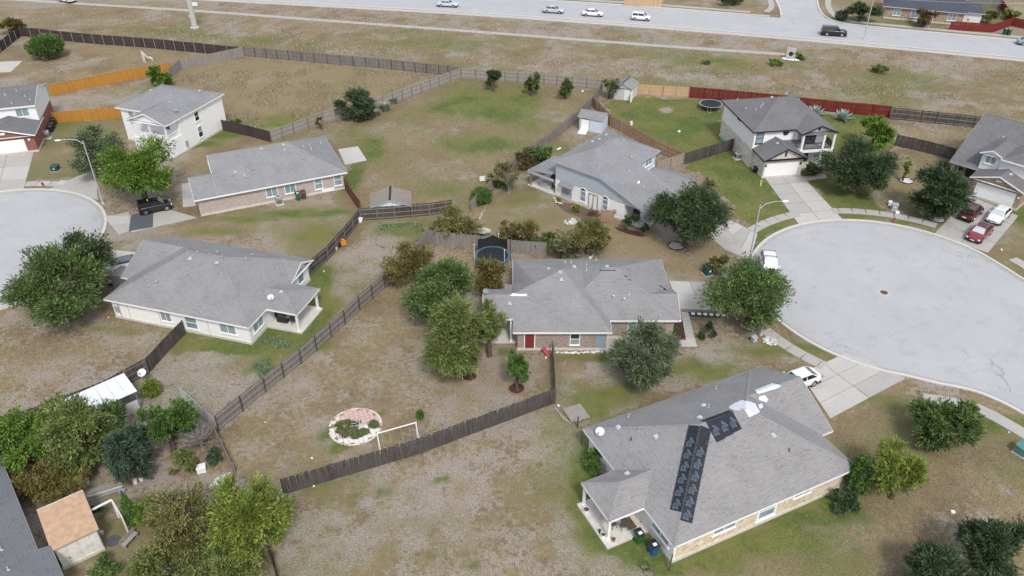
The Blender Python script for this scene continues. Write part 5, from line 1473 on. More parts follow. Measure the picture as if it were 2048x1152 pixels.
fence('dark stained board fence with pale steel posts behind the round tree', [(43, 72), (169, 86), (312, 97), (432, 109), (482, 114)], 'fence_stain', -1, 1.95, 'fence_stain', 'galvanised', steel=True, post_h=1.9)
fence('dark stained board fence running off the left edge', [(43, 72), (-20, 122)], 'fence_stain', 1, 1.95, 'fence_stain', 'galvanised', steel=True)
fence('weathered grey fence stepping up behind the bush above the white house', [(341, 157), (364, 138), (443, 122), (490, 112)], 'fence_grey', None, 1.83)
fence('dark weathered fence along the back of the tall-grass lot', [(490, 112), (578, 120), (682, 130), (784, 139), (878, 149), (916, 154)], 'fence_mid', -1, 1.9, 'fence_mid', 'fence_dark')
fence('pale grey fence climbing between the tall-grass lot and the big yard', [(543, 285), (588, 268), (646, 246), (747, 222), (805, 200), (878, 173), (922, 156)], 'fence_light', -1, 1.9, 'fence_grey', 'fence_mid')
fence('pale grey fence along the back of the big yard', [(922, 156), (1010, 163), (1114, 171), (1203, 180)], 'fence_light', -1, 1.9, 'fence_grey', 'fence_mid')
fence('leaning grey fence between the big yard and the sheds', [(1203, 184), (1185, 212), (1150, 246), (1112, 277), (1072, 306)], 'fence_mid', None, 1.7)
fence('old grey fence below the big yard beside the round green bush', [(1072, 306), (1030, 335), (995, 369), (942, 424)], 'fence_grey', None, 1.7)
fence('short dark brown fence right of the white two-storey house', [(446, 261), (500, 273), (543, 285)], 'fence_stain', None, 1.83, 'fence_dark')
fence('thin reddish fence from the long brick house to the shed', [(690, 378), (705, 402), (721, 424)], 'deck_red', None, 1.83, 'deck_red')
fence('dark rail fence in front of the brown-roofed shed', [(722, 441), (790, 437), (859, 431), (905, 424)], 'fence_dark', -1, 1.83, 'fence_rail', 'fence_mid')
fence('dark rail fence sloping from the corner down to the white brick house', [(722, 441), (690, 482), (656, 520), (621, 550)], 'fence_dark', 1, 1.83, 'fence_mid', 'fence_mid')
f11 = [(793, 556), (719, 620), (690, 649), (602, 727), (531, 784), (437, 862)]
fence('long weathered fence with pale rails crossing the middle yards', f11, 'fence_mid', 1, 1.83, 'fence_light', 'fence_dark')
fence('grey fence end hidden behind the olive trees', [(793, 556), (830, 520), (852, 487)], 'fence_grey', -1, 1.7)
fence('grey board fence behind the netted trampoline', [(852, 483), (872, 489), (950, 496), (1010, 504), (1092, 512)], 'fence_grey', None, 1.83)
fence('new cedar fence panel against the blue-grey house wall', [(1201, 443), (1226, 446)], 'fence_cedar', None, 1.8, 'fence_cedar')
fence('cedar fence curving along the green back yard', [(1185, 212), (1221, 252), (1262, 274), (1310, 302), (1366, 328)], 'fence_cedar', -1, 1.83, 'fence_cedar', 'fence_cedar')
fence('pale cedar fence return beside the blue-grey house', [(1366, 329), (1340, 338), (1312, 347)], 'fence_light', None, 1.83, 'fence_cedar')
fence('dark fence between the cedar fence and the two-storey stone house', [(1369, 329), (1418, 314), (1466, 299)], 'fence_dark', 1, 1.83, 'fence_dark')
fence('new pine fence section beside the small grey shed', [(1273, 189), (1325, 192), (1377, 195)], 'fence_newpine', -1, 1.83, 'fence_newpine', 'fence_newpine')
fence('long dark red fence behind the two-storey stone house', [(1377, 195), (1500, 206), (1643, 222), (1778, 235)], 'fence_red', -1, 1.95, 'fence_red', 'fence_red')
fence('dark weathered fence with rails behind the right-hand houses', [(1780, 238), (1870, 247), (1945, 255), (2010, 262)], 'fence_dark', -1, 1.95, 'fence_grey', 'fence_dark')
fence('dark plain fence left of the house at the right edge', [(1789, 291), (1850, 305), (1905, 320)], 'fence_dark', None, 1.83, 'fence_dark')
fence('near dark weathered picket fence behind the soccer goal', [(568, 989), (667, 959), (838, 908), (984, 853), (1111, 806)], 'fence_dark', None, 1.83, 'fence_mid', 'fence_dark', single=True, lean=.02)
fence('short weathered fence from the near fence corner to the brown brick house', [(1111, 806), (1109, 760), (1106, 709)], 'fence_grey', 1, 1.8, 'fence_mid', single=True)
fence('dark slat fence from the white brick house wall down the slope', [(372, 667), (335, 705), (297, 747)], 'fence_dark', -1, 1.75, 'fence_rail', 'fence_mid')
fence('dark fence behind the white metal lean-to', [(297, 747), (215, 792), (100, 836), (-10, 880)], 'fence_dark', None, 1.8, 'fence_mid')
fence('whitewashed low fence right of the leafy trees', [(363, 795), (400, 827), (436, 860)], 'fence_white', None, 1.4, 'fence_grey')
fence('thin grey fence running down beside the dead tree', [(428, 866), (448, 905), (470, 952)], 'fence_light', None, 1.5, 'fence_grey')
fence('black metal fence end at the bottom edge', [(538, 1110), (548, 1135), (556, 1165)], 'fence_dark', None, 1.5, 'trim_black')
fence('bright orange stained fence from the red brick house to the bush', [(103, 192), (208, 170), (292, 154), (345, 146)], 'fence_orange', None, 1.83, 'fence_orange', 'fence_orange', cap=True)
fence('bright orange stained fence between the two two-storey houses', [(109, 246), (175, 241), (243, 236)], 'fence_orange', None, 1.83, 'fence_orange', 'fence_orange')
fence('far dark red fence facing the road', [(1898, 60), (1985, 65)], 'fence_red', None, 1.83, 'fence_red')
fence('far dark red fence running away from the road', [(2022, 52), (2006, 25), (1993, 4)], 'fence_red', None, 1.83, 'fence_red')
fence('far dark red fence section beside the green dumpsters', [(1985, 65), (2022, 52), (2070, 62)], 'fence_red', None, 1.83, 'fence_red')
fence('far pine fence at the top edge behind the parked cars', [(1248, 11), (1322, 15)], 'fence_newpine', None, 2.0, 'fence_newpine')
fence('far brown fence behind the dark blue roof house', [(1938, 13), (2000, 17)], 'fence_mid', None, 1.83, 'fence_mid')
# ------------------------------------------------------------------ trees, shrubs, grass
PAL = {
 'oak':    [(0.062, 0.101, 0.042), (0.093, 0.140, 0.054), (0.128, 0.185, 0.070)],
 'dark':   [(0.059, 0.098, 0.046), (0.087, 0.137, 0.058), (0.124, 0.185, 0.080)],
 'elm':    [(0.095, 0.155, 0.052), (0.143, 0.215, 0.065), (0.215, 0.293, 0.090)],
 'bright': [(0.104, 0.195, 0.035), (0.166, 0.293, 0.042), (0.261, 0.371, 0.058)],
 'lime':   [(0.156, 0.224, 0.042), (0.249, 0.322, 0.058), (0.384, 0.420, 0.086)],
 'olive':  [(0.156, 0.166, 0.054), (0.228, 0.224, 0.073), (0.311, 0.273, 0.096)],
 'willow': [(0.138, 0.186, 0.054), (0.207, 0.258, 0.074), (0.299, 0.342, 0.112)],
 'old':   [(0.153, 0.147, 0.044), (0.221, 0.193, 0.057), (0.289, 0.230, 0.076)],
 'sage':   [(0.124, 0.166, 0.086), (0.177, 0.224, 0.115), (0.249, 0.293, 0.163)],
 'silver': [(.26, .30, .21), (.34, .38, .28), (.42, .46, .36)],
 'bluegreen': [(0.062, 0.107, 0.067), (0.093, 0.146, 0.092), (0.145, 0.205, 0.134)],
 'pink':   [(0.166, 0.195, 0.086), (0.228, 0.244, 0.106), (0.500, 0.332, 0.288)],
 'juniper':[(0.083, 0.166, 0.038), (0.124, 0.224, 0.050), (0.166, 0.273, 0.065)],
 'dead':   [(.26, .235, .21), (.33, .30, .27), (.38, .35, .32)],
 'agave':  [(.20, .27, .23), (.28, .36, .31), (.36, .43, .37)],
 'red':    [(0.145, 0.114, 0.048), (0.188, 0.137, 0.056), (0.231, 0.152, 0.080)],
}
def crown_quads(r, H0, H1, R, pal, n, leaf, seed, style='tree', lobes=14, droop=0.15, flat=.85, gap=.12, asp=2.2):
    g = np.random.default_rng(seed)
    zc, hz = (H0 + H1) / 2, (H1 - H0) / 2
    # lobes spread through the crown
    L = g.normal(size=(lobes, 3)); L /= np.linalg.norm(L, axis=1)[:, None]
    L *= (g.random((lobes, 1)) ** .4) * .76
    L[:, 2] *= .95
    lr = .20 + .28 * g.random(lobes) ** 1.4
    k = g.choice(lobes, n, p=(lr ** 2) / (lr ** 2).sum())
    d = g.normal(size=(n, 3)); d /= np.linalg.norm(d, axis=1)[:, None]
    # twigs: leaves grouped along directions so that clumps and gaps show
    nt_ = max(30, n // 16)
    td = g.normal(size=(nt_, 3)); td /= np.linalg.norm(td, axis=1)[:, None]
    tk = g.choice(lobes, nt_, p=(lr ** 2) / (lr ** 2).sum())
    tlen = .75 + .42 * g.random(nt_)
    ti = g.integers(0, nt_, n)
    rad = np.clip(g.random(n) ** .5, .25, 1) * tlen[ti]
    c = L[tk[ti]] + td[ti] * (lr[tk[ti]] * rad)[:, None] + g.normal(size=(n, 3)) * .045
    if style == 'cone': 
        c = g.normal(size=(n, 3)); c /= np.linalg.norm(c, axis=1)[:, None]; c *= (g.random(n) ** .35)[:, None]
        zz = (c[:, 2] + 1) / 2; c[:, 0] *= (1.05 - zz); c[:, 1] *= (1.05 - zz)
    if style == 'ball':
        c = d * (g.random(n) ** .22)[:, None] * (1 + .12 * np.sin(d[:, :1] * 9 + seed) * np.cos(d[:, 1:2] * 8) )
    low = c[:, 2] < -.75
    c[low, 2] = -.75 + (c[low, 2] + .75) * .4
    P = np.stack([c[:, 0] * R, c[:, 1] * R, zc + c[:, 2] * hz], 1)
    # outward/twig direction for each leaf
    o = (td[ti] * .7 + d * .5 + np.stack([c[:, 0], c[:, 1], c[:, 2] * .6 + .25], 1) * .7)
    o[:, 2] -= droop * (1 + g.random(n))
    o /= np.linalg.norm(o, axis=1)[:, None]
    nv = np.stack([c[:, 0], c[:, 1], c[:, 2]], 1) * .55 + td[ti] * .25 + g.normal(size=(n, 3)) * .42; nv[:, 2] += .55
    s = np.cross(o, nv) + 1e-4; s /= np.linalg.norm(s, axis=1)[:, None]
    ll = leaf * (.6 + .8 * g.random(n)); lw = ll / asp
    A = P - o * (ll / 2)[:, None]; B = P + o * (ll / 2)[:, None]; S = s * (lw / 2)[:, None]
    V = np.stack([A, P + S, B, P - S], 1)
    cols = np.array(PAL[pal])
    tint = g.random(nt_)[ti] * .65 + g.random(n) * .35
    w = np.clip(tint * 2, 0, 1.999); i0 = w.astype(int); fr = (w - i0)[:, None]
    C = (cols[i0] * (1 - fr) + cols[i0 + 1] * fr) * (.42 + .78 * g.random(nt_)[ti] ** 1.5)[:, None]
    return V + np.array([r[0], r[1], 0]), C
def limbs(b, H0, H1, R, tr, seed, n=7, base=(0, 0)):
    g = random.Random(seed)
    top = H0 + (H1 - H0) * .55
    lean = Vector((g.uniform(-.06, .06), g.uniform(-.06, .06), 0))
    f1 = max(.3, H0 * .9 if H0 > .6 else H1 * .25)
    p1 = Vector((base[0], base[1], f1)) + lean * f1
    b.cyl((base[0], base[1], -.1), tuple(p1), tr * 1.25, tr * .9, 8)
    b.cyl((base[0], base[1], -.1), (base[0], base[1], .15), tr * 1.7, tr * 1.2, 8)
    b.cyl(tuple(p1), tuple(p1 + Vector((lean[0] * 2, lean[1] * 2, top - f1))), tr * .85, tr * .3, 7)
    for i in range(n):
        a = 2 * math.pi * (i + g.random() * .7) / n
        s_ = p1 + Vector((0, 0, (top - f1) * g.uniform(0, .6)))
        e = Vector((base[0] + math.cos(a) * R * g.uniform(.45, .75), base[1] + math.sin(a) * R * g.uniform(.45, .75), H0 + (H1 - H0) * g.uniform(.35, .8)))
        mid = s_.lerp(e, .5) + Vector((0, 0, -.12 * (e - s_).length * .4))
        b.cyl(tuple(s_), tuple(mid), tr * .5, tr * .32, 6); b.cyl(tuple(mid), tuple(e), tr * .32, tr * .1, 5)
        for _ in range(2):
            e2 = mid + Vector((g.uniform(-1, 1), g.uniform(-1, 1), g.uniform(.2, 1))).normalized() * R * .4
            b.cyl(tuple(mid), tuple(e2), tr * .2, tr * .06, 5)
_tseed = [50]
def plant(name, label, cat, base, top_y, wpx, pal, n=4000, leaf=.34, low=.18, style='tree', stems=1, trunk=True, group=None, droop=.15, lobes=14, asp=2.2, world=False, h=None, R=None, tr=None, bark='bark', dead=0, squash=1.0, fix=False):
    """base: picture point where it meets the ground; top_y: picture row of its top; wpx: crown width in the picture"""
    _tseed[0] += 1; sd_ = _tseed[0]
    p = at(*base)
    mid = (p[0], p[1], 2)
    R = R or wpx / 2 / scale_at(mid)
    if h is None:
        # the crown's own depth lifts its outline: take the height of the far upper rim
        h = height_of((p[0], p[1] + R * .35), top_y)
    if not fix: p[0] -= (proj((p[0], p[1], h * .5))[0] - base[0]) / scale_at((p[0], p[1], h * .5))
    root = thing(name, label, cat, (p[0], p[1], 0), group=group)
    H0 = h * low * .5
    R *= 1.17; n = int(n * 2.1); leaf *= .74 if asp < 3 else 1.0
    if trunk:
        b = MB()
        for i in range(stems):
            off = (0, 0) if stems == 1 else (random.uniform(-.25, .25), random.uniform(-.25, .25))
            limbs(b, H0, h, R, tr or max(.04, .035 * h / (1 + .35 * (stems - 1))), sd_ + i * 7, 7 if stems == 1 else 4, off)
        b.build('trunk' if stems == 1 else 'stems', bark, root)
    V, C = crown_quads((0, 0), H0 * .9, h, R * .97, pal, n, leaf, sd_, style, lobes, droop, asp=asp)
    quads_object('crown' if trunk and cat == 'tree' else 'foliage', V, C, 'foliage', root)
    if dead:
        b = MB(); g = random.Random(sd_)
        for i in range(dead):
            a = g.uniform(0, 2 * math.pi); el = g.uniform(.2, 1.3)
            d = Vector((math.cos(a) * math.cos(el), math.sin(a) * math.cos(el), math.sin(el)))
            s_ = Vector((0, 0, h * .25)); e = Vector((d[0] * R * .95, d[1] * R * .95, h * .25 + d[2] * h * .68))
            b.cyl(tuple(s_), tuple(e), .05, .012, 4)
            for _ in range(6):
                t = g.uniform(.35, .95); q_ = s_.lerp(e, t)
                q2 = q_ + (d + Vector((g.uniform(-.8, .8), g.uniform(-.8, .8), g.uniform(-.2, .8)))).normalized() * g.uniform(.4, 1.0)
                b.cyl(tuple(q_), tuple(q2), .02, .006, 3)
        b.build('bare_branches', 'branch_grey', root)
    return root
T, S_ = 'tree', 'shrub'
plant('tree', 'big spreading dark green tree over the left turning circle', T, (112, 640), 480, 190, 'elm', 14000, .38, .10, lobes=26, droop=.05)
plant('tree', 'dark tree just behind the big spreading one on the left', T, (160, 585), 447, 130, 'oak', 8000, .38, .10, lobes=18, droop=.05)
plant('tree', 'bright yellow-green tree above the black car', T, (273, 408), 256, 165, 'bright', 13000, .42, .06, lobes=22)
plant('tree', 'grey-green tree behind the left street light', T, (195, 352), 240, 125, 'sage', 7000, .42, .15, lobes=16)
plant('tree', 'dense dark oak in front of the blue-grey house', T, (1378, 492), 358, 152, 'oak', 15000, .36, .12, lobes=26)
plant('tree', 'round dark green tree beside the turning circle and path', T, (1502, 650), 518, 176, 'elm', 13000, .36, .18, lobes=24)
plant('tree', 'feathery grey-green tree before the brown brick house front', T, (1296, 760), 632, 142, 'sage', 12000, .36, .08, lobes=18, asp=4.5, droop=.1)
plant('tree', 'tall feathery dark tree right of the two-storey stone house', T, (1725, 386), 260, 138, 'dark', 12000, .42, .1, lobes=20, asp=4, droop=.05)
plant('tree', 'bright green tree peeking out behind the tall feathery tree', T, (1752, 300), 222, 88, 'bright', 4500, .42, .1, lobes=12)
plant('tree', 'dark green tree in the white rock ring by the red cars', T, (1880, 437), 330, 118, 'dark', 10000, .4, .12, lobes=18, asp=3.5, droop=.05)
plant('tree', 'small round-leaved tree in a red edged ring by the red door', T, (1034, 779), 686, 52, 'juniper', 3600, .3, .2, lobes=9, fix=True)
plant('tree', 'wide feathery yellow-green tree in the middle yard', T, (912, 748), 590, 135, 'willow', 11000, .36, .12, lobes=24, asp=4.5, droop=.2)
plant('tree', 'smaller feathery tree at the patio corner of the brown brick house', T, (978, 712), 598, 78, 'willow', 6000, .36, .1, lobes=14, asp=4.5, droop=.2)
plant('tree', 'dense dark leafy tree behind the feathery one', T, (880, 655), 512, 132, 'elm', 10000, .36, .1, lobes=16)
plant('tree', 'olive brown tree left of the dense leafy tree', T, (828, 572), 478, 110, 'old', 6500, .3, .1, lobes=16, stems=3)
plant('tree', 'olive brown tree below the netted trampoline', T, (976, 590), 500, 82, 'old', 4500, .3, .1, lobes=12, stems=3)
plant('tree', 'thin olive tree at the corner of the dark rail fence', T, (908, 470), 402, 104, 'olive', 3800, .34, .12, lobes=14, stems=3)
plant('shrub', 'pink flowering shrub behind the brown brick house roof', S_, (1130, 520), 456, 92, 'pink', 4200, .28, .05, lobes=12, stems=3)
plant('shrub', 'loose olive shrub right of the pink flowering shrub', S_, (1178, 508), 430, 96, 'olive', 4200, .32, .05, lobes=12, stems=4)
plant('shrub', 'loose olive shrub left of the pink flowering shrub', S_, (1046, 500), 434, 66, 'olive', 2300, .3, .05, lobes=9, stems=3)
plant('tree', 'thin grey branching tree beside the old fence', T, (1018, 385), 316, 68, 'olive', 1500, .3, .35, lobes=8, stems=2, dead=9, bark='branch_grey')
plant('shrub', 'round bright green bush at the fence corner', S_, (963, 405), 373, 40, 'juniper', 1800, .26, .05, 'ball', trunk=False)
plant('shrub', 'leafy garden shrub below the big yard fence', S_, (1078, 330), 278, 60, 'elm', 2400, .34, .05, lobes=8, stems=2)
plant('shrub', 'orange tinged garden shrub left of the side patio', S_, (1050, 335), 298, 48, 'red', 1800, .3, .05, lobes=7, stems=2)
plant('shrub', 'low garden shrub beside the thin grey tree', S_, (1000, 372), 340, 50, 'elm', 1500, .3, .05, lobes=7, stems=2)
plant('shrub', 'big dark bush against the pale grey fence', S_, (712, 238), 172, 82, 'dark', 6500, .42, .03, lobes=14, asp=3, stems=2)
plant('shrub', 'small brown-green shrub left of the big dark bush', S_, (641, 262), 231, 22, 'old', 900, .3, .03, lobes=5, trunk=False)
for i, (bx, by, ty, w, lab) in enumerate(((987, 184, 138, 40, 'leftmost of three small trees along the big yard back fence'), (1064, 192, 143, 31, 'middle of three small trees along the big yard back fence'), (1131, 198, 155, 32, 'rightmost of three small trees along the big yard back fence'))):
    plant('tree', lab, T, (bx, by), ty, w, 'oak' if i == 0 else 'elm', 2400, .4, .2, lobes=9, group='small trees along the back fence')
plant('tree', 'thin olive tree beside the small grey shed', T, (1222, 196), 142, 46, 'sage', 1500, .4, .1, lobes=8, stems=2)
plant('tree', 'round dense tree on a short trunk in the far left yard', T, (92, 116), 67, 62, 'juniper', 4200, .45, .25, 'ball')
plant('tree', 'brownish tree at the far left edge', T, (25, 68), 28, 58, 'old', 2600, .5, .1, lobes=10)
plant('shrub', 'yellow-green bush where the orange fence ends', S_, (317, 172), 122, 50, 'bright', 2800, .42, .05, lobes=10, stems=2)
plant('tree', 'dark spreading tree on the lawn at the right', T, (1893, 886), 786, 120, 'elm', 9000, .32, .08, lobes=18, asp=3, droop=.05)
plant('tree', 'pale yellow-green feathery tree right of the stone wall', T, (1800, 995), 886, 112, 'lime', 8000, .3, .08, lobes=16, asp=4.5, droop=.15)
plant('shrub', 'dense green shrub at the corner of the stone wall', S_, (1722, 985), 908, 48, 'juniper', 4200, .24, .02, 'ball', trunk=False)
plant('shrub', 'low dark shrub under the dense green corner shrub', S_, (1690, 1012), 980, 74, 'dark', 2600, .26, .02, lobes=9, trunk=False)
plant('tree', 'dark green tree cut by the lower right corner', T, (1996, 1150), 1022, 140, 'dark', 11000, .3, .08, lobes=20, asp=3.5, droop=.05)
plant('tree', 'low dark green tree at the bottom edge on the right', T, (1862, 1180), 1080, 150, 'dark', 9000, .3, .05, lobes=18, asp=3.5, droop=.05)
# overgrown garden, lower left
plant('tree', 'tall leafy tree spreading over the white metal lean-to', T, (150, 935), 790, 150, 'willow', 10000, .34, .15, lobes=24)
plant('tree', 'leafy tree at the left edge of the overgrown garden', T, (55, 925), 800, 130, 'bright', 6000, .34, .1, lobes=18, stems=2)
plant('tree', 'round green tree below the white satellite dish', T, (330, 900), 776, 112, 'juniper', 7500, .3, .08, lobes=16)
plant('tree', 'dark blue-green tree in the overgrown garden', T, (256, 958), 838, 92, 'bluegreen', 6500, .3, .05, lobes=14, asp=3)
plant('shrub', 'yellow-green bush under the white dish', S_, (302, 790), 758, 34, 'lime', 1500, .24, .05, 'ball', trunk=False)
plant('tree', 'bright lime tree left of the near dark fence end', T, (492, 1110), 948, 165, 'lime', 13000, .32, .08, lobes=22, droop=.05)
plant('tree', 'olive tree with bare grey branches in the overgrown garden', T, (372, 1090), 945, 150, 'olive', 6500, .3, .1, lobes=18, stems=2, dead=26, bark='branch_grey')
plant('tree', 'leafless grey tree beside the thin fence', T, (398, 900), 838, 84, 'dead', 60, .2, .2, lobes=8, dead=34, bark='branch_grey')
plant('shrub', 'narrow cone juniper by the tan roof hut', S_, (256, 1050), 975, 44, 'juniper', 3000, .22, .02, 'cone', trunk=False)
plant('shrub', 'rusty hedge along the grey roof', S_, (130, 985), 930, 135, 'old', 5600, .26, .02, lobes=14, stems=3)
plant('shrub', 'rusty hedge at the left edge', S_, (40, 985), 920, 120, 'old', 5200, .26, .02, lobes=12, stems=3)
plant('shrub', 'olive bushes at the bottom edge below the bare branches', S_, (330, 1160), 1075, 170, 'willow', 7000, .28, .02, lobes=16, stems=3)
plant('shrub', 'brownish bush at the bottom edge under the lime tree', S_, (450, 1165), 1090, 135, 'willow', 3800, .28, .02, lobes=14, stems=3)
plant('shrub', 'low yellow shrub beside the white crate', S_, (365, 945), 905, 70, 'willow', 1800, .24, .02, lobes=8, trunk=False)
plant('shrub', 'grey-blue shrub under the leafless tree', S_, (428, 925), 890, 40, 'bluegreen', 1300, .24, .02, lobes=7, trunk=False)
plant('shrub', 'green bush below the tan roof hut', S_, (132, 1125), 1095, 44, 'juniper', 1500, .24, .02, lobes=7, trunk=False)
plant('shrub', 'mixed weeds at the bottom edge by the hut', S_, (205, 1150), 1100, 80, 'elm', 2200, .24, .02, lobes=9, trunk=False)
plant('shrub', 'shrub against the right wall of the tan roof hut', S_, (198, 1035), 1005, 26, 'dark', 900, .22, .02, lobes=5, trunk=False)
plant('tree', 'leafy tree between the blue-green tree and the round green tree', T, (215, 900), 800, 100, 'elm', 6000, .32, .08, lobes=16, stems=2)
plant('shrub', 'green weeds under the blue-green tree', S_, (150, 950), 910, 100, 'elm', 2600, .26, .02, lobes=10, trunk=False)
plant('shrub', 'green thicket right of the cone juniper', S_, (295, 1055), 990, 80, 'bright', 3600, .26, .02, lobes=12, stems=3)
plant('shrub', 'leafy bush at the left edge above the hedge', S_, (20, 905), 850, 70, 'olive', 2200, .28, .02, lobes=9, trunk=False)
plant('shrub', 'dense shrub band behind the netted trampoline', S_, (1020, 478), 440, 60, 'old', 2600, .3, .02, lobes=10, stems=3)
plant('shrub', 'low green shrub between the pink shrub and the fence', S_, (1092, 498), 452, 60, 'elm', 2400, .3, .02, lobes=9, stems=3)
plant('shrub', 'olive thicket under the thin olive tree', S_, (925, 475), 440, 70, 'old', 2600, .3, .02, lobes=10, stems=3)
# small planting
plant('shrub', 'tiny round green shrub in the middle yard', S_, (840, 838), 819, 15, 'juniper', 700, .16, .05, 'ball', trunk=False)
plant('shrub', 'left of two shrubs beside the front path', S_, (1401, 678), 652, 26, 'dark', 1100, .22, .03, lobes=6, asp=4, trunk=False)
plant('shrub', 'right of two shrubs beside the front path', S_, (1426, 672), 641, 30, 'dark', 1300, .22, .03, lobes=6, asp=4, trunk=False)
plant('shrub', 'narrow hedge in the mulch bed at the brown brick house', S_, (1350, 676), 648, 12, 'juniper', 800, .18, .03, lobes=6, trunk=False)
plant('shrub', 'olive bush at the foot of the right street light', S_, (1440, 548), 499, 46, 'olive', 2600, .28, .05, lobes=9, stems=2)
plant('shrub', 'green climber on the blue-grey house corner', S_, (1262, 458), 424, 36, 'dark', 1700, .26, .02, lobes=7, trunk=False)
plant('shrub', 'dark low bush at the porch of the blue-grey house', S_, (1290, 466), 442, 22, 'oak', 700, .24, .02, lobes=5, trunk=False)
plant('shrub', 'yellow flowering plant below the arched window', S_, (1152, 425), 407, 24, 'lime', 800, .22, .02, lobes=6, trunk=False)
plant('shrub', 'yellow-green plant at the patio corner', S_, (1120, 403), 392, 15, 'lime', 400, .2, .02, lobes=5, trunk=False)
plant('shrub', 'brown bare bush at the trellis', S_, (1186, 430), 412, 24, 'red', 500, .2, .02, lobes=6, trunk=False, dead=6)
plant('shrub', 'dark bushes in front of the stone house porch', S_, (1622, 348), 320, 38, 'oak', 1900, .3, .02, lobes=8, trunk=False)
plant('shrub', 'brown twiggy bush beside the dark oak', S_, (1420, 378), 352, 30, 'red', 700, .26, .02, lobes=6, trunk=False, dead=10)
plant('tree', 'thin pale sapling in a white rock ring', T, (1812, 362), 308, 34, 'lime', 420, .3, .3, lobes=6)
plant('shrub', 'left of two clumps of long leaved grass at the side wall', S_, (1182, 938), 900, 42, 'juniper', 1600, .45, .02, lobes=6, asp=8, trunk=False)
plant('shrub', 'right of two clumps of long leaved grass at the side wall', S_, (1197, 952), 920, 30, 'elm', 900, .42, .02, lobes=5, asp=8, trunk=False)
plant('shrub', 'dark bush at the dark porch of the right edge house', S_, (1893, 352), 320, 36, 'dark', 1400, .3, .02, lobes=7, trunk=False)
plant('shrub', 'bushy green weeds beside the culvert', S_, (1600, 118), 100, 30, 'bright', 900, .4, .02, lobes=6, trunk=False)
plant('shrub', 'green weed clump left of the culvert', S_, (1551, 132), 116, 28, 'bright', 800, .4, .02, lobes=6, trunk=False)
plant('shrub', 'green weed clump in the field below the parked cars', S_, (1413, 128), 117, 22, 'elm', 600, .4, .02, lobes=6, trunk=False)
plant('shrub', 'green weed clump on the bank right of the culvert', S_, (1760, 146), 127, 40, 'elm', 900, .4, .02, lobes=6, trunk=False, squash=.5)
plant('shrub', 'green weeds by the white two-storey house corner', S_, (466, 250), 236, 26, 'juniper', 700, .3, .02, lobes=5, trunk=False)
# far side of the road
plant('tree', 'far dark tree in a stone ring across the road', T, (1722, 42), -6, 66, 'oak', 3600, .5, .15, lobes=12)
plant('shrub', 'far small round bush across the road', S_, (1683, 41), 20, 22, 'dark', 900, .4, .02, 'ball', trunk=False)
plant('tree', 'far reddish tree in a white ring across the road', T, (1850, 54), 10, 46, 'red', 2200, .5, .15, lobes=10)
plant('tree', 'far tree behind the red fence, greener one', T, (1938, 46), 14, 28, 'elm', 1300, .5, .1, lobes=8)
plant('tree', 'far tree behind the red fence, olive one', T, (1976, 48), 18, 40, 'olive', 1500, .5, .1, lobes=8)
plant('shrub', 'far shrubs along the dark blue roof house', S_, (1800, 29), 15, 40, 'olive', 1300, .45, .02, lobes=9, trunk=False)
plant('shrub', 'far shrub at the right end of the dark blue roof house', S_, (1882, 38), 18, 34, 'elm', 1100, .45, .02, lobes=8, trunk=False)
plant('shrub', 'far spiky shrub at the top right edge', S_, (2022, 38), 14, 36, 'lime', 1200, .5, .02, lobes=8, trunk=False)
plant('tree', 'far dark tree at the top edge near the side street', T, (1468, 12), -25, 60, 'oak', 1800, .5, .2, lobes=8)
# pampas-like pale clumps
def tuft_plant(label, px, R, h, pal, n, w, up=.55, name='ornamental_grass', cat='plant', group=None):
    p = at(*px); root = thing(name, label, cat, (p[0], p[1], 0), group=group)
    g = np.random.default_rng(int(px[0] * 7 + px[1]))
    a = g.random(n) * 2 * math.pi; r0 = g.random(n) * R * .35; out = R * (.25 + .75 * g.random(n)); hh_ = h * (.55 + .45 * g.random(n))
    d = np.stack([np.cos(a), np.sin(a)], 1)
    b0 = np.c_[d * r0[:, None], np.zeros(n)]; m1 = np.c_[d * (r0 + out * .4)[:, None], hh_ * .8]; t1 = np.c_[d * (r0 + out)[:, None], hh_]
    s = np.c_[-d[:, 1], d[:, 0], np.zeros(n)] * (w / 2)
    V = np.concatenate([np.stack([b0 - s * .7, b0 + s * .7, m1 + s, m1 - s], 1), np.stack([m1 - s, m1 + s, t1 + s * .12, t1 - s * .12], 1)])
    cols = np.array(PAL[pal]); C = cols[g.integers(0, 3, n)]; C = np.concatenate([C, C])
    quads_object('leaves', V, C, 'foliage', root)
    return root
for i, (px, R, h) in enumerate((((752, 232), 1.0, 1.1), ((770, 222), 1.3, 1.5), ((786, 208), 1.0, 1.2), ((740, 238), .8, .9))):
    tuft_plant(['silvery grass clump next to the big dark bush', 'largest silvery grass clump on the pale fence', 'rightmost silvery grass clump on the pale fence', 'smallest silvery grass clump under the big dark bush'][i], px, R, h, 'silver', 500, .05, group='silvery grass clumps')
def agave(label, px, R):
    p = at(*px); root = thing('agave', label, 'agave', (p[0], p[1], 0), group='agaves by the red fence')
    g = random.Random(px[0])
    n = 30
    for i in range(n):
        a = i * 2.399; el = .12 + 1.25 * (i / n); L = R * (1 - .25 * i / n)
        d = Vector((math.cos(a) * math.cos(el), math.sin(a) * math.cos(el), math.sin(el))); s = Vector((-math.sin(a), math.cos(a), 0)) * R * .11; upv = Vector((0, 0, .12 * R))
        b = MB(); m1 = d * L * .45; t = d * L + upv * .6
        b.add([-s * .6, s * .6, m1 - s + upv * .5, m1 + s + upv * .5, m1 + upv * .1, t], [(0, 4, 2), (0, 1, 4), (1, 3, 4), (2, 4, 5), (4, 3, 5)])
        o = b.build('leaf', 'agave_leaf', root)
m_plain('agave_leaf', (.30, .39, .34), .5, .2, 2.0)
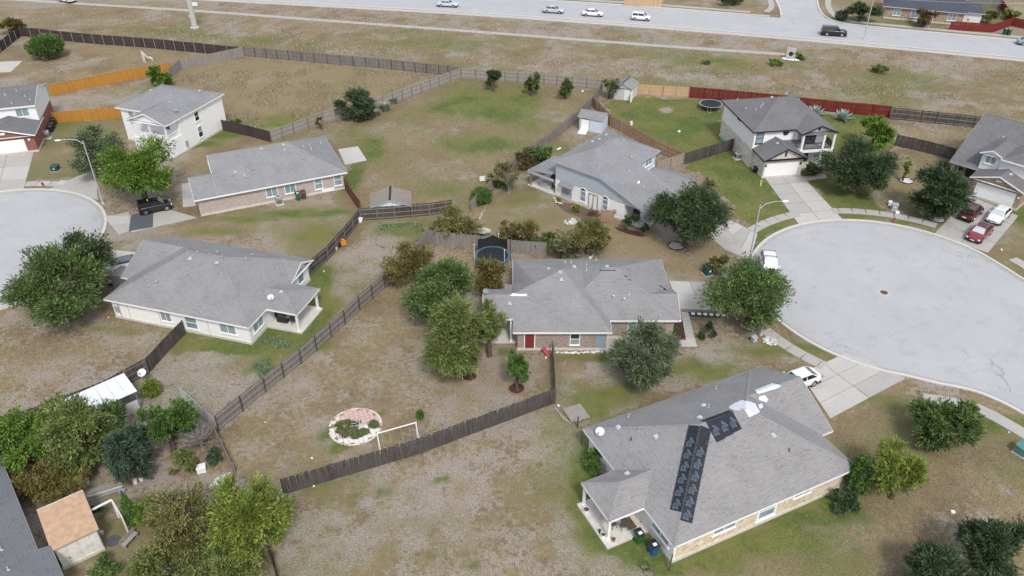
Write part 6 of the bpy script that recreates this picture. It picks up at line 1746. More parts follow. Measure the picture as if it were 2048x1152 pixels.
agave('left of two big blue-grey agaves by the red fence', (1629, 231), 2.1); agave('right of two big blue-grey agaves by the red fence', (1684, 240), 2.2)
tuft_plant('tall spiky green plant in the garden left of the side patio', (1095, 322), 1.0, 2.6, 'elm', 260, .1, name='spiky_plant')

# grass blades: dry and green tufts over the yards (nobody could count them)
def grass_patch(name, label, polypx, n, hgt, wid, seed, colf, clump=0):
    poly = W2(polypx); xs = [p[0] for p in poly]; ys = [p[1] for p in poly]
    g = np.random.default_rng(seed)
    X = g.uniform(min(xs), max(xs), n); Y = g.uniform(min(ys), max(ys), n)
    k = inside(X, Y, poly)
    if clump: k &= (fbm(X, Y, clump, seed, 3) + g.random(n) * .25) > .68
    for pv in PAVED:
        px_ = [q[0] for q in pv]; py_ = [q[1] for q in pv]
        c_ = np.where(k & (X > min(px_)) & (X < max(px_)) & (Y > min(py_)) & (Y < max(py_)))[0]
        if len(c_): k[c_[inside(X[c_], Y[c_], pv)]] = False
    X, Y = X[k], Y[k]; n = len(X)
    w = cover(X, Y)
    C = colf(w, g, n)
    a = g.random(n) * math.pi; h = hgt * (.4 + .9 * g.random(n)); wd = wid * (.6 + .8 * g.random(n))
    dx, dy = np.cos(a) * wd / 2, np.sin(a) * wd / 2
    lx, ly = g.normal(size=n) * h * .45, g.normal(size=n) * h * .45
    z0 = np.zeros(n)
    V = np.stack([np.stack([X - dx, Y - dy, z0], 1), np.stack([X + dx, Y + dy, z0], 1), np.stack([X + lx + dx * .5, Y + ly + dy * .5, h], 1), np.stack([X + lx - dx * .5, Y + ly - dy * .5, h], 1)], 1)
    o = quads_object(name, V, C, 'foliage'); tag(o, label, 'grass', kind='stuff')
    return o
def col_lawn(w, g, n):
    straw = np.array((.32, .26, .165)); pale = np.array((.44, .385, .31)); gr = np.array((.12, .165, .05)); gold = np.array((.42, .345, .20)); dk = np.array((.20, .155, .095))
    r = g.random(n)
    C = np.where((r < .35)[:, None], straw, np.where((r < .62)[:, None], pale, dk))
    isg = g.random(n) < np.clip((w[:, 0] - .32) * 2.0, .04, .97)
    C = np.where(isg[:, None], gr * (.7 + .8 * g.random(n))[:, None], C)
    isd = g.random(n) < np.clip((w[:, 2] - .45) * 1.6, 0, .8)
    C = np.where((isd & ~isg)[:, None], gold * (.75 + .5 * g.random(n))[:, None], C)
    return C * (.8 + .4 * g.random(n))[:, None]
def col_gold(w, g, n): return np.array((.40, .335, .225)) * (.7 + .45 * g.random(n))[:, None]
def col_weed(w, g, n): return np.array((.20, .265, .155)) * (.7 + .6 * g.random(n))[:, None]
grass_patch('grass_blades', 'short dry blades over the middle and bottom yards', [(430, 865), (795, 558), (1110, 520), (1110, 705), (1640, 730), (1170, 850), (1350, 1140), (1340, 1152), (540, 1152)], 60000, .06, .05, 1, col_lawn)
grass_patch('grass_blades', 'short dry blades over the lawn at the lower right', [(1350, 1145), (1690, 985), (1665, 845), (1810, 792), (2048, 860), (2060, 1160), (1345, 1160)], 35000, .07, .045, 2, col_lawn)
grass_patch('grass_blades', 'short dry blades round the white brick house', [(0, 640), (220, 600), (505, 692), (625, 550), (860, 430), (900, 430), (860, 490), (440, 858), (0, 870)], 45000, .07, .06, 3, col_lawn)
grass_patch('grass_blades', 'grass blades of the big yard', [(540, 284), (922, 158), (1200, 184), (940, 425), (720, 430), (690, 380)], 40000, .08, .08, 4, col_lawn)
grass_patch('grass_blades', 'grass blades of the green yard and lawns on the right', [(1213, 200), (1448, 200), (1780, 236), (1905, 320), (1870, 460), (1690, 428), (1600, 440), (1520, 478), (1370, 500), (1340, 345)], 40000, .07, .08, 5, col_lawn)
grass_patch('tall_grass', 'tall golden grass of the empty lot', [(350, 160), (490, 116), (875, 152), (545, 282), (445, 258)], 60000, .34, .07, 6, col_gold, 3.5)
grass_patch('tall_grass', 'tall straw weeds along the drainage field', [(300, 60), (900, 105), (1500, 145), (2048, 190), (2048, 215), (1500, 175), (900, 125), (300, 75)], 60000, .3, .12, 8, lambda w, g, n: np.array((.40, .36, .255)) * (.6 + .6 * g.random(n))[:, None], 5)
grass_patch('grass_blades', 'short grass of the drainage field', [(-50, 20), (520, 2), (1020, 34), (1530, 72), (2060, 122), (2060, 262), (1200, 178), (480, 104), (0, 60)], 50000, .12, .14, 9, col_lawn)
grass_patch('weeds', 'low bluish green weeds in the yards behind the white brick house', [(520, 760), (500, 700), (560, 660), (580, 690), (560, 740), (525, 775)], 16000, .16, .14, 10, col_weed, 2.2)
grass_patch('weeds', 'low bluish green weeds at the dark rail fence', [(740, 480), (760, 450), (850, 445), (860, 470), (800, 500), (760, 495)], 16000, .18, .15, 11, col_weed, 2.2)
# ------------------------------------------------------------------ cars
for nm, c in (('white', (.80, .80, .80)), ('silver', (.48, .50, .52)), ('black', (.012, .012, .014)), ('maroon', (.09, .012, .016)), ('red', (.22, .018, .032)), ('ltblue', (.50, .58, .64)), ('blue', (.10, .22, .42)), ('greyblue', (.25, .33, .42)), ('darkgrey', (.11, .115, .12))):
    m_paint('paint_' + nm, c)
CARS = {
 # stations: (x, half width low, half width belt, z bottom, z belt/hood); cabin: base x0,x1 roof x0,x1, z roof, half widths
 'sedan': dict(L=4.85, W=1.83, st=[(-2.42, .70, .66, .42, .84), (-2.30, .84, .80, .28, .98), (-1.7, .91, .87, .20, 1.03), (-.8, .915, .88, .19, 1.0), (.3, .915, .88, .19, .98), (1.05, .91, .86, .19, .95), (1.7, .89, .82, .22, .86), (2.2, .80, .74, .28, .74), (2.42, .64, .60, .36, .62)],
               cab=(-1.95, 1.15, -1.15, .35, 1.46, .83, .62), wb=2.8, wr=.335),
 'suv': dict(L=4.7, W=1.88, st=[(-2.35, .78, .74, .45, .95), (-2.25, .90, .86, .33, 1.05), (-1.6, .94, .90, .25, 1.08), (-.6, .94, .90, .24, 1.06), (.4, .94, .90, .24, 1.05), (1.1, .93, .88, .25, 1.02), (1.75, .90, .83, .28, .95), (2.2, .82, .76, .34, .82), (2.35, .68, .64, .42, .7)],
             cab=(-2.25, 1.2, -1.8, .45, 1.72, .86, .68), wb=2.7, wr=.37),
 'boxy': dict(L=4.1, W=1.8, st=[(-2.05, .80, .78, .4, .95), (-1.98, .87, .85, .28, 1.02), (-1.3, .90, .87, .22, 1.04), (-.4, .90, .87, .21, 1.03), (.5, .90, .87, .21, 1.02), (1.1, .89, .85, .22, 1.0), (1.6, .87, .81, .25, .95), (1.95, .80, .75, .3, .85), (2.05, .68, .64, .4, .7)],
              cab=(-2.0, 1.2, -1.85, .55, 1.63, .84, .71), wb=2.57, wr=.34),
 'bigsuv': dict(L=5.2, W=2.0, st=[(-2.6, .86, .84, .5, 1.05), (-2.52, .97, .95, .36, 1.15), (-1.8, 1.0, .97, .29, 1.18), (-.6, 1.0, .97, .28, 1.17), (.6, 1.0, .97, .28, 1.16), (1.3, .99, .95, .29, 1.14), (2.0, .97, .91, .32, 1.1), (2.5, .90, .85, .38, 1.0), (2.6, .78, .74, .46, .85)],
                cab=(-2.55, 1.25, -2.3, .6, 1.88, .93, .76), wb=2.95, wr=.40),
 'van': dict(L=5.6, W=2.0, st=[(-2.8, .90, .9, .45, 1.1), (-2.72, .98, .97, .32, 1.2), (-1.8, 1.0, .99, .28, 1.22), (-.4, 1.0, .99, .28, 1.22), (.8, 1.0, .98, .28, 1.22), (1.5, .99, .95, .28, 1.2), (2.2, .96, .88, .32, 1.05), (2.65, .86, .8, .38, .9), (2.8, .72, .68, .45, .75)],
             cab=(-2.78, 1.85, -2.7, .85, 2.1, .96, .84), wb=3.4, wr=.36),
 'classic': dict(L=5.0, W=1.8, st=[(-2.5, .72, .7, .42, .8), (-2.4, .84, .82, .32, .92), (-1.7, .89, .87, .24, .98), (-.8, .9, .87, .23, .97), (.3, .9, .87, .23, .97), (1.05, .9, .86, .23, .96), (1.8, .88, .84, .25, .93), (2.4, .82, .78, .3, .86), (2.5, .74, .7, .4, .76)],
                 cab=(-1.55, .95, -1.0, .35, 1.38, .82, .64), wb=2.8, wr=.33),
}
def build_car(kind, paint, label, loc, rz, group, shade=False, rack=False, sunroof=False):
    sp = CARS[kind]
    root = thing('parked_car', label, 'car', (loc[0], loc[1], loc[2] if len(loc) > 2 else .06), rz, group)
    st = sp['st']; b = MB(); ring = []
    for (x, wl_, wb2, z0, z1) in st:
        zm = z0 + (z1 - z0) * .52
        ring.append([(x, -wl_ * .92, z0), (x, -wl_, z0 + .12), (x, -wl_, zm), (x, -wb2, z1 - .05), (x, -wb2 * .88, z1), (x, -wb2 * .4, z1 + .03), (x, wb2 * .4, z1 + .03), (x, wb2 * .88, z1), (x, wb2, z1 - .05), (x, wl_, zm), (x, wl_, z0 + .12), (x, wl_ * .92, z0)])
    n = 12; vs_ = [p for r in ring for p in r]
    fs = [(k * n + i, k * n + i + 1, (k + 1) * n + i + 1, (k + 1) * n + i) for k in range(len(ring) - 1) for i in range(n - 1)]
    fs += [(k * n, (k + 1) * n, (k + 1) * n + n - 1, k * n + n - 1) for k in range(len(ring) - 1)]
    fs += [tuple(range(n)), tuple((len(ring) - 1) * n + i for i in reversed(range(n)))]
    b.add(vs_, fs)
    body = fix_normals(b.build('body', paint, root, smooth=True))
    md = body.modifiers.new('sub', 'SUBSURF'); md.levels = 1; md.render_levels = 1
    # cabin
    cx0, cx1, rx0, rx1, zr_, wbase, wroof = sp['cab']
    zb = np.interp(0, [s[0] for s in st], [s[4] for s in st]) - .02
    def belt(x): return float(np.interp(x, [s[0] for s in st], [s[4] for s in st]))
    zb0, zb1 = belt(cx0) - .02, belt(cx1) - .02
    e = .05
    c = MB()
    base = [(cx0, -wbase, zb0), (cx1, -wbase * .96, zb1), (cx1, wbase * .96, zb1), (cx0, wbase, zb0)]
    top = [(rx0, -wroof, zr_ - .03), (rx1, -wroof, zr_ - .02), (rx1, wroof, zr_ - .02), (rx0, wroof, zr_ - .03)]
    rr = [(rx0 + .2, -wroof * .7, zr_ + .02), (rx1 - .2, -wroof * .7, zr_ + .03), (rx1 - .2, wroof * .7, zr_ + .03), (rx0 + .2, wroof * .7, zr_ + .02)]
    c.add(base + top + rr, [(0, 1, 5, 4), (1, 2, 6, 5), (2, 3, 7, 6), (3, 0, 4, 7), (4, 5, 9, 8), (5, 6, 10, 9), (6, 7, 11, 10), (7, 4, 8, 11), (8, 9, 10, 11)])
    fix_normals(c.build('cabin', paint, root))
    B = [Vector(p) for p in base]; Tt = [Vector(p) for p in top]
    def pane(name, p, q_, r, s, m0=.10, m1=.10, lo=.12, hi=.9, off=.012, mat='car_glass'):
        # p,q base pair; s,r top pair
        f = lambda t, k: (p.lerp(q_, t)).lerp(s.lerp(r, t), k)
        pts = [f(m0, lo), f(1 - m1, lo), f(1 - m1, hi), f(m0, hi)]
        nn = (pts[1] - pts[0]).cross(pts[3] - pts[0]).normalized()
        cen = sum(pts, Vector()) / 4
        if nn.dot(cen - Vector((0, 0, .8))) < 0: nn = -nn
        o = MB().quad(*[tuple(x + nn * off) for x in pts]).build(name, mat, root)
        return o
    pane('windshield', B[1], B[2], Tt[2], Tt[1], .06, .06, .05, .93, mat='sunshade' if shade else 'car_glass')
    pane('rear_window', B[3], B[0], Tt[0], Tt[3], .08, .08, .10, .92)
    splits = [(.06, .46), (.50, .93)] if kind != 'bigsuv' and kind != 'van' else [(.04, .30), (.34, .63), (.67, .95)]
    if kind == 'van': splits = [(.66, .95)]
    for a, c_, d, e_ in ((B[0], B[1], Tt[1], Tt[0]), (B[3], B[2], Tt[2], Tt[3])):
        for s0, s1 in splits: pane('side_window', a, c_, d, e_, s0, 1 - s1, .16, .90)
    if sunroof: MB().rng(rx0 + .2, rx1 - .2, -wroof * .7, wroof * .7, zr_ + .026, zr_ + .045).build('sunroof', 'car_glass', root)
    W_, wr, wb2 = sp['W'], sp['wr'], sp['wb'] / 2
    cxm = .05
    for sx in (-1, 1):
        for sy in (-1, 1):
            x, y = cxm + sx * wb2, sy * (W_ / 2 - .10)
            aw = MB(); aw.cyl((x, y - sy * .1, wr), (x, y + sy * .085, wr), wr * 1.17, n=16); aw.build('wheel_arch', 'black_plastic', root)
            w = MB(); w.cyl((x, y - sy * .12, wr), (x, y + sy * .10, wr), wr, n=18); wo = w.build('wheel', 'rubber', root)
            r = MB(); r.cyl((x, y + sy * .05, wr), (x, y + sy * .108, wr), wr * .66, wr * .60, n=14)
            for k in range(5):
                a = 2 * math.pi * k / 5
                r.box((x + math.cos(a) * wr * .3, y + sy * .112, wr + math.sin(a) * wr * .3), (wr * .55, .012, wr * .14), tilt=-a)
            r.build('rim', 'chrome', wo)
    xf, zf = st[-2][0], st[-2][4]
    for sy in (-1, 1):
        MB().box((st[-2][0] + .05, sy * st[-2][1] * .78, zf - .14), (.16, .34, .13)).build('headlight', 'lamp_clear', root)
        MB().box((st[1][0] - .03, sy * st[1][1] * .80, st[1][4] - .16), (.14, .28, .15)).build('taillight', 'tail_red', root)
        MB().box((cx1 - .35, sy * (W_ / 2 + .06), belt(.7) + .08), (.14, .2, .13)).build('mirror', paint, root)
    MB().box((st[-1][0] + .01, 0, .45), (.04, .48, .12)).build('plate', 'plate', root)
    MB().box((st[0][0] - .012, 0, .68), (.03, .48, .14)).build('plate', 'plate', root)
    MB().box((st[-1][0] - .02, 0, .56), (.05, .9, .1)).build('grille', 'black_plastic', root)
    MB().rng(st[1][0], st[-2][0], -W_ / 2 + .05, W_ / 2 - .05, .16, .3).build('underbody', 'black_plastic', root)
    if rack:
        b = MB()
        for x in (rx0 + .5, rx1 - .5):
            b.rng(x - .03, x + .03, -wroof - .02, wroof + .02, zr_ + .16, zr_ + .21)
            for sy in (-1, 1): b.rng(x - .025, x + .025, sy * wroof * .92 - .02, sy * wroof * .92 + .02, zr_ - .05, zr_ + .17)
        for y in ((-.35, 0, .35) if rack is True else ()): b.rng(rx0, rx1 + .1, y - .025, y + .025, zr_ + .21, zr_ + .25)
        b.build('ladder_rack', 'metal_dark', root)
    return root
def car_px(kind, paint, label, rear, front, group, z=.06, **kw):
    """rear and front: picture points of the ground under the two ends of the car"""
    a, c = at(*rear), at(*front); m_ = (a + c) / 2; d = c - a
    return build_car(kind, paint, label, (m_[0], m_[1], z), math.atan2(d[1], d[0]), group, **kw)
G1 = 'cars parked along the far road'
car_px('classic', 'paint_ltblue', 'pale blue old coupe parked on the far road, leftmost', (874, 12), (917, 14), G1, .01)
car_px('sedan', 'paint_silver', 'silver sedan parked on the far road, second from left', (1085, 24), (1129, 26.5), G1, .01)
car_px('sedan', 'paint_white', 'white sedan parked on the far road between two pale cars', (1164, 30), (1207, 33), G1, .01)
car_px('boxy', 'paint_white', 'white boxy car parked on the far road, nearest the side street', (1258, 38), (1305, 41.5), G1, .01)
car_px('bigsuv', 'paint_black', 'big black suv driving on the far road by the light pole', (1640, 69), (1693, 72), G1, .01)
car_px('sedan', 'paint_greyblue', 'blue-grey car cut by the right edge on the far road', (2035, 88), (2082, 92), G1, .01)
car_px('boxy', 'paint_black', 'black boxy car on the driveway under the bright green tree', (279, 428), (344, 414), 'cars on the left driveways', .07)
car_px('suv', 'paint_silver', 'silver suv half hidden behind the white brick house roof', (236, 563), (284, 553), 'cars on the left driveways')
car_px('boxy', 'paint_darkgrey', 'dark grey car beyond the silver suv', (243, 545), (283, 536), 'cars on the left driveways')
g9 = 'cars on the right edge driveway'
def car_at(kind, paint, label, c, angd, group, **kw): return build_car(kind, paint, label, (c[0], c[1], .06), math.radians(angd), group, **kw)
p = at(1939, 432); car_at('suv', 'paint_maroon', 'dark maroon suv under the tree, rear towards the street', p, 44, g9)
p = at(1995, 438); car_at('sedan', 'paint_white', 'white sedan with silver sunshade by the garage', p, 224, g9, shade=True)
p = at(1957, 473); car_at('sedan', 'paint_red', 'red sedan with silver sunshade nearest the street', p, 224, g9, shade=True, sunroof=True)
p = at(1536, 541); car_at('suv', 'paint_white', 'white suv with roof bars on the turning circle behind the round tree', p, 262, 'cars at the turning circle', shade=True, rack='bars')
p = at(1591, 771); car_at('sedan', 'paint_white', 'white sedan half hidden behind the roof with black strips', p, 205, 'cars at the turning circle')
p = at(1920, 12); car_at('suv', 'paint_ltblue', 'pale far car behind the dark blue roof house', p, 10, 'far cars behind the road')
p = at(1912, 33); car_at('boxy', 'paint_black', 'far black car beside the dark blue roof house', p, 15, 'far cars behind the road')
p = at(135, 4); car_at('suv', 'paint_white', 'far white car at the top left edge', p, 150, 'far cars behind the road')
# ------------------------------------------------------------------ street lights, poles, boxes, bins
def street_light(label, base, top_px, arm_dir, arm_len, h=None, lamp=True):
    p = at(*base); h = h or height_of(p, top_px)
    r = thing('street_light', label, 'street light', (p[0], p[1], 0))
    MB().cyl((0, 0, -.1), (0, 0, h), .11, .065, 10).build('pole', 'galvanised', r)
    MB().lathe([(.22, 0), (.22, .12), (.14, .3), (.11, .5)], n=10).build('base', 'galvanised', r)
    if lamp:
        a = math.radians(arm_dir); d = Vector((math.cos(a), math.sin(a), 0))
        pts = [Vector((0, 0, h - .5)), Vector((0, 0, h - .35)) + d * .25 * arm_len + Vector((0, 0, .45)), d * arm_len * .65 + Vector((0, 0, h + .28)), d * arm_len + Vector((0, 0, h + .22))]
        MB().tube([tuple(x) for x in pts], [.05, .045, .04, .035], 7).build('arm', 'galvanised', r)
        c = d * (arm_len + .32) + Vector((0, 0, h + .2))
        b = MB(); prof = [(.001, -.42), (.11, -.36), (.17, -.15), (.18, .1), (.12, .32), (.001, .4)]
        n = 10
        side = Vector((-d[1], d[0], 0))
        vs_ = [c + d * z + side * (rr * math.cos(2 * math.pi * i / n)) + Vector((0, 0, .55 * rr * math.sin(2 * math.pi * i / n))) for rr, z in prof for i in range(n)]
        b.add(vs_, [(k * n + i, k * n + (i + 1) % n, (k + 1) * n + (i + 1) % n, (k + 1) * n + i) for k in range(len(prof) - 1) for i in range(n)])
        fix_normals(b.build('lamp_head', 'steel_white', r, smooth=True))
    return r
street_light('street light with curved arm left of the bright green tree', (207, 408), 281, 188, 2.6)
street_light('street light with curved arm beside the white van', (1494, 543), 410, 10, 2.6)
street_light('tall grey pole by the black suv on the far road', (1727, 79), -40, 170, 2.5, h=9.5)
street_light('thin dark post at the foot of the round tree', (1521, 670), 640, 0, 1, h=1.6, lamp=False)
p = at(390, 56); r = thing('utility_pole', 'thick white concrete pole in the field at the top left', 'pole', (p[0], p[1], 0))
MB().cyl((0, 0, -.1), (0, 0, 12), .62, .5, 14).build('shaft', 'concrete', r); MB().lathe([(.95, 0), (.95, .25), (.7, .35)], n=14).build('footing', 'concrete', r)
MB().rng(.3, 1.6, -.12, .12, 4.6, 5.3).build('bracket', 'steel_white', r); MB().rng(-.66, -.56, -.2, .2, 2.2, 2.7).build('notice', 'trim_white', r)
b = MB(); b.tube([(.5, 0, 5.2), (1.3, 0, 4.2)], .08); b.build('brace', 'metal_dark', r)
# overhead wire at the top right
w0, w1 = at(1745, 46), at(2060, 58)
b = MB(); b.tube([(w0[0], w0[1], 5.2), ((w0[0] + w1[0]) / 2, (w0[1] + w1[1]) / 2, 4.9), (w1[0], w1[1], 5.2)], .03, 4)
tag(b.build('overhead_wire', 'galvanised'), 'pale overhead wire in front of the far red fence', 'wire')

def box_unit(name, label, cat, px, size, rz, mat, pad=True, h2=0, slope=.12):
    p = at(*px); r = thing(name, label, cat, (p[0], p[1], 0), math.radians(rz))
    w, d, h = size
    if pad: MB().rng(-w / 2 - .12, w / 2 + .12, -d / 2 - .12, d / 2 + .12, -.05, .07).build('pad', 'concrete_old', r)
    b = MB(); b.add([(-w / 2, -d / 2, .07), (w / 2, -d / 2, .07), (w / 2, d / 2, .07), (-w / 2, d / 2, .07), (-w / 2, -d / 2, h - slope), (w / 2, -d / 2, h - slope), (w / 2, d / 2, h), (-w / 2, d / 2, h)], [(0, 1, 5, 4), (1, 2, 6, 5), (2, 3, 7, 6), (3, 0, 4, 7)]); b.build('cabinet', mat, r)
    MB().add([(-w / 2 - .03, -d / 2 - .04, h - slope), (w / 2 + .03, -d / 2 - .04, h - slope), (w / 2 + .03, d / 2 + .03, h), (-w / 2 - .03, d / 2 + .03, h), (-w / 2 - .03, -d / 2 - .04, h - slope + .05), (w / 2 + .03, -d / 2 - .04, h - slope + .05), (w / 2 + .03, d / 2 + .03, h + .05), (-w / 2 - .03, d / 2 + .03, h + .05)], [(0, 3, 2, 1), (4, 5, 6, 7), (0, 1, 5, 4), (1, 2, 6, 5), (2, 3, 7, 6), (3, 0, 4, 7)]).build('lid', mat, r)
    MB().rng(-.12, .12, -d / 2 - .012, -d / 2 + .01, h * .45, h * .65).build('warning_label', 'plate', r)
    return r
box_unit('transformer', 'dark green transformer box on the lawn at the left', 'transformer', (112, 341), (.95, .9, .8), 0, 'box_green')
box_unit('transformer', 'dark green transformer box beside the right street light', 'transformer', (1415, 548), (.9, .9, 1.15), 20, 'box_green')
box_unit('utility_box', 'grey utility box on the bare ground by the path corner', 'utility box', (1507, 684), (.55, .4, .7), 30, 'box_grey', False)
box_unit('utility_box', 'pale grey utility box among white boxes on the lawn', 'utility box', (1788, 420), (.7, .5, .9), -15, 'box_grey')
box_unit('utility_box', 'low white utility box left of the grey one on the lawn', 'utility box', (1779, 411), (.4, .35, .6), -15, 'steel_white', False)
box_unit('utility_box', 'small white box on the lawn nearest the sidewalk', 'utility box', (1794, 428), (.4, .35, .3), -15, 'steel_white', False)
box_unit('transformer', 'teal transformer box at the right edge of the lawn', 'transformer', (2042, 905), (1.1, .9, .85), 35, 'box_teal')
def hydrant(label, px):
    p = at(*px); r = thing('fire_hydrant', label, 'hydrant', (p[0], p[1], 0))
    MB().lathe([(.17, 0), (.17, .06), (.11, .08), (.11, .5), (.14, .52), (.14, .58), (.1, .68), (.03, .74)], n=12).build('barrel', 'hydrant_red', r, smooth=True)
    b = MB(); b.cyl((-.2, 0, .42), (.2, 0, .42), .055, n=8); b.cyl((0, -.2, .4), (0, 0, .4), .07, n=8); b.build('outlets', 'hydrant_red', r)
hydrant('faded red hydrant on the verge at the left turning circle', (87, 373)); hydrant('faded red hydrant on the verge of the right turning circle', (1787, 444))
def ac(label, px, rz=0, s=.8, h=.85):
    p = at(*px); r = thing('air_conditioner', label, 'air conditioner', (p[0], p[1], 0), math.radians(rz))
    MB().rng(-s * .68, s * .68, -s * .68, s * .68, -.05, .1).build('pad', 'slab', r)
    MB().rng(-s / 2, s / 2, -s / 2, s / 2, .1, h).build('cabinet', 'metal_grey', r)
    for k in range(4):
        a = k * math.pi / 2
        for j in range(7):
            o = MB().rng(-s / 2 + .06, s / 2 - .06, -s / 2 - .012, -s / 2 + .004, .2 + j * .085, .25 + j * .085).build('louvre', 'metal_dark', r); o.rotation_euler = (0, 0, a)
    b = MB(); b.lathe([(s * .46, h + .002), (s * .46, h + .03), (s * .38, h + .03), (s * .38, h + .004)], n=18, caps=False); b.build('rim', 'steel_white', r)
    MB().lathe([(s * .37, h + .003), (.001, h + .006)], n=16, caps=False).build('fan_grille', 'metal_dark', r)
ac('tall grey air conditioner at the long rose-brick house wall', (559, 408), 24, .75, 1.15)
ac('grey air conditioner beside the red brick wall', (95, 276), 17, .85, 1.1)
ac('grey air conditioner at the stone wall of the two-storey house', (1475, 317), 9, .85, .85)
def bin_(label, px, body, lid, rz=0, patch=False, h=1.05):
    p = at(*px); r = thing('wheelie_bin', label, 'bin', (p[0], p[1], 0), math.radians(rz))
    b = MB(); b.add([(-.24, -.27, .06), (.24, -.27, .06), (.24, .27, .06), (-.24, .27, .06), (-.3, -.36, h - .08), (.3, -.36, h - .08), (.3, .34, h), (-.3, .34, h)], [(3, 2, 1, 0), (0, 1, 5, 4), (1, 2, 6, 5), (2, 3, 7, 6), (3, 0, 4, 7)]); b.build('body', body, r)
    b = MB(); b.add([(-.33, -.40, h - .07), (.33, -.40, h - .07), (.33, .40, h + .01), (-.33, .40, h + .01), (-.27, -.32, h + .03), (.27, -.32, h + .03), (.27, .34, h + .10), (-.27, .34, h + .10)], [(3, 2, 1, 0), (0, 1, 5, 4), (1, 2, 6, 5), (2, 3, 7, 6), (3, 0, 4, 7), (4, 5, 6, 7)]); lo = b.build('lid', lid, r)
    if patch: MB().add([(-.16, -.2, h + .046), (.16, -.2, h + .046), (.16, .05, h + .072), (-.16, .05, h + .072)], [(0, 1, 2, 3)]).build('label_sheet', 'plate', lo)
    MB().rng(-.32, .32, .40, .44, h - .06, h).build('handle', lid, r)
    for sx in (-1, 1):
        b = MB(); b.cyl((sx * .26, .3, .12), (sx * .32, .3, .12), .12, n=12); b.build('wheel', 'rubber', r)
bin_('green wheelie bin with black lid beside the covered patio', (1277, 1083), 'bin_green', 'black_plastic', 25, True)
bin_('blue wheelie bin with black lid beside the green bin', (1306, 1106), 'bin_blue', 'black_plastic', 25, True)
bin_('green wheelie bin at the long rose-brick house', (597, 400), 'bin_green', 'black_plastic', 24, True)
bin_('brown wheelie bin next to the green one at the long house', (608, 397), 'bin_brown', 'bin_brown', 24)
for i, px in enumerate(((106, 258), (103, 264), (109, 250))): bin_(['middle of three black bins at the red brick wall', 'black bin nearest the air conditioner at the red brick wall', 'black bin farthest back at the red brick wall'][i], px, 'black_plastic', 'black_plastic', 17)
bin_('far green bin by the red fence, left one', (2008, 70), 'box_green', 'box_green', 0, True, 1.3); bin_('far green bin by the red fence, right one', (2016, 71), 'box_green', 'box_green', 0, True, 1.3)
bin_('small dark bin against the stone wall of the two-storey house', (1511, 345), 'black_plastic', 'black_plastic', 9, False, .8)

# ------------------------------------------------------------------ trampolines, goal, play things
def trampoline(label, px, dia, pad, net=None, ladder=False):
    p = at(px[0], px[1], .9); r = thing('trampoline', label, 'trampoline', (p[0], p[1], 0)); R = dia / 2; n = 28
    MB().lathe([(R * .88, .9), (.00005, .88)], n=n, caps=False).build('jumping_mat', 'net_black', r)
    b = MB(); b.lathe([(R * .87, .915), (R, .925), (R, .89), (R * .87, .89)], n=n, caps=False); b.build('rim_pad', pad, r)
    for k in range(6):
        a = k * math.pi / 3 + .2
        b = MB(); b.tube([(R * .95 * math.cos(a - .14), R * .95 * math.sin(a - .14), .88), (R * .93 * math.cos(a - .12), R * .93 * math.sin(a - .12), .03), (R * .93 * math.cos(a + .12), R * .93 * math.sin(a + .12), .03), (R * .95 * math.cos(a + .14), R * .95 * math.sin(a + .14), .88)], .025, 6); b.build('leg', 'galvanised', r)
        if net:
            b = MB(); b.cyl((R * 1.02 * math.cos(a), R * 1.02 * math.sin(a), .05), (R * 1.02 * math.cos(a), R * 1.02 * math.sin(a), 2.6), .035, n=7); b.lathe([(.001, 2.58), (.07, 2.62), (.07, 2.7), (.001, 2.74)], (R * 1.02 * math.cos(a), R * 1.02 * math.sin(a), 0), 8); b.build('net_pole', 'steel_white' if k % 2 else 'net_black', r)
    if net:
        # safety net only still hangs on the far side
        b = MB(); m_ = 40
        for i in range(m_):
            a0, a1 = math.radians(35 + 110 * i / m_), math.radians(35 + 110 * (i + 1) / m_)
            s0 = 2.45 - .35 * abs(math.sin((i / m_) * math.pi * 2)); s1 = 2.45 - .35 * abs(math.sin(((i + 1) / m_) * math.pi * 2))
            b.quad((R * math.cos(a0), R * math.sin(a0), .95), (R * math.cos(a1), R * math.sin(a1), .95), (R * math.cos(a1), R * math.sin(a1), s1), (R * math.cos(a0), R * math.sin(a0), s0))
        b.build('safety_net', 'net_black', r)
    return r
trampoline('open round trampoline with grey rim in the green back yard', (1422, 207), 3.9, 'grey_pad')
trampoline('trampoline with blue rim and black safety net behind the trees', (985, 511), 4.2, 'blue_pad', True)
# soccer goal
a, c = at(759, 902), at(835, 880); m_ = (a + c) / 2; d = c - a
r = thing('soccer_goal', 'white soccer goal frame in front of the near dark fence', 'goal', (m_[0], m_[1], 0), math.atan2(d[1], d[0])); w = d.length / 2
for sx in (-1, 1):
    b = MB(); b.cyl((sx * w, 0, 0), (sx * w, 0, 2.1), .05, n=8); b.build('post', 'trim_white', r)
    b = MB(); b.tube([(sx * w, .02, 2.08), (sx * w * 1.0, -.9, .05), (sx * w, -.0, .05)], .035, 6); b.build('back_stay', 'trim_white', r)
b = MB(); b.cyl((-w - .05, 0, 2.1), (w + .05, 0, 2.1), .05, n=8); b.build('crossbar', 'trim_white', r)
b = MB()
for i in range(11):
    x = -w + 2 * w * i / 10
    if 1 < i < 10 and i % 3: continue
    b.tube([(x, .0, 2.08), (x * 1.0, -.9, .06)], .006, 3)
b.build('net_strings', 'net_white', r)
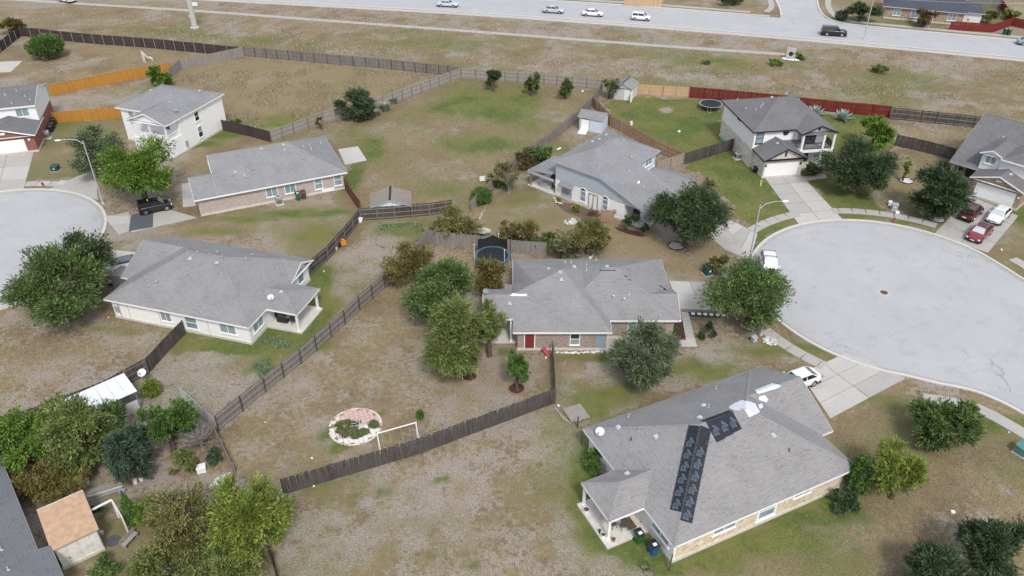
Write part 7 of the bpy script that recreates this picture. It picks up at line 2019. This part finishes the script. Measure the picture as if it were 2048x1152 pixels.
# round paver patio with fire pit
pc = at(711, 853); r = thing('paver_circle', 'round pink paver patch with grass growing through it', 'paving', (pc[0], pc[1], 0), math.radians(24))
Rp = 2.28; s = .41; g = random.Random(4)
holes = [(-.9, .85, .75, .3), (-.15, .25, .6, .45), (-.75, -.55, .8, .65), (.35, -1.0, .55, .45), (1.55, -.45, .45, .5), (-1.3, 0, .4, .5), (-.2, -1.2, .5, .4)]
for i in range(-6, 7):
    for j in range(-6, 7):
        x, y = (i + .5 * (j % 2) * 0) * s, j * s
        if math.hypot(x, y) > Rp - .12: continue
        if any(((x - hx) / rx) ** 2 + ((y - hy) / ry) ** 2 < 1 for hx, hy, rx, ry in holes): continue
        m2 = 'paver_pink' if (x + y > .7 and y > -.1) else ('paver_white' if (0 < x < 1.6 and -1.2 < y < .7) or y < -1.2 else g.choice(['paver_pale', 'paver_pink', 'paver_pale']))
        o = MB().rng(-s * .475, s * .475, -s * .475, s * .475, -.03, .045).build('paver', m2, r, loc=(x + g.uniform(-.01, .01), y + g.uniform(-.01, .01), g.uniform(-.012, .008)), rz=g.uniform(-.03, .03))
for i in range(40):
    a = 2 * math.pi * i / 40
    if g.random() < .08: continue
    MB().rng(-.16, .16, -.09, .09, -.03, .06).build('edging_block', g.choice(['paver_pale', 'paver_pale', 'paver_pink']), r, loc=(Rp * math.cos(a), Rp * math.sin(a), 0), rz=a + math.pi / 2 + g.uniform(-.08, .08))
V = []; C = []
gg = np.random.default_rng(3)
for hx, hy, rx, ry in holes:
    n = 420; aa = gg.random(n) * 2 * math.pi; rr = np.sqrt(gg.random(n)) * 1.08
    X, Y = hx + rx * rr * np.cos(aa), hy + ry * rr * np.sin(aa)
    t = gg.random(n) * math.pi; dx, dy = np.cos(t) * .05, np.sin(t) * .05; hh_ = .06 + .12 * gg.random(n); z = np.zeros(n); lx, ly = gg.normal(size=n) * .05, gg.normal(size=n) * .05
    V.append(np.stack([np.stack([X - dx, Y - dy, z], 1), np.stack([X + dx, Y + dy, z], 1), np.stack([X + lx + dx, Y + ly + dy, hh_], 1), np.stack([X + lx - dx, Y + ly - dy, hh_], 1)], 1)); C.append(np.array((.17, .205, .085)) * (.7 + .7 * gg.random(n))[:, None])
o = quads_object('weed_tufts', np.concatenate(V), np.concatenate(C), 'foliage', r); o['kind'] = 'stuff'
pf_ = at(714, 851); r = thing('log_pile', 'charred logs heaped in the middle of the paver circle', 'logs', (pf_[0], pf_[1], .05))
for i in range(12):
    a = g.uniform(0, math.pi); q0 = Vector((g.uniform(-.3, .3), g.uniform(-.2, .2), .06 + .05 * (i // 4))); dv = Vector((math.cos(a), math.sin(a), g.uniform(-.1, .25))) * g.uniform(.2, .4)
    b = MB(); b.cyl(tuple(q0 - dv), tuple(q0 + dv), g.uniform(.035, .07), n=6); b.build('log', g.choice(['charred', 'charred', 'ash']), r)
# tree rings
def ring(label, px, R, mat, fill, n=22, name='tree_ring', sq=1.0):
    p = at(*px); r = thing(name, label, 'edging', (p[0], p[1], 0))
    for i in range(n):
        a = 2 * math.pi * i / n
        MB().rng(-math.pi * R / n * .95, math.pi * R / n * .95, -.06, .06, -.03, .10).build('edging_block', mat, r, loc=(R * math.cos(a), R * math.sin(a) * sq, random.uniform(-.01, .02)), rz=a + math.pi / 2)
    b = MB(); b.lathe([(R - .03, .03), (.001, .06)], n=24, caps=False); b.build('bed', fill, r)
    return r
ring('red brick edged mulch ring under the small round-leaved tree', (1033, 778), .78, 'terracotta', 'mulch'); ring('red edged mulch ring under the wide feathery tree', (938, 753), .75, 'terracotta', 'mulch')
def rock_ring(label, px, R, blackedge=True, n=90, mat='white_rock'):
    p = at(*px); r = thing('rock_ring', label, 'rocks', (p[0], p[1], 0)); g = random.Random(int(px[0]))
    if blackedge: MB().lathe([(R, -.02), (R + .05, .12), (R + .09, .12), (R + .09, -.02)], n=26, caps=False).build('edging', 'black_plastic', r)
    b = MB()
    for i in range(n):
        a, q_ = g.uniform(0, 6.283), math.sqrt(g.random()) * R * .97; s = g.uniform(.06, .13)
        x, y = q_ * math.cos(a), q_ * math.sin(a)
        v8 = [Vector((g.uniform(.7, 1.2) * dx * s, g.uniform(.7, 1.2) * dy * s, g.uniform(.6, 1) * dz * s)) + Vector((x, y, s * .5)) for dx, dy, dz in ((1, 0, 0), (0, 1, 0), (-1, 0, 0), (0, -1, 0), (0, 0, 1), (0, 0, -.5))]
        b.add(v8, [(0, 1, 4), (1, 2, 4), (2, 3, 4), (3, 0, 4), (1, 0, 5), (2, 1, 5), (3, 2, 5), (0, 3, 5)])
    o = b.build('rocks', mat, r); o['kind'] = 'stuff'
    MB().lathe([(R, .012), (.001, .02)], n=24, caps=False).build('bed', mat if blackedge else 'soil', r)
rock_ring('white rock ring with black edging at the thin sapling', (1812, 362), .85); rock_ring('white rock ring with black edging at the dark green tree', (1873, 438), .95)
rock_ring('pale rock bed with black edging under the dark oak', (1352, 492), .9, True, 70, 'river_rock')
rock_ring('white stone ring under the round tree by the path', (1496, 652), .8, False, 60); rock_ring('white stones round the far dark tree', (1722, 43), 1.6, False, 40); rock_ring('white stones round the far reddish tree', (1850, 53), 1.3, False, 40)
rock_ring('scattered white rocks beside the grey utility box', (1540, 683), .75, False, 120); rock_ring('white rock bed left of the olive shrub', (1142, 444), .9, False, 110); rock_ring('white rock bed right of the olive shrub', (1186, 449), .7, False, 80); rock_ring('small white stones round the trunk in the far left yard', (94, 117), .9, False, 30)
# mulch beds and stepping stones
sheet('mulch_bed', W2([(1352, 624), (1360, 626), (1374, 678), (1344, 678)]), .03, 'mulch', 'dark red mulch bed along the front path')
sheet('mulch_strip', W2([(1376, 624), (1447, 627), (1450, 636), (1378, 633)]), .03, 'mulch_black', 'black mulch strip with white stepping stones')
for i in range(6):
    p = at(1386 + i * 12.2, 628 + i * .6); r = MB().rng(-.19, .19, -.19, .19, 0, .055).build('stepping_stone', 'trim_white', None, loc=(p[0], p[1], .02), rz=.05 * i)
    tag(r, ['first white stepping stone from the front path', 'second white stepping stone from the front path', 'third white stepping stone from the front path', 'fourth white stepping stone from the front path', 'fifth white stepping stone from the front path', 'white stepping stone farthest from the front path'][i], 'stepping stone', 'white stepping stones in the black mulch')
sheet('soil_bed', W2([(1105, 402), (1150, 408), (1200, 428), (1230, 446), (1190, 446), (1130, 424)]), .012, 'soil', 'bare soil bed below the arched windows')
sheet('soil_bed', W2([(1228, 453), (1250, 458), (1275, 463), (1292, 471), (1282, 474), (1256, 468), (1236, 461)]), .012, 'mulch', 'reddish mulch bed at the blue-grey house corner')
# limestone edging along the bed of the brown brick house and pink bushes
def stones(label, pxs, n, s=.16, mat='white_rock', group='limestone edging'):
    r = thing('stone_edging', label, 'stones', (at(*pxs[0])[0], at(*pxs[0])[1], 0)); g = random.Random(n)
    L = [Vector(p) for p in W2(pxs)]; o = L[0]
    for i in range(n):
        t = (i + g.random() * .6) / n * (len(L) - 1); k = min(len(L) - 2, int(t)); p = L[k].lerp(L[k + 1], t - k) - o; ss = s * g.uniform(.6, 1.4)
        b = MB(); v8 = [Vector((g.uniform(.7, 1.2) * dx * ss, g.uniform(.7, 1.2) * dy * ss, g.uniform(.5, .9) * dz * ss)) for dx, dy, dz in ((1, 0, 0), (.1, 1, 0), (-1, 0, 0), (0, -1, 0), (.2, .2, 1), (0, 0, -.5))]
        b.add(v8, [(0, 1, 4), (1, 2, 4), (2, 3, 4), (3, 0, 4), (1, 0, 5), (2, 1, 5), (3, 2, 5), (0, 3, 5)]); b.build('stone', mat, r, loc=(p[0] + g.uniform(-.1, .1), p[1] + g.uniform(-.1, .1), ss * .3), rz=g.uniform(0, 3))
stones('pale limestone edging below the window of the brown brick house', [(1112, 706), (1160, 706), (1236, 702)], 34); stones('pale stones beside the pink flowering shrub', [(1205, 490), (1185, 512), (1178, 520)], 22); stones('pale stones along the patio edge of the blue-grey house', [(1108, 395), (1112, 404), (1125, 408)], 16, .12); stones('stone edging around the far left shrubs of the blue-grey house', [(985, 390), (965, 425), (958, 440)], 16, .12, 'river_rock'); stones('rubble at the culvert mouth', [(1565, 118), (1580, 121), (1598, 122)], 22, .35); stones('low stone edging in front of the far house', [(1760, 34), (1830, 40), (1890, 46)], 30, .3, 'river_rock')
# culvert headwall
p = at(1580, 118); r = thing('culvert', 'concrete culvert headwall with a dark pipe mouth in the field', 'culvert', (p[0], p[1], 0), math.radians(-14))
MB().rng(-.85, .85, 0, .35, -.1, 2.1).build('headwall', 'concrete', r)
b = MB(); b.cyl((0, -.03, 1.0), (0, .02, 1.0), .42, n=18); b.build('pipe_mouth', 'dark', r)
# fallen fence panel and loose planks
p = at(1152, 828); r = thing('pallet', 'fallen grey fence panel lying beside the near fence corner', 'pallet', (p[0], p[1], .05), math.radians(112))
for i in range(12): MB().rng(-1.0, 1.0, -.065, .065, 0, .02).build('plank', 'fence_light', r, loc=(random.uniform(-.06, .06), -.85 + i * .15, .05 + random.uniform(0, .02)), rz=random.uniform(-.02, .02))
for x in (-.8, 0, .8): MB().rng(x - .04, x + .04, -.95, .95, 0, .045).build('rail', 'fence_grey', r)
for i in range(7):
    p = at(1118 + i * 5.2, 826 + (i % 3) * 5); o = MB().rng(-1.0, 1.0, -.05, .05, 0, .025).build('loose_plank', random.choice(['fence_light', 'fence_rail', 'fence_grey']), None, loc=(p[0], p[1], .02 + .012 * i), rz=math.radians(118 + random.uniform(-6, 6)))
    tag(o, 'loose grey plank in the pile left of the fallen fence panel', 'plank', 'loose planks by the fence corner')
p = at(1155, 855); o = MB().rng(-.05, .05, -.05, .05, -.1, 1.3).build('post', 'dark', None, loc=(p[0], p[1], 0)); tag(o, 'short black post by the loose planks', 'post')
p = at(1163, 890); o = MB().tube([(0, 0, 0), (0, 0, 1.9)], .04).build('pipe', 'metal_dark', None, loc=(p[0], p[1], 0)); tag(o, 'thin dark pipe at the back corner of the roof with black strips', 'pipe')
p = at(1348, 1140); o = MB().tube([(0, 0, 0), (.1, .1, 1.8)], .05).build('pipe', 'rust', None, loc=(p[0] - .4, p[1] - .1, 0)); tag(o, 'rusty pipe leaning at the stone wall corner', 'pipe')
# loose cable on the ground
p = at(1290, 1128); pts = []; g = random.Random(9)
for i in range(90):
    t = i / 90; a = t * 28; rr = .25 + .2 * math.sin(t * 9); pts.append((rr * math.cos(a) + .8 * (t - .5) * math.sin(3 * t), rr * .8 * math.sin(a) - .9 * t, .03 + .02 * math.sin(a * 2)))
tag(MB().tube(pts, .014, 4).build('cable', 'rubber', None, loc=(p[0], p[1], .02)), 'tangled black cable on the grass by the blue bin', 'cable')
# patio furniture
def chair(label, p, z, rz, mat='metal_dark'):
    r = thing('patio_chair', label, 'chair', (p[0], p[1], z), rz)
    MB().rng(-.24, .24, -.24, .24, .42, .46).build('seat', mat, r); MB().rng(-.24, .24, .22, .26, .46, .95).build('backrest', mat, r)
    for sx in (-1, 1):
        for sy in (-1, 1): MB().rng(sx * .22 - .02, sx * .22 + .02, sy * .22 - .02, sy * .22 + .02, 0, .42).build('leg', mat, r)
q3 = h3.world(19.2, 4.6); chair('dark metal chair on the patio of the white brick house', q3, .18, .5)
q3 = h3.world(18.0, 4.6); r = thing('barbecue', 'black barbecue grill on the patio of the white brick house', 'grill', (q3[0], q3[1], .18), math.radians(-16))
MB().rng(-.6, .6, -.3, .3, .1, .8).build('cabinet', 'black_plastic', r); b = MB(); b.rng(-.4, .4, -.28, .28, .8, 1.05); b.build('lid', 'metal_dark', r); MB().rng(.42, .85, -.25, .25, .78, .82).build('side_shelf', 'metal_grey', r)
q1 = h1.world(-1.1, 5.3); r = thing('patio_table', 'small green patio table under the patio roof', 'table', (q1[0], q1[1], .2), .4)
MB().lathe([(.5, .68), (.5, .72), (.001, .72)], n=18).build('top', 'box_green', r)
for k in range(4): a = k * 1.57; MB().tube([(.38 * math.cos(a), .38 * math.sin(a), .7), (.42 * math.cos(a), .42 * math.sin(a), 0)], .02).build('leg', 'metal_dark', r)
for i, (u, v) in enumerate(((-1.9, 5.0), (-1.2, 4.5))): chair(['dark chair left of the green patio table', 'dark chair in front of the green patio table'][i], h1.world(u, v), .2, .6 + i, 'metal_dark')
def pot(label, p, z, r_=.2, mat='trim_white', plant_=None):
    t = thing('plant_pot', label, 'pot', (p[0], p[1], z)); MB().lathe([(r_ * .7, 0), (r_, .32), (r_ * .9, .32), (r_ * .85, .26), (.001, .26)], n=14).build('pot', mat, t); MB().lathe([(r_ * .85, .27), (.001, .28)], n=12).build('soil', 'soil', t)
pot('white planter at the back edge of the covered patio', h1.world(-3.0, 7.2), .2, .28); pot('white pot at the front corner of the covered patio', h1.world(-3.05, 4.55), .2, .22); pot('small dark pot beside the white pot on the patio', h1.world(-3.1, 5.0), .2, .1, 'dark'); pot('terracotta pot at the patio post', h1.world(-2.55, 3.85), .2, .15, 'terracotta')
q7 = h7.world(-2.2, 2.4); r = thing('barbecue', 'red kettle grill on the side patio of the blue-grey house', 'grill', (q7[0], q7[1], .14))
MB().lathe([(.05, .55), (.3, .65), (.42, .85), (.42, 1.0), (.3, 1.25), (.06, 1.35)], n=16).build('kettle', 'grille_red', r, smooth=True)
for k in range(3): a = k * 2.094; MB().tube([(.25 * math.cos(a), .25 * math.sin(a), .65), (.4 * math.cos(a), .4 * math.sin(a), 0)], .025).build('leg', 'metal_dark', r)
q7 = h7.world(-2.8, .9); r = thing('storage_box', 'grey storage box on the side patio', 'box', (q7[0], q7[1], .14), .3); MB().rng(-.5, .5, -.3, .3, 0, .5).build('body', 'box_grey', r); MB().rng(-.53, .53, -.33, .33, .5, .56).build('lid', 'metal_grey', r)
q7 = h7.world(-.9, .9); chair('black chair on the side patio', q7, .14, 1.2, 'black_plastic')
# toy slide, rain board etc.
p = at(1092, 708); r = thing('toy_slide', 'pink plastic toy slide beside the red door', 'toy', (p[0], p[1], 0), math.radians(-60)); b = MB(); b.add([(-.5, -.2, .35), (.5, -.2, .05), (.5, .2, .05), (-.5, .2, .35), (-.5, -.2, .45), (.5, -.2, .15), (.5, .2, .15), (-.5, .2, .45)], [(0, 1, 2, 3), (0, 4, 5, 1), (3, 2, 6, 7), (0, 3, 7, 4)]); b.build('chute', 'pink_plastic', r); MB().rng(-.55, -.45, -.2, .2, 0, .45).build('ladder', 'pink_plastic', r)
p = at(687, 492); r = thing('ride_on_toy', 'orange ride-on toy beside the dark sloping fence', 'toy', (p[0], p[1], 0), .6); MB().rng(-.3, .3, -.2, .2, .15, .7).build('body', 'orange_plastic', r); b = MB(); b.cyl((-.35, 0, .2), (-.35, .05, .2), .2, n=12); b.build('wheel', 'black_plastic', r); MB().lathe([(.001, .7), (.18, .8), (.18, .95), (.001, 1.05)], n=10).build('top', 'orange_plastic', r)
p = at(672, 500); o = MB().lathe([(.2, 0), (.24, .3), (.2, .5), (.001, .5)], n=10).build('bucket', 'trim_cream', None, loc=(p[0], p[1], 0)); tag(o, 'cream bucket left of the orange toy', 'bucket')
p = at(678, 494); o = MB().lathe([(.24, 0), (.26, .45), (.2, .5), (.001, .5)], n=10).build('bucket', 'black_plastic', None, loc=(p[0], p[1], 0)); tag(o, 'black bucket touching the orange toy', 'bucket')
p = at(692, 474); o = MB().lathe([(.2, 0), (.24, .5), (.001, .55)], n=10).build('bucket', 'steel_white', None, loc=(p[0], p[1], 0)); tag(o, 'white bucket behind the orange toy', 'bucket')
p = at(721, 445); o = MB().box((0, 0, .35), (.5, .06, .8), .5, tilt=.3).build('board', 'trim_white', None, loc=(p[0], p[1], 0)); tag(o, 'white board leaning at the dark fence corner', 'board')
p = at(965, 365); o = MB().box((0, 0, .5), (.75, .05, .75), .2).build('sign_board', 'trim_white', None, loc=(p[0], p[1], .1)); tag(o, 'small white square board standing in the big yard', 'board')
p = at(1262, 250); o = MB().box((0, 0, .3), (.4, .3, .6), .2).build('water_jug', 'steel_white', None, loc=(p[0], p[1], 0)); tag(o, 'white jug by the cedar fence in the green yard', 'jug')
p = at(1448, 280); o = MB().lathe([(.5, 0), (.55, .35), (.45, .35), (.4, .1), (.001, .1)], n=16).build('paddling_pool', 'cyan_plastic', None, loc=(p[0], p[1], 0)); tag(o, 'small blue plastic tub at the stone house corner', 'tub')
for i, (px, py) in enumerate(((1522, 365), (1521, 371))):
    p = at(px, py); o = MB().rng(-.09, .09, -.09, .09, 0, .3).build('marker', 'yellow_paint', None, loc=(p[0], p[1], 0)); tag(o, ['yellow marker by the garage corner, farther one', 'yellow marker by the garage corner, nearer one'][i], 'marker', 'yellow markers on the lawn')
p = at(645, 384); h4.panel('rain_board', 'trim_white', 16.9, .45, '-v', 1.7, .1, .4, .12)
# white pvc frame far left yard
p = at(297, 124); r = thing('chair_frame', 'white plastic lounger frame standing in the far left yard', 'lounger', (p[0], p[1], 0), .8); MB().tube([(-.6, 0, 0), (-.6, 0, 2.0), (.2, 0, .7), (.9, 0, .6), (.9, 0, 0)], .06).build('side_frame', 'trim_white', r); MB().tube([(-.6, .7, 0), (-.6, .7, 2.0), (.2, .7, .7), (.9, .7, .6), (.9, .7, 0)], .06).build('side_frame', 'trim_white', r); MB().tube([(-.6, 0, 1.9), (-.6, .7, 1.9)], .05).build('cross_bar', 'trim_white', r); MB().tube([(.9, 0, .5), (.9, .7, .5)], .05).build('cross_bar', 'trim_white', r)
# dish standing in the yard corner
p = at(293, 770); dish((p[0], p[1], 0), 1.05, 'white satellite dish on a pole above the yellow-green bush', (-.15, -.6, .9), 1.2)
# white birdbath
p = at(1088, 322); r = thing('bird_bath', 'pale bird bath in the garden by the big yard fence', 'bird bath', (p[0], p[1], 0)); MB().lathe([(.25, 0), (.12, .1), (.08, .6), (.4, .72), (.42, .8), (.35, .76), (.001, .7)], n=16).build('basin', 'concrete', r)
p = at(1118, 300); o = MB().box((0, 0, .2), (.9, .25, .12), .9).build('board', 'trim_white', None, loc=(p[0], p[1], 0)); tag(o, 'white board in the garden below the pale blue shed', 'board')
# trellis lattice, statue, white flowers by the thin olive tree
p = at(940, 458); r = thing('lattice', 'leaning grey lattice beside the white flowers', 'lattice', (p[0], p[1], 0), math.radians(-35))
for i in range(7): MB().box((0, 0, .25 + i * .22), (1.7, .03, .05), tilt=.5).build('slat', 'fence_light', r)
for i in range(5): MB().box((-.7 + i * .35, .03, .9), (.05, .03, 1.5), tilt=.5).build('slat', 'fence_light', r)
p = at(958, 455); r = thing('garden_statue', 'terracotta garden figure behind the white flowers', 'statue', (p[0], p[1], 0)); MB().lathe([(.22, 0), (.2, .15), (.12, .3), (.16, .6), (.1, .78), (.05, .82), (.1, .92), (.09, 1.05), (.001, 1.1)], n=12).build('figure', 'terracotta', r, smooth=True)
g2 = np.random.default_rng(8)
p = at(964, 472); r = thing('flowering_bush', 'white flowering bush above the black trampoline net', 'flowers', (p[0], p[1], 0))
n = 700; aa = g2.random(n) * 6.283; rr = np.sqrt(g2.random(n)) * 1.1; X, Y = rr * np.cos(aa), rr * np.sin(aa) * .6; Z = .5 + .45 * np.sqrt(np.clip(1.2 - rr, 0, 1.2)) + .1 * g2.random(n); s_ = .07
V = np.stack([np.stack([X - s_, Y, Z], 1), np.stack([X, Y - s_, Z + .03], 1), np.stack([X + s_, Y, Z + .02], 1), np.stack([X, Y + s_, Z + .05], 1)], 1)
quads_object('blooms', V, np.array((.72, .72, .64)) * (.75 + .35 * g2.random(n))[:, None], 'foliage', r)
V, C = crown_quads((0, 0), .05, .9, 1.05, 'elm', 900, .25, 77, lobes=6); V[:, :, 1] *= .6; quads_object('leaves', V, C, 'foliage', r)
# stump at the netted fence and red deck of the feathery tree
p = at(940, 668); r = thing('wooden_deck', 'dark red wooden deck under the feathery tree', 'deck', (p[0], p[1], 0))
for i in range(12): MB().rng(-1.4, 1.4, -.07, .07, .1, .14).build('plank', 'deck_red', r, loc=(0, -.9 + i * .155, 0))
# garden things lower left
for i, (px, py, mt) in enumerate(((271, 966, 'trim_white'), (283, 960, 'trim_white'), (294, 953, 'box_grey'))):
    p = at(px, py); o = MB().lathe([(.15, 0), (.19, .4), (.17, .4), (.13, .05), (.001, .05)], n=14).build('bucket', mt, None, loc=(p[0], p[1], 0)); tag(o, ['left white bucket under the blue-green tree', 'right white bucket under the blue-green tree', 'grey bucket under the blue-green tree'][i], 'bucket', 'buckets in the overgrown garden')
p = at(404, 942); r = thing('crate', 'white plastic crate in the overgrown garden', 'crate', (p[0], p[1], 0), .35); MB().rng(-.35, .35, -.3, .3, 0, .5).build('body', 'trim_white', r); MB().rng(-.38, .38, -.33, .33, .5, .55).build('lid', 'trim_white', r)
for i in range(6):
    p = at(430 + i * 3.4, 972 - i * 4); o = MB().rng(-.6, .6, -.05, .05, 0, .04).build('plank', 'fence_white', None, loc=(p[0], p[1], .05), rz=.55 + random.uniform(-.08, .08)); tag(o, 'whitish plank in the stack right of the white crate', 'plank', 'whitish planks by the crate')
for i in range(6):
    p = at(208 + i * 1.5, 992 - i * 4.2); o = MB().rng(-1.3, 1.3, -.07, .07, 0, .05).build('plank', random.choice(['fence_white', 'fence_light']), None, loc=(p[0], p[1], .04), rz=.45 + random.uniform(-.06, .06)); tag(o, 'whitish plank lying behind the tan roof hut', 'plank', 'whitish planks behind the hut')
a, c = at(190, 1060), at(238, 1035); d = c - a; r = thing('arbour', 'white wooden frame right of the tan roof hut', 'frame', (c[0], c[1], 0), math.atan2(d[1], d[0]))
L = d.length; MB().rng(-L, 0, -.06, .06, 2.0, 2.12).build('beam', 'trim_white', r); MB().rng(-.06, .06, -.06, .06, 0, 2.0).build('post', 'trim_white', r); MB().rng(-.05, .05, -2.2, -.07, 2.0, 2.1).build('beam', 'trim_cream', r); MB().rng(-.06, .06, -2.2, -2.08, 0, 2.0).build('post', 'trim_cream', r)
p = at(226, 1082); o = MB().lathe([(.55, 0), (.55, .04), (.001, .05)], n=20).build('manhole_cover', 'metal_dark', None, loc=(p[0], p[1], .0)); tag(o, 'dark round lid on the ground right of the hut', 'lid')
p = at(205, 1068); o = MB().lathe([(.12, 0), (.15, .3), (.13, .32), (.001, .2)], n=12).build('bucket', 'trim_cream', None, loc=(p[0], p[1], 0)); tag(o, 'cream pot beside the hut door', 'pot')
p = at(262, 1085); r = thing('bench', 'old grey wooden bench at the bare branches', 'bench', (p[0], p[1], 0), 1.2); MB().rng(-.7, .7, -.2, .2, .4, .46).build('seat', 'fence_light', r); MB().rng(-.7, .7, .18, .22, .46, .85).build('backrest', 'fence_light', r)
for sx in (-.6, .6): MB().rng(sx - .04, sx + .04, -.18, .18, 0, .4).build('leg', 'fence_light', r)
p = at(166, 970); r = thing('bench', 'small white curved bench behind the tan roof hut', 'bench', (p[0], p[1], 0), .3); MB().rng(-.55, .55, -.15, .15, .38, .45).build('seat', 'trim_white', r)
for sx in (-.45, .45): MB().rng(sx - .06, sx + .06, -.14, .14, 0, .38).build('leg', 'trim_white', r)
p = at(45, 932); r = thing('wheelbarrow', 'dark blue wheelbarrow tipped in the left garden', 'wheelbarrow', (p[0], p[1], 0), .6); b = MB(); b.add([(-.45, -.3, .5), (.45, -.3, .35), (.45, .3, .35), (-.45, .3, .5), (-.25, -.18, .2), (.25, -.18, .15), (.25, .18, .15), (-.25, .18, .2)], [(4, 5, 6, 7), (0, 1, 5, 4), (1, 2, 6, 5), (2, 3, 7, 6), (3, 0, 4, 7)]); b.build('tray', 'metal_dark', r); b = MB(); b.cyl((.6, -.04, .18), (.6, .04, .18), .18, n=12); b.build('wheel', 'tail_red', r); MB().tube([(.6, 0, .2), (-.9, -.25, .5)], .02).build('handle', 'metal_dark', r); MB().tube([(.6, 0, .2), (-.9, .25, .5)], .02).build('handle', 'metal_dark', r)
for i, (px, py) in enumerate(((48, 895), (58, 880), (20, 880), (245, 985))):
    p = at(px, py); o = MB().box((0, 0, .15), (.5, .35, .3), i).build('bag', ['trim_white', 'white_wrap', 'trim_cream', 'door_blue'][i], None, loc=(p[0], p[1], 0)); tag(o, ['white bag in the left garden, nearer the wheelbarrow', 'pale bag in the left garden beside the white one', 'cream slab leaning in the left garden', 'pale blue tub under the blue-green tree'][i], 'bag')
# path slab of the left garden and litter on lawns
for i, (px, py, s) in enumerate(((1905, 1025, .3), (2018, 865, .14), (2003, 500, .22), (624, 917, .18), (628, 973, .16), (531, 845, .12), (217, 635, .14), (648, 543, .16), (1207, 463, .35), (1165, 183, .35), (1358, 264, .4), (1092, 716, .2), (1117, 812, .2))):
    p = at(px, py); o = MB().box((0, 0, s * .25), (s, s * .8, s * .5), i * .7).build('litter', 'trim_white', None, loc=(p[0], p[1], 0)); tag(o, 'small white scrap lying on the grass', 'litter', 'white scraps on the lawns')
# air: faint haze
